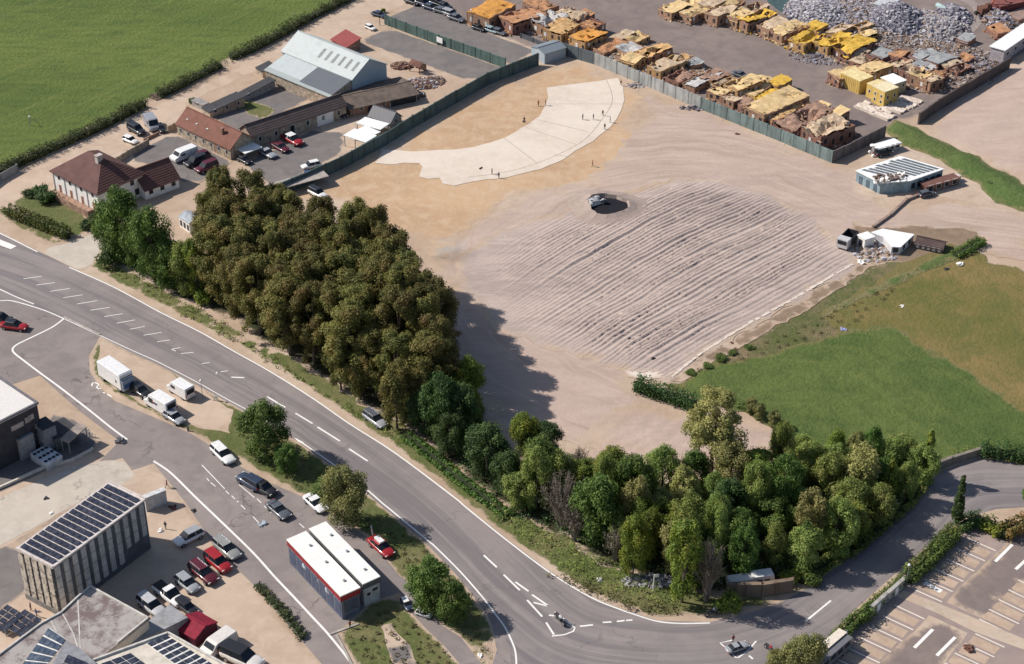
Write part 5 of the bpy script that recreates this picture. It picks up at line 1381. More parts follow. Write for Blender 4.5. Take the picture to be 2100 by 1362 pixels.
def bare(x, yb, yt, r, label, seed, dens=1.0):
    """twiggy, nearly leafless grey-brown shrub or tree"""
    rnd = random.Random(seed); h = hz(x, yt, yb - yt)
    o = empty('bare_tree', P(x, yb), rnd.uniform(0, 6), label, 'tree')
    m = MB(); bl = []
    for i in range(int(70 * dens)):
        a = rnd.uniform(0, 6.283); f = rnd.uniform(.2, 1); t = rnd.uniform(.65, 1)
        e = (math.cos(a) * r * f, math.sin(a) * r * f, h * t * (1.1 - .35 * f))
        mid = (e[0] * .35, e[1] * .35, h * .38 * rnd.uniform(.7, 1.2))
        m.tube([(rnd.uniform(-.2, .2), rnd.uniform(-.2, .2), 0), mid, e], [.07, .05, .012], 4)
        for _ in range(4):
            u = rnd.uniform(.3, .95); b = [mid[k] + (e[k] - mid[k]) * u for k in range(3)]
            m.tube([b, (b[0] + rnd.uniform(-.7, .7), b[1] + rnd.uniform(-.7, .7), b[2] + rnd.uniform(.2, .9))], [.025, .01], 3)
        bl.append((e[0] * .9, e[1] * .9, e[2] * .92, .45, .45, .5)); bl.append((e[0] * .7, e[1] * .7, e[2] * .7, .4, .4, .5))
    m.build('trunk', M((.24, .20, .165), .95, 0, .3, 3), o)
    c = bpy.data.objects.new('crown', cloud('crown', bl, int(1500 * dens), .17, seed, L_GRY)); c.parent = o; COL.objects.link(c)
    return o


def scatter(poly, d, seed=0, tries=30000):
    rs = np.random.RandomState(seed)
    w = np.array([tuple(P(*p))[:2] for p in poly]); lo, hi = w.min(0), w.max(0)
    c = lo + rs.rand(tries, 2) * (hi - lo); c = c[inside(c, w)]; out = []
    for p in c:
        if all((p[0] - q[0]) ** 2 + (p[1] - q[1]) ** 2 > d * d for q in out): out.append(p)
    return out


def topx(w):
    """ground point -> photo pixel"""
    dx, dy, dz = w[0], w[1], -HC
    dep = dy * cP - dz * sP
    return 1050 + FP * dx / dep, proj_y((dx, dy, 0))


# grove of poplars
ORD = ['leftmost', 'second', 'third', 'fourth', 'fifth', 'sixth', 'seventh', 'eighth', 'ninth', 'tenth', 'eleventh', 'twelfth', 'thirteenth', 'fourteenth', 'fifteenth', 'sixteenth', 'seventeenth', 'eighteenth', 'nineteenth', 'twentieth', 'last']


def ordl(i, k=''):
    w_ = ORD[i] if i < 20 else 'twenty-' + ('first', 'second', 'third', 'fourth', 'fifth', 'sixth', 'seventh', 'eighth', 'ninth')[i - 20]
    return ('leftmost ' + k).strip() if i == 0 else (w_ + ' ' + k).strip() + ' from the left'


rnd = random.Random(2); rows = {0: [], 1: [], 2: []}
for p in scatter([(446, 606), (438, 545), (475, 512), (540, 508), (600, 548), (690, 570), (770, 600), (830, 660), (872, 716), (900, 780), (895, 850), (820, 850), (760, 815), (690, 780), (610, 740), (520, 676)], 3.7, 4):
    x, y = topx(p)
    d_ = y - (606 + (x - 436) * .58)
    rows[0 if d_ > -38 else 1 if d_ > -95 else 2].append((x, y))
for k_, rw in rows.items():
    for i, (x, y) in enumerate(sorted(rw)):
        h = 14.4 + rnd.uniform(-2.2, 1.2) + (1.0 if x < 560 and y < 540 else 0) + max(0, min(1, (x - 600) / 220)) * 3.2
        if y > 810: h -= 3.0
        tree('poplar', L_POP, x, y, h=h, r=rnd.uniform(2.9, 3.9), label='tall olive-brown tree, %s in the %s row of the grove' % (ordl(i), ('roadside', 'middle', 'arena-side')[k_]), group='olive-brown trees packed in the grove')
for x, yb, yt, r, w_ in ((700, 800, 690, 2.0, 'left'), (815, 880, 740, 2.4, 'right'), (740, 820, 720, 1.8, 'smallest, middle')):
    tree('young', L_POP, x, yb, yt, r=r, label='rust-tinged tree at the roadside foot of the grove, the %s one of three' % w_, group='rust-tinged trees at the foot of the grove')
T = tree
T('broad', L_GRN, 258, 535, 388, r=3.9, label='tall round-headed green tree at the left end, beside the white house')
T('broad', L_GRN, 318, 578, 428, r=3.6, label='green tree second from the left, touching the garden room')
T('broad', L_GRN, 350, 592, 492, r=3.0, label='lower green tree in front of the second one from the left')
T('young', L_BRT, 406, 612, 488, r=1.9, label='slim light green tree squeezed against the left side of the grove')
T('broad', L_GRN, 288, 556, 440, r=2.8, label='green tree filling the gap between the two left end trees')
T('broad', L_MID, 384, 604, 500, r=2.6, label='dull green tree tucked beside the slim light green tree')
T('broad', L_GRN, 222, 520, 440, r=2.2, label='small green tree nearest the driveway at the left end')
T('bush', L_BRT, 418, 622, 588, r=1.4, label='yellow-green bush at the left foot of the grove', name='bush')
T('bush', L_DRK, 230, 545, 500, r=2.2, label='dark green bush under the left end trees')
T('broad', L_BRT, 962, 850, 735, r=2.7, label='yellow-green topped tree standing out against the tree shadow on the sand')
T('young', L_BRT, 975, 872, 818, r=1.3, label='small bright yellow-green sapling below the yellow-green topped tree')
T('broad', L_DRK, 905, 900, 770, r=3.0, label='dark blue-green tree right of the grove foot')
T('broad', L_DRK, 948, 905, 795, r=2.9, label='dark tree beneath the yellow-green topped tree')
T('broad', L_DRK, 870, 885, 800, r=2.5, label='dark tree behind the parked silver estate car')
T('broad', L_DRK, 925, 935, 850, r=2.6, label='dark round tree beside the ivy bank')
T('broad', L_DRK, 1000, 975, 878, r=3.4, label='broad dark green dome next to the half hidden grey shed')
T('broad', L_BRT, 1078, 935, 848, r=2.3, label='golden-green tree above the half hidden grey shed')
T('broad', L_DRK, 1118, 945, 868, r=2.6, label='dark tree at the tip of the long shadow')
T('broad', L_GRN, 1108, 1005, 905, r=3.3, label='lush green tree right of the half hidden grey shed')
T('broad', L_DRK, 1040, 1010, 930, r=2.4, label='dark tree left of the half hidden grey shed')
T('young', L_MID, 1062, 1042, 972, r=2.2, label='dull green tree in front of the half hidden grey shed')
bare(1150, 1085, 960, 3.2, 'large grey leafless shrub-like tree on the road bank', 1, 1.2)
bare(1178, 1110, 1030, 2.4, 'smaller grey leafless tree below the large one', 2)
bare(1190, 975, 920, 1.6, 'thin bare tree at the edge of the rutted sand', 3, .5)
bare(1262, 1150, 1075, 1.8, 'grey twiggy shrub left of the yellow-green roadside tree', 4, .7)
bare(1448, 1232, 1100, 2.2, 'tall grey leafless tree beside the bright yellow-green tree', 5, 1.1)
bare(1345, 1105, 1020, 1.8, 'bare twiggy tree in the middle of the wood', 6, .7)
T('broad', L_BRT, 1298, 1180, 1062, r=2.2, label='yellow-green roadside tree left of the bare one')
T('young', L_BRT, 1318, 1120, 1020, r=1.9, label='light green tree rising behind the yellow-green roadside tree')
T('young', L_BRT, 1398, 1235, 1062, r=2.3, label='bright yellow-green tall tree at the roadside')
T('broad', L_GRN, 1222, 1110, 985, r=3.6, label='big green tree with lighter top right of the large bare tree')
T('broad', L_OLV, 1245, 985, 930, r=2.0, label='small olive tree at the lower edge of the sand')
T('poplar', L_PAL, 1458, 972, 796, r=3.7, label='tall pale olive tree standing alone over the rutted sand', v=1)
T('bush', L_BRT, 1492, 1250, 1212, r=1.6, label='lone rounded bush right of the tall grey bare tree')
T('young', L_BRT, 1598, 960 - 20, 888, r=1.6, label='light tree at the meadow corner nearest the rutted sand')
for i, (x, yb, yt, r) in enumerate(((1712, 1118, 1008, 1.5), (1644, 1168, 1070, 1.3), (1820, 1030, 932, 1.4), (1895, 985, 884, 1.5))):
    T('column', L_BRT if i != 1 else L_GRN, x, yb, yt, r=r, v=i % 3, label=('pale green upright tree beside the widest road shadow', 'darker upright tree near the white caravan', 'upright light green tree behind the end of the parapet wall', 'upright pale tree at the meadow edge near the parapet')[i], name='slender_tree')
T('column', L_DRK, 1960, 1078, 978, r=1.15, v=1, label='lone narrow dark conifer-like tree at the end of the car-park hedge', name='conifer')
T('column', L_GRN, 2104, 1030, 965, r=1.0, v=2, label='upright tree cut off by the right edge')
T('broad', L_GRN, 548, 935, 832, r=3.6, label='round dark green tree nearest the white vans on the island')
T('broad', L_GRN, 590, 970, 915, r=1.9, label='low green shoot clump at the foot of the round island tree')
T('broad', L_OLV, 708, 1075, 960, r=3.2, label='light olive tree in the middle of the island')
T('bush', L_HDG, 668, 1010, 985, r=2.4, label='sprawling light green bush left of the olive island tree')
T('broad', L_GRN, 885, 1250, 1152, r=3.0, label='larger green tree of the pair near the end of the island')
T('broad', L_GRN, 926, 1275, 1200, r=2.4, label='smaller green tree of the pair near the end of the island')
T('broad', L_OLV, 1645, 1385, 1304, r=2.6, label='olive tree at the bottom edge beside the cream-roofed trailer')
T('young', L_OLV, 1590, 1385, 1336, r=1.4, label='small olive tree at the bottom edge left of the other')
T('bush', L_DRK, 397, 212, 199, r=.9, label='round clipped bush behind the farm courtyard')
T('bush', L_DRK, 60, 402, 388, r=1.3, label='dark shrub on the lawn corner left of the white house')
T('bush', L_DRK, 95, 412, 385, r=2.0, label='dark reddish shrub against the left corner of the white house')
T('bush', L_DRK, 82, 398, 376, r=1.6, label='dark green spreading shrub behind the reddish shrub')
T('bush', L_BRT, 785, 26, 14, r=.6, label='tiny yellow-green tree at the top end of the green enclosure wall')
T('bush', L_DRK, 1612, 940, 905 + 14, r=1.3, label='small dark bush at the lower corner of the meadow')
for i, (x, y) in enumerate(((1540, 848), (1556, 862), (1586, 876))):
    T('young', L_OLV, x, y, y - 34, r=1.0, label=('upper', 'middle', 'lowest')[i] + ' thin grey-green sapling along the pale strip by the meadow', group='saplings along the pale strip')
for i, (x, y, r) in enumerate([(1418, 766, .9), (1452, 752, .9), (1478, 738, 1.1), (1502, 726, .8), (1530, 836, 1.4), (1536, 714, .8)]):
    T('bush', L_HDG, x, y, y - 9 * r, r=r, label=ordl(i, 'low green bush') + ' on the meadow border', group='low bushes on the meadow border')
for i, (x, y) in enumerate(((1626, 1192), (1665, 1192), (1700, 1128), (1762, 1118), (1770, 1100))):
    T('bush', (L_BRT, L_HDG)[i % 2], x, y, y - 22, r=1.5, label=ordl(i, 'yellowish bush') + ' at the wood edge by the right-hand road', group='bushes at the foot of the wood')
# the wood along the lower edge
rnd = random.Random(9)
kinds = [('broad', L_MID, 'dull green bushy tree in the wood', 'dull green trees in the wood'), ('broad', L_GRN, 'fresh green bushy tree in the wood', 'fresh green trees in the wood'),
         ('young', L_PAL, 'pale olive slender tree in the wood', 'olive trees in the wood'), ('broad', L_DRK, 'very dark tree in the wood', 'dark trees in the wood'),
         ('young', L_BRT, 'yellowish green tree in the wood', 'yellowish trees in the wood')]
wood = []
for p in scatter([(1020, 980), (1100, 1000), (1215, 1010), (1330, 1000), (1400, 1005), (1500, 1010), (1580, 1000), (1640, 965), (1720, 975), (1850, 965), (1895, 985), (1852, 1035), (1800, 1080), (1745, 1120), (1680, 1160), (1610, 1180), (1560, 1195), (1490, 1195), (1420, 1205), (1330, 1165), (1210, 1115), (1110, 1065)], 3.4, 8):
    x, y = topx(p)
    if 1120 < x < 1200 and 1020 < y < 1120: continue
    wood.append((x, y, rnd.choices(range(5), (42, 18, 18, 6, 12))[0], 0 if y < 1045 else 1 if y < 1110 else 2))
cnt = {}
for x, y, k, b_ in sorted(wood):
    kd, mt, lb, gr = kinds[k]; i = cnt.get((k, b_), 0); cnt[(k, b_)] = i + 1
    T(kd, mt, x, y, h=rnd.uniform(5.2, 10.6), r=rnd.uniform(1.6, 3.0), label=ordl(i, lb.split(' in the')[0]) + ' in the ' + ('upper', 'middle', 'lower')[b_] + ' belt of the wood', group=gr)
T('broad', L_MID, 1640, 955, 895, r=1.8, label='first rounded tree on the meadow side of the wood'); T('broad', L_BRT, 1706, 960, 884, r=1.7, label='light green rounded tree on the meadow side of the wood')
T('broad', L_OLV, 1750, 965, 886, r=1.6, label='pale rounded tree right of the light green one on the meadow side'); T('broad', L_MID, 1826, 975, 900, r=2.0, label='dusky rounded tree close to the parapet end of the wood')


# ------------------------------------------------------------------ hedges and undergrowth
def hedge(label, px, w, h, mat, wob=.25, name='hedge', dens=20, size=.26, seed=1, irregular=0.0, kind=None, cat='hedge', core=True):
    pts = [P(*p) for p in spline(px, 4)] if len(px) > 2 else [P(*p) for p in px]
    o0 = pts[0].copy(); rnd = random.Random(seed); bl = []; tot = 0
    m = MB(); Ls, Rs = [], []
    for i in range(len(pts) - 1):
        a, b = pts[i] - o0, pts[i + 1] - o0; d = b - a; L = d.length; tot += L; d.normalize(); nn = Vector((-d.y, d.x, 0))
        k = max(1, int(L / .7))
        for j in range(k):
            c = a + d * (L * (j + .5) / k); s = 1 + rnd.uniform(-1, 1) * irregular
            if irregular > .2 and rnd.random() < .04: continue
            for q in range(max(2, int(w / .7))):
                off = (q / max(1, int(w / .7) - 1 if int(w / .7) > 1 else 1) - .5) * w * .75
                for zz in (.35, .75) if h > 1 else (.5,):
                    r_ = rnd.uniform(.8, 1.2) * .5
                    bl.append((c.x + nn.x * off, c.y + nn.y * off, h * s * zz, r_, r_, h * .30 * s))
        if core: m.obox((a + b) / 2 + Vector((0, 0, h * .3)), L, w * .42, h * .6, math.atan2(d.y, d.x))
    n = int(tot * (w + 2 * h) * dens * 1.9)
    r = empty(name, o0, 0, label, cat)
    c = bpy.data.objects.new('foliage', cloud('foliage', bl, n, size, seed, mat, up=.5)); c.parent = r; COL.objects.link(c)
    if core: m.build('dark_core', M((.03, .04, .018), .95), r)  # solid dark box added inside the leaves to block see-through gaps
    return r


hedge('long dark hedge between the green field and the pale track', [(-40, 376), (0, 357), (60, 330), (140, 295), (204, 266), (260, 238), (296, 218)], 2.4, 1.7, L_FHD, seed=1, irregular=.25, dens=16)
hedge('dark ragged hedge stretch beyond the wooden steps of the track', [(326, 201), (360, 185), (410, 158), (452, 138)], 2.4, 1.6, L_FHD, seed=2, irregular=.35, dens=16)
hedge('ragged hedge along the track running up to the top edge', [(474, 122), (520, 104), (580, 72), (630, 44), (680, 18), (740, -12), (800, -45)], 2.6, 1.7, L_FHD, seed=3, irregular=.35, dens=16)
hedge('neat clipped green hedge beside the main road in front of the white house', [(14, 440), (60, 457), (142, 490)], 2.0, 1.9, L_HDG, seed=4, dens=30)
hedge('short dark hedge at the right corner of the front garden', [(172, 474), (206, 452)], 1.5, 1.5, L_DRK, seed=5, dens=30)
hedge('dark rounded hedge on the sand next to the chalk patch', [(1303, 800), (1340, 812), (1385, 826), (1424, 842)], 2.8, 2.2, L_DRK, seed=6, irregular=.12, dens=24)
hedge('clipped yellow-green hedge along the upper car park edge', [(1862, 1196), (1900, 1160), (1958, 1100)], 2.1, 2.1, L_HDG, seed=7, dens=32)
hedge('clipped green hedge along the lower car park edge', [(1706, 1330), (1745, 1290), (1784, 1262)], 1.3, 1.7, L_HDG, seed=8, dens=32)
hedge('thin grassy hedge on top of the garden wall', [(1782, 1254), (1815, 1225), (1852, 1192)], .9, 1.1, L_HDG, seed=18, dens=30)
hedge('dark hedge on the bend above the car park', [(1966, 1090), (1990, 1078), (2012, 1072)], 2.0, 1.7, L_DRK, seed=9, dens=26)
hedge('golden bushy hedge on the car park bend', [(2012, 1082), (2036, 1092), (2052, 1104)], 2.2, 1.8, L_BRT, seed=10, dens=26, irregular=.2)
hedge('orange-tipped hedge cut by the right edge', [(2056, 1106), (2085, 1090), (2130, 1066)], 2.0, 2.0, leafmat('autumn_leaf', (.09, .10, .025), (.22, .15, .05), (.34, .18, .07)), seed=11, dens=28)
hedge('dark green hedge in the top bend of the right-hand road', [(2012, 932), (2050, 938), (2130, 946)], 2.4, 1.9, L_DRK, seed=12, dens=24, irregular=.2)
hedge('dark bushes row at the end of the grassy bank', [(1958, 528), (1990, 512), (2014, 498)], 1.8, 1.1, L_GRN, seed=13, dens=24, irregular=.3)
hedge('weedy dark hedge row at the lane end of the lower yard', [(528, 1204), (560, 1236), (592, 1272), (622, 1312)], .8, 1.0, L_FHD, seed=14, dens=22, irregular=.3)
hedge('ivy bank running along the road below the dark trees', [(830, 895), (880, 935), (940, 985), (1000, 1030), (1040, 1062)], 1.8, .9, L_GRN, seed=15, dens=26, irregular=.2)
hedge('thorny dark hedge along the upper spoil road', [(2030, 375), (2060, 392), (2095, 410), (2130, 425)], 1.4, .8, L_DRK, seed=16, dens=20, irregular=.5)
hedge('scrub row at the foot of the wood by the right-hand road', [(1640, 1196), (1700, 1160), (1760, 1120), (1800, 1090), (1850, 1045), (1900, 985)], 2.0, 1.0, L_MID, seed=17, dens=20, irregular=.5)


def weeds(label, poly, d, r, h, mat, seed, size=.22, per=26, name='undergrowth'):
    pts = scatter(poly, d, seed); rnd = random.Random(seed); o0 = P(*poly[0]); bl = []
    for p in pts:
        s = rnd.uniform(.5, 1.3)
        bl.append((p[0] - o0.x, p[1] - o0.y, h * s * .5, r * s, r * s, h * s * .6))
    me = cloud(name, bl, len(bl) * per, size, seed, mat, up=.6)
    o = bpy.data.objects.new(name, me); o.location = o0; COL.objects.link(o)
    return tag(o, label, 'plants', None, 'stuff')


weeds('reddish brown weeds along the outer road bend', [(1130, 1178), (1200, 1198), (1290, 1232), (1380, 1250), (1400, 1262), (1300, 1256), (1210, 1222), (1120, 1180)], .8, .5, .8, L_BRN, 1)
weeds('mixed green undergrowth on the bank above the road bend', [(1010, 1040), (1100, 1085), (1210, 1140), (1320, 1190), (1390, 1222), (1380, 1245), (1280, 1222), (1180, 1180), (1090, 1120), (1010, 1062)], .9, .6, .8, L_MID, 2)
weeds('green grass strip with tufts between the grove and the main road', [(190, 535), (240, 545), (320, 590), (420, 640), (520, 705), (640, 790), (740, 840), (830, 895), (820, 908), (720, 850), (600, 775), (480, 700), (380, 650), (260, 575)], 1.2, .5, .5, L_MID, 3)
weeds('dark ground cover beneath the trees of the wood', [(940, 950), (1100, 1010), (1400, 1020), (1600, 1010), (1850, 980), (1850, 1030), (1700, 1140), (1560, 1195), (1400, 1195), (1200, 1120), (1020, 1040)], 1.6, 1.0, .9, L_DRK, 4, .3, 40)
weeds('tufts of dry grass on the traffic island', [(690, 1045), (785, 1060), (880, 1140), (970, 1240), (1000, 1340), (950, 1300), (850, 1200), (780, 1110)], 1.1, .4, .35, L_BRN, 5, .2, 18)
weeds('green tufts around the trees of the traffic island', [(480, 870), (560, 900), (640, 955), (740, 1010), (700, 1050), (620, 1005), (520, 950)], 1.1, .45, .4, L_HDG, 6, .2, 20)
weeds('tufts on the rough grass at the bottom beside the footpath', [(700, 1300), (800, 1250), (880, 1300), (940, 1370), (760, 1380)], 1.1, .4, .35, L_BRN, 7, .2, 18)
weeds('scrubby tufts along the brown bank of the arena', [(1420, 765), (1600, 690), (1750, 620), (1850, 560), (1900, 545), (1760, 660), (1600, 715), (1440, 765)], 1.5, .45, .3, L_BRN, 8, .2, 16)
weeds('weeds along the top of the meadow by the parapet', [(1620, 915), (1760, 930), (1900, 945), (2000, 918), (2010, 925), (1905, 962), (1760, 950), (1620, 935)], 1.1, .6, .6, L_MID, 9)
weeds('weeds along the field side of the long hedge', [(0, 338), (200, 250), (470, 118), (640, 32), (650, 38), (480, 128), (210, 262), (0, 350)], 1.1, .5, .5, L_FHD, 10, .22, 20)
# ================================================================== vehicles
TYRE = M((.02, .02, .022), .8, 0, .1); RIM = M((.38, .38, .40), .35, .6, .1); GLS = M((.022, .027, .035), .08, 0, .1); HLM = M((.75, .75, .72), .2, 0, .05); TLM = M((.35, .02, .02), .3, 0, .05); CHR = M((.08, .08, .085), .5)
_pc = {}


def paint(c):
    if c not in _pc:
        n = N('car_paint'); n.b.inputs['Coat Weight'].default_value = .5; n.b.inputs['Coat Roughness'].default_value = .12
        _pc[c] = n.done(n.mix(n.ramp(n.noise(2.5, 4), .4, .7), c, tuple(x * .85 for x in c)), .42)
    return _pc[c]


def carbody(L, W, H, belt, hood, tail):
    st = [(-.5, .80, .42, tail - .12), (-.485, .90, .30, tail), (-.40, .98, .24, tail + .03), (-.22, 1, .22, belt), (.08, 1, .22, belt), (.20, 1, .22, belt - .02), (.30, .98, .24, hood + .04), (.43, .93, .27, hood - .04), (.485, .82, .34, hood - .16), (.5, .70, .44, hood - .26)]
    m = MB(); n = len(m.v)
    for x, w, z0, zt in st:
        w *= W / 2
        m.v += [(x * L, -w * .86, z0), (x * L, -w, z0 + .18), (x * L, -w * 1.0, z0 + (zt - z0) * .70), (x * L, -w * .90, zt), (x * L, 0, zt + .03), (x * L, w * .90, zt), (x * L, w, z0 + (zt - z0) * .70), (x * L, w, z0 + .18), (x * L, w * .86, z0)]
    for i in range(len(st) - 1):
        for k in range(9):
            a, b = i * 9 + k, i * 9 + (k + 1) % 9; m.f.append((a, b, b + 9, a + 9)); m.m.append(0)
    m.f.append(tuple(range(9))); m.m.append(0); e = (len(st) - 1) * 9; m.f.append(tuple(range(e, e + 9))); m.m.append(0)
    return m


def cabin(x0, x1, r0, r1, W, zb, zt, wb=.88, wt=.72, g=0.0):
    b = [(x0, -W / 2 * wb, zb), (x1, -W / 2 * wb, zb), (x1, W / 2 * wb, zb), (x0, W / 2 * wb, zb)]
    t = [(r0, -W / 2 * wt, zt), (r1, -W / 2 * wt, zt), (r1, W / 2 * wt, zt), (r0, W / 2 * wt, zt)]
    return b, t


SPEC = {  # L W H belt hood tail cabin x0 x1 roof x0 x1 (fractions of length)
    'hatch': (4.1, 1.72, 1.46, .92, .86, .92, -.46, .24, -.38, .06), 'sedan': (4.6, 1.78, 1.42, .90, .84, .90, -.36, .24, -.22, .07), 'estate': (4.7, 1.78, 1.46, .92, .84, .92, -.485, .22, -.44, .06),
    'suv': (4.6, 1.86, 1.72, 1.06, 1.0, 1.06, -.485, .24, -.45, .08), 'coupe': (4.4, 1.80, 1.28, .84, .78, .88, -.36, .20, -.18, .03), 'pickup': (5.2, 1.86, 1.74, 1.02, .98, 1.0, -.08, .26, -.05, .10)}
_cm = {}


def part(name, key, fn, mats, parent, smooth=False, bev=0, loc=None, sub=0):
    if key not in _cm:
        me = fn().mesh(name, mats)
        if smooth:
            for p in me.polygons: p.use_smooth = True
        _cm[key] = me
    o = bpy.data.objects.new(name, _cm[key]); o.parent = parent
    if loc: o.location = loc
    COL.objects.link(o)
    if sub: md = o.modifiers.new('s', 'SUBSURF'); md.levels = md.render_levels = sub
    if bev: md = o.modifiers.new('b', 'BEVEL'); md.width = bev; md.segments = 2
    return o


def objmat(o, m):
    o.material_slots[0].link = 'OBJECT'; o.material_slots[0].material = m


def wheels(root, L, W, r, xs, key):
    def wf(rr=r):
        m = MB(); m.tube([(0, -.11, 0), (0, .11, 0)], rr, 14); return m
    def rf(rr=r):
        m = MB(); m.tube([(0, -.125, 0), (0, .125, 0)], rr * .62, 10); return m
    for x in xs:
        for s in (-1, 1):
            w = part('wheel', ('w', r), wf, [TYRE], root, loc=(x, s * (W / 2 - .12), r))
            part('rim', ('r', r), rf, [RIM], w)


def car(kind, x, y, vx, vy, col, label, s=1.0, extra=None, group=None, cat=None, z=0, name=None):
    """x, y: middle of the car on the ground in the photo; vx, vy: direction it faces in the photo"""
    L, W, H, belt, hood, tail, c0, c1, r0, r1 = SPEC[kind]
    root = empty(name or {'suv': 'suv', 'hatch': 'hatchback', 'pickup': 'pickup_truck', 'coupe': 'coupe', 'sedan': 'car', 'estate': 'estate_car'}[kind], P(x, y), ang(x, y, vx, vy), label, cat or 'car', group)
    root.location.z = z; root.scale = (s, s, s)
    b = part('body', (kind, 'b'), lambda: carbody(L, W, H, belt, hood, tail), [CHR], root, True, sub=1); objmat(b, paint(col))
    def gf():
        m = MB(); m.hexa(*cabin(L * c0, L * c1, L * r0, L * r1, W, belt - .05, H - .06)); return m
    part('window', (kind, 'g'), gf, [GLS], root, bev=.04)
    def rf():
        m = MB(); bb, t = cabin(0, 0, L * r0 - .03, L * r1 + .03, W, 0, H, wt=.74); m.hexa([(p[0], p[1], H - .07) for p in t], [(p[0] * .98, p[1] * .93, H) for p in t])
        for f in ((-.02, .02) if kind != 'pickup' else ()):
            pass
        xm = L * (r0 + r1) / 2
        for sgn in (-1, 1):
            m.hexa([(xm - .06, sgn * W * .446 - .02, belt - .02), (xm + .06, sgn * W * .446 - .02, belt - .02), (xm + .06, sgn * W * .446 + .02, belt - .02), (xm - .06, sgn * W * .446 + .02, belt - .02)],
                   [(xm - .06, sgn * W * .366 - .02, H - .05), (xm + .06, sgn * W * .366 - .02, H - .05), (xm + .06, sgn * W * .366 + .02, H - .05), (xm - .06, sgn * W * .366 + .02, H - .05)])
        return m
    ro = part('roof', (kind, 'r'), rf, [CHR], root, bev=.03); objmat(ro, paint(extra['roof'] if extra and 'roof' in extra else col))
    if kind == 'pickup':
        def pf():
            m = MB(); m.box(-L * .47, -W * .38, tail - .3, -L * .10, W * .38, tail + .045); return m
        part('load_bed', (kind, 'p'), pf, [DARK], root)
    wheels(root, L, W, .34 if kind in ('suv', 'pickup') else .31, (-L * .30, L * .315), kind)
    for nm, mt, xx, zz in (('headlight', HLM, L * .462, hood - .20), ('taillight', TLM, -L * .488, tail - .16)):
        for sg in (-1, 1):
            def lf(xx=xx):
                m = MB(); m.obox((0, 0, 0), .12, .34, .15); return m
            part(nm, (kind, nm), lf, [mt], root, loc=(xx, sg * W * .335, zz))
    if extra and 'rack' in extra:
        m = MB()
        for sg in (-1, 1): m.box(L * r0 * .9, sg * W * .30 - .03, H + .02, L * r1 * .9, sg * W * .30 + .03, H + .09)
        m.build('roof_rail', RIM, root)
    if extra and 'box' in extra:
        m = MB(); m.box(-1.1, -.35, H + .02, .35, .35, H + .25); m.build('roof_box', paint(extra['box']), root)
    if extra and 'boot' in extra:
        m = MB(); m.slab([(-L * .44, -W * .36, H + .02), (-L * .44, W * .36, H + .02), (-L * .60, W * .34, H + .35), (-L * .60, -W * .34, H + .35)], .06); m.build('tailgate', CHR, root)
    return root


def prof(pts, W, taper=1.0):
    m = MB(); n = len(pts)
    m.hexa([(p[0], -W / 2 * (taper if p[1] > 1.6 else 1), p[1]) for p in pts], [(p[0], W / 2 * (taper if p[1] > 1.6 else 1), p[1]) for p in pts])
    return m


def van(x, y, vx, vy, L, H, label, col=(.78, .77, .76), W=2.0, rear=True, snout=.6, name='van', s=1.0, livery=None, side=False):
    root = empty(name, P(x, y), ang(x, y, vx, vy), label, name.replace('_', ' ')); root.scale = (s, s, s)
    h = L / 2
    b = prof([(-h, .35), (h - .05, .35), (h, .8), (h - .1, 1.05), (h - snout, 1.25), (h - snout - .55, H - .12), (h - snout - .9, H), (-h + .12, H), (-h, H - .2)], W, .94).build('body', paint(col), root)
    md = b.modifiers.new('b', 'BEVEL'); md.width = .08; md.segments = 2
    m = MB(); x0, x1 = h - snout, h - snout - .55
    m.slab([(x0 + .03, -W * .42, 1.30), (x0 + .03, W * .42, 1.30), (x1 + .05, W * .40, H - .16), (x1 + .05, -W * .40, H - .16)], .04); m.build('windscreen', GLS, root)
    for sg in (-1, 1):
        m = MB(); yy = sg * W / 2; m.box(h - snout - 1.5, yy - .03, 1.25, h - snout - .6, yy + .03, H - .45); m.build('side_window', GLS, root)
    if rear:
        m = MB(); m.box(-h - .03, -W * .36, H * .52, -h + .03, W * .36, H - .25); m.build('rear_window', GLS, root)
    if livery:
        for (a, b_, c, mt) in livery:
            m = MB(); m.box(a, W / 2 - .01, c, b_, W / 2 + .015, c + .35); m.build('lettering', mt, root)
    wheels(root, L, W, .34, (-h + .9, h - .95), 'van')
    for sg in (-1, 1):
        m = MB(); m.obox((h - .06, sg * W * .36, .88), .1, .3, .2); m.build('headlight', HLM, root)
        m = MB(); m.obox((-h - .01, sg * W * .44, 1.0), .08, .14, .4); m.build('taillight', TLM, root)
    return root


WH = (.78, .77, .76); BK = (.02, .02, .025); SI = (.33, .34, .36); GY = (.10, .11, .13); RD = (.33, .015, .02); MR = (.10, .012, .022); NV = (.035, .05, .09)
C = car
van(378, 325, -36, 14, 5.2, 2.0, 'white van at the left of the four cars on the asphalt yard', snout=.8)
C('suv', 402, 337, -36, 14, BK, 'black car between the white van and the maroon car on the asphalt yard')
C('hatch', 410, 327, -36, 14, MR, 'small dark red car tucked behind the black car on the asphalt yard')
C('suv', 424, 349, -36, 14, MR, 'maroon car at the right end of the row on the asphalt yard')
C('suv', 281, 272, 25, 14, BK, 'black car with raised tailgate on the track behind the stone wall', extra={'boot': 1})
van(312, 262, 14, 18, 4.6, 2.3, 'grey van on the track behind the stone wall', col=(.30, .31, .34))
C('hatch', 268, 292, 30, 12, WH, 'white car half hidden behind the stone wall', s=.85)
C('hatch', 331, 268, 14, 18, BK, 'small black car in the shade at the end of the farm wing', s=.8)
C('coupe', 549, 319, 40, 22, SI, 'silver sports car in front of the brown-roofed farm wing')
C('coupe', 576, 307, 40, 22, MR, 'dark red sports car between the silver and the white-topped car')
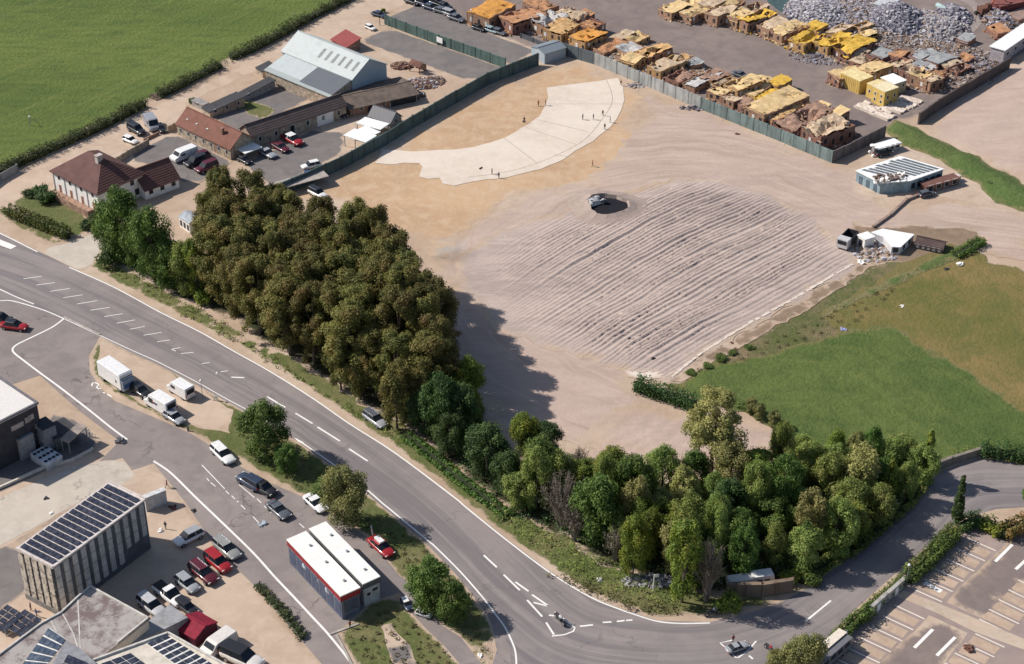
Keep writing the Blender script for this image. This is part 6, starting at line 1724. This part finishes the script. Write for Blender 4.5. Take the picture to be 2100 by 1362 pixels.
C('sedan', 600, 292, 40, 22, RD, 'red car with white roof and bonnet in the sandy yard', extra={'roof': WH}, s=1.15)
C('hatch', 501, 333, 30, 16, BK, 'small black car beside the white carport', s=.85)
C('sedan', 690, 242, 40, -4, BK, 'black car parked against the end of the long farm wing')
C('hatch', 758, 226, -20, -16, NV, 'navy car half hidden behind the dark ribbed shed', s=.9)
C('hatch', 638, 344, -40, 9, WH, 'white hatchback parked above the end of the grey shelter', s=.9)
C('hatch', 633, 366, 8, 22, (.03, .07, .22), 'blue car under the grey shelter by the wall', s=.75)
C('suv', 652, 402, 34, 18, WH, 'white off-road car with black roof on the sand by the shelter', extra={'roof': BK}, s=.9)
for i, (x, y, vx, vy, c, k) in enumerate(((868, 12, 30, 10, NV, 'suv'), (884, 20, 30, 10, NV, 'sedan'), (898, 13, 30, 10, BK, 'suv'), (906, 27, 30, 9, GY, 'sedan'), (925, 33, 30, 10, SI, 'estate'), (936, 42, 30, 10, GY, 'sedan'), (846, 8, 30, 10, BK, 'hatch'), (912, 18, 30, 10, BK, 'hatch'))):
    C(k, x, y, vx, vy, c, '%s in the car cluster above the enclosure, %s' % (('navy off-roader', 'navy saloon', 'black off-roader', 'dark grey saloon', 'silver estate', 'dark grey saloon', 'black hatchback', 'black hatchback')[i], ('second from the left', 'third from the left', 'behind the navy saloon', 'in the middle', 'second from the right', 'rightmost and lowest', 'leftmost', 'furthest back at the right')[i]), group='cars crowded in the upper enclosure')
for x, y, c, lb in ((982, 62, BK, 'black car at the left of three by the enclosure fence'), (1008, 66, (.30, .38, .42), 'pale blue car in the middle of three by the enclosure fence'), (1024, 70, GY, 'dark grey car at the right of three by the enclosure fence')):
    C('hatch', x, y, 30, 10, c, lb, s=.85)
C('sedan', 778, 34, 30, 8, NV, 'dark blue car on the track beside the top end of the green wall', s=.85)
C('hatch', 760, 60, 26, 12, WH, 'white car nose-on at the top end of the sandy yard', s=.7)
C('coupe', 1519, 158, 30, 10, GY, 'dark car on the depot roadway behind the tall pale yellow ruin', s=.9)
C('hatch', 1811, 318, 34, -8, BK, 'black car in the shade of the small white-roofed office', s=.9)
C('hatch', 1900, 404 - 2, 34, -8, GY, 'dark car in front of the brown-roofed shed', s=.8)
C('hatch', 2044, 272, 14, 14, WH, 'small white and blue vehicle alone on the tan spoil ground', s=.6)
# side street
C('sedan', 30, 674, 46, 6, RD, 'red car with a dark roof load at the left edge of the side street', extra={'roof': BK, 'rack': 1})
C('suv', 2, 662, 46, 6, BK, 'black car cut off by the left edge behind the red car')
# box truck
r = empty('box_truck', P(240, 786), ang(240, 786, 52, 36), 'big white box truck with dark windscreen parked on the dirt island', 'truck')
b = prof([(-3.1, .55), (2.9, .55), (2.9, 3.0), (2.7, 3.15), (-3.0, 3.15), (-3.1, 3.0)], 2.3).build('box_body', paint(WH), r); md = b.modifiers.new('b', 'BEVEL'); md.width = .12; md.segments = 3
m = MB(); m.slab([(2.94, -1.05, 2.55), (2.94, 1.05, 2.55), (2.62, 1.0, 3.20), (2.62, -1.0, 3.20)], .05); m.build('windscreen', GLS, r)
m = MB(); m.box(2.9, -1.0, .5, 3.25, 1.0, 2.3); m.build('cab_front', paint((.30, .36, .45)), r)
m = MB(); m.box(3.25, -.75, .9, 3.30, .75, 1.6); m.build('grille', M((.08, .14, .30)), r)
m = MB(); m.box(1.6, 1.13, 1.5, 1.9, 1.17, 2.0); m.build('side_window', GLS, r)
m = MB(); m.box(1.6, -1.17, 1.5, 1.9, -1.13, 2.0); m.build('side_window', GLS, r)
wheels(r, 6, 2.3, .42, (-2.0, 2.2), 't')
for sg in (-1, 1): m = MB(); m.obox((3.28, sg * .85, .75), .08, .25, .2); m.build('headlight', HLM, r)
C('hatch', 289, 808, 36, 24, BK, 'black car with a white bonnet wedged between the white truck and the white step van')
LV = [(-.6, .1, 1.35, M((.10, .09, .16))), (.15, .55, 1.35, M((.42, .10, .10)))]
r = van(330, 838, -46, -28, 5.4, 2.5, 'white step van with small violet and red lettering, parked behind the black car', W=2.1, snout=.8, name='step_van', livery=LV)
C('hatch', 358, 862, 40, 26, SI, 'silver car half hidden behind the step van', s=.95)
van(372, 808, -46, -28, 4.6, 2.2, 'white van with dark rear doors on the dirt island', W=1.9)
C('estate', 458, 938, 40, 38, WH, 'white estate car alone on the side street', s=1.05)
C('suv', 514, 995, -44, -26, NV, 'dark blue off-roader in the lane, nose to the upper left')
C('suv', 541, 1008, 44, 24, BK, 'black off-roader with silver nose touching the dark blue one', s=.95)
C('coupe', 572, 1052, 42, 36, GY, 'dark grey coupe with rear spoiler in the lane')
C('coupe', 648, 1038, 40, 36, WH, 'white coupe with black bonnet scoop beside the island grass')
C('sedan', 782, 1128, 40, 36, RD, 'red car with white roof box on the path beside the island', extra={'box': WH})
C('estate', 770, 866, 40, 30, SI, 'silver estate car with black roof parked on the verge under the trees', extra={'roof': GY, 'rack': 1})
C('hatch', 869, 1262, 24, 8, WH, 'tiny white car on the path by the pair of trees', s=.55)
C('hatch', 834, 1243, 14, 22, NV, 'tiny blue and white vehicle by the shadow of the modular blocks', s=.6, extra={'roof': WH})
# parked row
C('hatch', 388, 1108, -44, 22, WH, 'white hatchback with black glass parked apart above the row', extra={'roof': SI}, s=1.05)
C('estate', 466, 1132, 38, 32, (.28, .28, .27), 'silver-grey estate with roof rails at the right end of the parked row', extra={'rack': 1}, s=1.05)
C('suv', 448, 1160, 38, 32, RD, 'bright red car in the parked row')
C('estate', 418, 1182, 38, 32, MR, 'dark maroon car between the bright red and the small silver car', extra={'rack': 1}, s=1.08)
C('hatch', 385, 1203, 38, 32, SI, 'small silver car in the parked row')
C('pickup', 348, 1226, 38, 30, WH, 'long white pickup in the parked row', s=1.05)
C('suv', 384, 1252, 38, 30, BK, 'black car behind the nose of the long white pickup', s=.8)
C('suv', 312, 1250, 38, 30, (.50, .50, .52), 'pale silver off-roader in the shade of the concrete roof')
van(450, 1330, -34, 24, 4.6, 1.9, 'cream van with dark windows by the red tent', col=(.68, .64, .60))
C('suv', 498, 1358, 40, 18, (.70, .66, .62), 'cream car with black roof panel at the bottom edge', extra={'roof': BK}, s=1.25)
# junction
C('coupe', 1511, 1332, 28, -10, SI, 'silver car standing inside the painted box at the junction', s=.72)
# caravan and trailer
r = empty('caravan', P(1538, 1198), ang(1538, 1198, 60, -8), 'long white caravan among the trees above the brown stone wall', 'caravan'); r.scale = (.85, .7, .75)
b = prof([(-3.6, .5), (3.4, .5), (3.6, 1.0), (3.4, 2.2), (.2, 2.2), (.1, 1.8), (-3.4, 1.8), (-3.6, 1.5)], 2.0).build('body', paint(WH), r)
for xx in (-2.4, -1.2, 1.2, 2.4): m = MB(); m.box(xx - .4, -1.04, 1.1, xx + .4, -1.0, 1.5); m.build('window', GLS, r)
wheels(r, 7, 2.0, .34, (-1.2, 1.8), 'c')
r = empty('trailer', P(1700, 1352), ang(1700, 1352, 44, -38), 'long cream-roofed trailer at the bottom end of the car-park hedge', 'trailer')
b = prof([(-3.4, .5), (3.4, .5), (3.6, 1.4), (3.2, 2.1), (-3.2, 2.1), (-3.5, 1.4)], 2.0).build('body', paint((.16, .16, .17)), r)
m = MB(); m.slab([(-3.3, -.1, 2.3), (3.3, -.1, 2.3), (3.3, 1.1, 2.2), (-3.3, 1.1, 2.2)], .12); m.build('roof', paint((.70, .62, .52)), r)
for xx in (-2.2, -.7, .7, 2.2): m = MB(); m.box(xx - .5, -1.04, 1.2, xx + .5, -1.0, 1.8); m.build('window', GLS, r)
wheels(r, 7, 2.0, .34, (-1.8, 1.8), 'c')
r = empty('notice_stand', P(1732, 1318), ang(1732, 1318, 10, -12), 'blue and white notice stand at the end of the lower hedge', 'sign')
m = MB(); m.box(-.4, -.05, .4, .4, .05, 1.7); m.build('board', M((.12, .18, .30)), r); m = MB(); m.box(-.3, -.07, .9, .3, -.05, 1.5); m.build('poster', WHITE, r); m = MB(); m.box(-.05, -.05, 0, .05, .05, .4); m.build('post', MID, r)
# wrecked truck by the white house
r = empty('wrecked_truck', P(1736, 503), ang(1736, 503, -16, 16), 'wrecked white truck cab with burnt dark bed at the arena edge', 'truck')
m = MB(); m.box(.7, -1, .5, 2.2, 1, 2.1); m.build('cab', paint((.55, .54, .53)), r)
m = MB(); m.box(2.2, -.8, 1.2, 2.24, .8, 1.9); m.build('windscreen', GLS, r)
m = MB(); m.box(-2.4, -1, .5, .7, 1, .8); m.box(-2.4, -1, .8, .7, -.9, 1.9); m.box(-2.4, .9, .8, .7, 1, 1.9); m.box(-2.4, -.9, .8, -2.3, .9, 1.9); m.build('load_bed', DARK, r)
wheels(r, 4.4, 2, .4, (-1.5, 1.4), 'wt')


def motorbike(x, y, vx, vy, col, label, s=1.0):
    r = empty('motorbike', P(x, y), ang(x, y, vx, vy), label, 'motorbike'); r.scale = (s, s, s)
    for xx in (-.72, .72):
        m = MB(); k = 12; rr = .32
        m.tube([(0, -.06, 0), (0, .06, 0)], rr, k); w = m.build('wheel', TYRE, r, (xx, 0, rr)); m = MB(); m.tube([(0, -.07, 0), (0, .07, 0)], .18, 8); m.build('rim', RIM, w)
    m = MB(); m.tube([(-.72, 0, .32), (-.1, 0, .5), (.45, 0, .8), (.72, 0, .32)], .05); m.obox((0, 0, .45), .5, .3, .35); m.build('frame', CHR, r)
    m = MB(); m.tube([(-.05, 0, .82), (.15, 0, .9), (.4, 0, .85)], [.12, .19, .1], 8); m.build('tank', paint(col), r)
    m = MB(); m.tube([(-.75, 0, .82), (-.4, 0, .78), (-.05, 0, .8)], [.09, .15, .12], 8); m.build('seat', DARK, r)
    m = MB(); m.tube([(.3, -.38, 1.02), (.48, 0, .95), (.3, .38, 1.02)], .035); m.build('handlebar', RIM, r)
    return r


motorbike(1148, 1276, 20, 22, (.7, .7, .7), 'black and white motorbike standing in the painted triangle', 1.2)
motorbike(1461, 1262, 24, -6, (.2, .2, .25), 'dark motorbike on the verge below the trees', 1.1)
motorbike(1578, 1336, 16, 14, (.40, .02, .02), 'red motorbike at the bottom edge near the olive trees', 1.0)
motorbike(1922, 1135, 20, -14, (.40, .02, .02), 'red motorbike beside the clipped hedge on the right-hand road', .9)

# ------------------------------------------------------------------ posts, signs and litter
def post(name, label, cat, x, y, yt, top='ball', r=.06, col=None, lean=0):
    h = hz(x, yt, y - yt); o = empty(name, P(x, y), 0, label, cat)
    m = MB(); m.tube([(0, 0, 0), (lean, 0, h)], [r, r * .7]); m.build('pole', col or MID, o)
    m = MB()
    if top == 'ball': m.tube([(0, 0, h), (0, 0, h + .12), (0, 0, h + .3)], [.1, .22, .08], 8); m.build('lamp', WHITE, o)
    elif top == 'cross': m.obox((0, 0, h - .1), 1.6, .08, .1, .5); m.build('crossbar', col or MID, o)
    elif top == 'sign': m.obox((.25, 0, h - .25), .6, .05, .5, .2); m.build('sign_plate', WHITE, o)
    return o


post('street_lamp', 'thin street lamp with white head beside the dashed road line', 'lamp', 416, 818, 782)
post('sign_post', 'leaning white post next to the red car with the roof box', 'post', 766, 1104, 1078, None, .12, WHITE, -.25)
post('telegraph_pole', 'short telegraph pole with crossbar by the right-hand road', 'pole', 1830, 1054, 1034, 'cross')
post('sign_post', 'grey post with small plate in the rubble under the roadside trees', 'sign', 1340, 1212, 1178, 'sign', .1, WFR)
post('street_lamp', 'lamp post at the top of the enclosure near the crowded cars', 'lamp', 967, 52, 22, 'ball', .05)
post('street_lamp', 'thin lamp post between the two hedges of the car park', 'lamp', 1858, 1200, 1160, 'ball', .05)
post('utility_pole', 'dark pole behind the sandy yard at the end of the green wall', 'pole', 779, 52, 26, 'cross', .08, DARK)
post('mast', 'thin black mast inside the haul loop at the top', 'mast', 2000, 46, 8, None, .06, DARK)
post('sign_post', 'short barrier post on the island by the step van', 'post', 440, 822, 812, 'sign', .06, DARK)
for i, (x, y) in enumerate(((386, 884), (536, 946))): post('bollard', 'small dark %s on the dirt edge of the side street' % ('bin' if i == 0 else 'bollard'), 'bollard', x, y, y - 10, None, .16, DGREY)
# wooden steps through the hedge, aerial toys and drums
r = empty('steps', P(318, 200), ang(318, 200, 18, 14), 'wooden steps and rail where the long hedge is broken', 'steps')
for i in range(6): m = MB(); m.obox((-1.2 + i * .5, 0, .25), .3, 1.3, .12); m.build('step', M((.20, .14, .11)), r)
r = empty('goal_post', P(62, 258), .4, 'small white-topped post lying at the edge of the green field', 'post')
m = MB(); m.tube([(0, 0, 0), (.1, 0, 1.8)], .06); m.tube([(.1, 0, 1.6), (1.6, 1, .1)], .04); m.build('strut', MID, r); m = MB(); m.obox((.1, 0, 1.9), .3, .3, .25); m.build('cap', WHITE, r)
r = empty('hut_frame_store', P(857, 146), ang(857, 146, 30, 10), 'rusty open hut frame with pitched top in the sandy yard', 'hut'); r.name = 'rusty_hut'
m = MB()
for a in (-1.3, 1.3):
    for b in (-1, 1): m.box(a - .08, b - .08, 0, a + .08, b + .08, 1.6)
m.build('post', RUST, r)
m = MB(); m.slab([(-1.5, -1.2, 1.6), (1.5, -1.2, 1.6), (1.5, 0, 2.3), (-1.5, 0, 2.3)], .08); m.build('roof', RUST, r)
m = MB(); m.box(-1.3, .95, 0, 1.3, 1.05, 1.5); m.build('back_panel', M((.08, .05, .04)), r)
r = empty('gas_tank', P(802, 186), ang(802, 186, 22, -8), 'red and white cylinder tank lying in the sandy yard', 'tank')
m = MB(); m.tube([(-1.0, 0, .5), (.9, 0, .5)], .42, 12); m.build('shell', M((.42, .14, .11)), r); m = MB(); m.tube([(-1.3, 0, .5), (-1.0, 0, .5)], [.2, .43], 12); m.build('end_cap', WHITE, r)
m = MB(); m.tube([(0, 0, 0), (0, 0, .5), (0, 0, .8)], [.6, .7, .3], 10); tag(m.build('drum', WHITE, None, P(1040, 152)), 'white drum at the foot of the shaded green wall', 'drum')
m = MB(); m.tube([(0, 0, 0), (0, 0, .9), (0, 0, 1.3)], [.5, .55, .2], 10); tag(m.build('drum', WHITE, None, P(1030, 47)), 'white round tank beside the brown-roofed ruin', 'tank')
rnd = random.Random(21)
for i, (x, y, s, mt, lb) in enumerate(((1729, 676, .35, M((.35, .38, .60)), 'small violet-blue sheet on the bank above the meadow'), (1851, 629, .3, WHITE, 'small white sheet on the dry grass'), (1966, 543, .5, WHITE, 'white sheet beside the lane on the dry grass'), (1941, 553, .35, DARK, 'dark lump just below the white sheet on the dry grass'),
                                       (1766, 538, .6, WHITE, 'torn white sheet at the corner of the raked sand'), (985, 346, .3, DARK, 'dark sack on the pale concrete pad'), (1500, 705, .3, RUST, 'rusty lump at the foot of the brown bank'), (1508, 716, .3, RUST, 'second rusty lump nearer the meadow bushes'),
                                       (1512, 275, .35, RUST, 'rusty sheet on the sand below the teal wall'), (1230, 1190, .3, WHITE, 'white scrap in the weeds of the road bend'), (537, 1078, .45, GREYM2, 'crumpled grey object lying on the lane dashes'), (1085 - 10, 250, .25, RUST, 'small rusty stone left of the concrete pad'),
                                       (1989, 1330, .6, RUST, 'rusty drain frame on the car park crossing'), (988, 1345, .35, WHITE, 'white scrap on the island tip'), (104, 1052, .25, WHITE, 'white ball-shaped bin on the old concrete'), (96, 1023, .3, DARK, 'dark drain cover on the old concrete'),
                                       (246, 906, .6, DGREY, 'dark bins beside the mesh awning'), (352, 1042, .4, RUST, 'reddish heap of crates behind the solar-roofed block'), (394, 1048, .3, DARK, 'dark scrap near the crates behind the solar-roofed block'), (330, 1088, .3, WHITE, 'white lump by the corner of the solar-roofed block'))):
    m = MB()
    for _ in range(6): m.chunk((rnd.uniform(-s, s), rnd.uniform(-s, s), s * .3), s * rnd.uniform(.4, .8), rnd, 0, .4)
    tag(m.build('scrap', mt, None, P(x, y)), lb, 'scrap')
for i, (x, y) in enumerate(((1287, 699), (1335, 739))):
    m = MB(); m.obox((0, 0, .12), 2.0 if i else 1.1, .2, .2, .3); m.obox((.3, .1, .3), .5, .3, .3, .3); tag(m.build('iron_beam', DARK, None, P(x, y)), ('short dark beam lying on the raked sand', 'long dark beam with a block lying near the chalk patch')[i], 'beam')

# hole in the sand with a wreck
c = P(1246, 428); K_ = 30; rnd = random.Random(3)
hole = MB(); fl = []
ringz = []
for i in range(K_):
    t = 2 * math.pi * i / K_; rr = 1 + .10 * math.sin(3 * t + 1) + rnd.uniform(-.06, .06); hgt = 1.05 + .25 * math.cos(t - 2.2) + rnd.uniform(-.08, .08)
    ringz.append((math.cos(t) * 3.6 * rr, math.sin(t) * 3.3 * rr, hgt))
for i in range(K_):
    a, b = ringz[i], ringz[(i + 1) % K_]
    k = lambda p, f, z: (p[0] * f, p[1] * f, z)
    hole.face([k(a, 2.0, .2), k(b, 2.0, .2), k(b, 1.35, b[2] * .6), k(a, 1.35, a[2] * .6)])
    hole.face([k(a, 1.35, a[2] * .6), k(b, 1.35, b[2] * .6), k(b, 1, b[2]), k(a, 1, a[2])])
    hole.face([k(a, 1, a[2]), k(b, 1, b[2]), k(b, .93, .50), k(a, .93, .50)])
ho = hole.build('pit_rim', G_RIM, None, c)
tag(ho, None, None, None, 'structure')
m = MB(); m.face([(p[0] * .95, p[1] * .95, .52) for p in ringz]); tag(m.build('pit_floor', M((.010, .010, .016), .95), None, c), None, None, None, 'structure')
r = empty('wreck', c + Vector((-2.3, .9, .5)), .5, 'crumpled white wreck sticking out of the dark pit in the sand', 'wreck')
m = MB(); rnd = random.Random(8)
m.hexa([(-1.4, -.8, 0), (1.4, -.7, 0), (1.2, .8, 0), (-1.2, .9, 0)], [(-1.0, -.6, .9), (.9, -.5, .7), (.8, .6, 1.1), (-.9, .7, .8)])
for _ in range(14): m.chunk((rnd.uniform(-1.4, 1.2), rnd.uniform(-.9, .9), rnd.uniform(.6, 1.1)), rnd.uniform(.15, .4), rnd, 0, .4)
m.build('body', paint((.5, .49, .49)), r)
m = MB(); m.obox((1.5, -.7, .5), .9, .6, .5, .4); m.build('bumper', DGREY, r)


# ------------------------------------------------------------------ people
def human(key, pose):
    J = {'hip': (0, 0, .95), 'ch': (0, 0, 1.32), 'nk': (0, 0, 1.50), 'hd': (.02, 0, 1.62), 'ht': (.02, 0, 1.74)}
    w = .35 if pose == 'walk' else .06
    V = [(0, 0, .95), (0, 0, 1.15), (0, 0, 1.36), (0, 0, 1.50), (.02, 0, 1.60), (.02, 0, 1.70),
         (0, .18, 1.42), (w * .3, .24, 1.14), (w * .7, .25, .90), (0, -.18, 1.42), (-w * .3, -.24, 1.14), (w * .2, -.25, .90),
         (0, .09, .90), (w * .5, .10, .50), (w, .10, .08), (w + .16, .10, .04), (0, -.09, .90), (-w * .2, -.10, .50), (-w, -.10, .08), (-w + .16, -.10, .04)]
    Rd = [.15, .13, .16, .06, .10, .085, .065, .048, .038, .065, .048, .038, .09, .062, .045, .04, .09, .062, .045, .04]
    E = [(0, 1), (1, 2), (2, 3), (3, 4), (4, 5), (2, 6), (6, 7), (7, 8), (2, 9), (9, 10), (10, 11), (0, 12), (12, 13), (13, 14), (14, 15), (0, 16), (16, 17), (17, 18), (18, 19)]
    me = bpy.data.meshes.new('body'); me.from_pydata(V, E, [])
    o = bpy.data.objects.new('body', me); COL.objects.link(o)
    md = o.modifiers.new('skin', 'SKIN')
    for i, v in enumerate(me.skin_vertices[0].data): v.radius = (Rd[i], Rd[i] * (1.25 if i < 3 else 1)); v.use_root = i == 0
    o.modifiers.new('s', 'SUBSURF').levels = 1
    bpy.context.view_layer.update()
    out = bpy.data.meshes.new_from_object(o.evaluated_get(bpy.context.evaluated_depsgraph_get()))
    bpy.data.objects.remove(o)
    return out


HM = {k: human(k, k) for k in ('stand', 'walk')}
SKIN = M((.42, .26, .19), .6)


def person(x, y, shirt, legs, label, pose='stand', a=0):
    r = empty('person', P(x, y), a, label, 'person'); r.scale = (.75, .75, .75)
    me = HM[pose].copy(); me.materials.clear()
    for m_ in (M(legs, .8), M(shirt, .8), SKIN): me.materials.append(m_)
    for p in me.polygons: c = p.center.z; p.material_index = 0 if c < .98 else 1 if c < 1.47 and not (c < 1.0) else 2; p.use_smooth = True
    b = bpy.data.objects.new('body', me); b.parent = r; COL.objects.link(b)
    m = MB(); m.tube([(0, 0, 1.66), (0, 0, 1.73), (-.01, 0, 1.80)], [.105, .108, .04], 8); m.build('hair', M((.05, .035, .03)), r)


for i, (x, y, s_, l_, lb, ps) in enumerate(((1119, 217, (.05, .05, .10), (.04, .04, .06), 'person in dark clothes standing at the inner corner of the concrete pad', 'stand'), (1104, 218, (.45, .10, .06), (.08, .07, .07), 'person in a red top just off the inner edge of the pad', 'walk'),
                                            (1195, 246, (.05, .05, .07), (.05, .05, .06), 'person in dark clothes in the middle of the pad, left of two', 'stand'), (1217, 246, (.07, .07, .08), (.04, .04, .05), 'person in dark clothes in the middle of the pad, right of two', 'walk'),
                                            (1236, 238, (.25, .2, .2), (.06, .06, .07), 'person on the long seam of the pad', 'walk'), (1251, 252, (.10, .2, .3), (.06, .06, .08), 'person in a blue top at the outer rim of the pad', 'stand'),
                                            (1240, 266, (.06, .06, .06), (.05, .05, .05), 'person in black at the outer rim of the pad', 'walk'), (1009, 358, (.12, .10, .10), (.05, .05, .05), 'person standing near the lower edge of the pad', 'stand'),
                                            (1023, 366, (.10, .05, .05), (.06, .05, .05), 'person in brown at the very lower edge of the pad', 'stand'), (1273, 176, (.40, .12, .08), (.2, .15, .12), 'person in a red top where the pad meets the wall', 'walk'),
                                            (1215, 342, (.35, .10, .08), (.10, .08, .08), 'person in a reddish top on the sand below the pad', 'walk'), (1075, 252, (.10, .08, .08), (.05, .05, .05), 'person on the sand left of the pad', 'stand'),
                                            (64, 1252, (.05, .07, .20), (.25, .04, .05), 'person in blue and red by the solar tables', 'stand'), (76, 1265, (.06, .10, .35), (.05, .05, .07), 'person in bright blue by the solar tables', 'walk'),
                                            (718, 1288, (.35, .05, .05), (.05, .05, .06), 'person in red on the kerb below the modular blocks', 'stand'), (184, 896, (.5, .5, .5), (.05, .10, .12), 'person in a white top next to the bins by the awning', 'stand'),
                                            (1503, 1318, (.25, .03, .03), (.06, .05, .05), 'person in dark red behind the silver car in the painted box', 'stand'), (343, 1000, (.30, .04, .04), (.12, .05, .05), 'person in red on the pale yard behind the white screen', 'walk'),
                                            (340, 1085, (.06, .06, .07), (.05, .05, .06), 'person in black by the corner of the solar-roofed block', 'stand'))):
    person(x, y, s_, l_, lb, ps, i * 1.3)

# ------------------------------------------------------------------ drifting dust or smoke
sm_ = bpy.data.materials.new('smoke'); sm_.use_nodes = True; t = sm_.node_tree; t.nodes.clear()
out = t.nodes.new('ShaderNodeOutputMaterial'); pv = t.nodes.new('ShaderNodeVolumePrincipled'); t.links.new(pv.outputs[0], out.inputs['Volume'])
pv.inputs['Color'].default_value = (1, 1, 1, 1)
tc = t.nodes.new('ShaderNodeTexCoord'); nz = t.nodes.new('ShaderNodeTexNoise'); nz.inputs['Scale'].default_value = 1.6; nz.inputs['Detail'].default_value = 4; t.links.new(tc.outputs['Object'], nz.inputs['Vector'])
ln = t.nodes.new('ShaderNodeVectorMath'); ln.operation = 'LENGTH'; t.links.new(tc.outputs['Object'], ln.inputs[0])
mr = t.nodes.new('ShaderNodeMapRange'); t.links.new(ln.outputs['Value'], mr.inputs['Value']); mr.inputs['From Min'].default_value = 1; mr.inputs['From Max'].default_value = .2; mr.inputs['To Max'].default_value = 1
m2 = t.nodes.new('ShaderNodeMapRange'); t.links.new(nz.outputs['Fac'], m2.inputs['Value']); m2.inputs['From Min'].default_value = .42; m2.inputs['From Max'].default_value = .7
mm = t.nodes.new('ShaderNodeMath'); mm.operation = 'MULTIPLY'; t.links.new(mr.outputs[0], mm.inputs[0]); t.links.new(m2.outputs[0], mm.inputs[1])
m3 = t.nodes.new('ShaderNodeMath'); m3.operation = 'MULTIPLY'; t.links.new(mm.outputs[0], m3.inputs[0]); m3.inputs[1].default_value = .5; t.links.new(m3.outputs[0], pv.inputs['Density'])
bm = bmesh.new(); bmesh.ops.create_icosphere(bm, subdivisions=3, radius=1); me = bpy.data.meshes.new('smoke'); bm.to_mesh(me); bm.free(); me.materials.append(sm_)
o = bpy.data.objects.new('smoke', me); o.location = P(912, 508, 1.6); o.scale = (4.6, 3.4, 1.6); o.rotation_euler[2] = .4; COL.objects.link(o)
tag(o, 'thin white smoke drifting over the sand right of the grove', 'smoke', None, 'stuff')
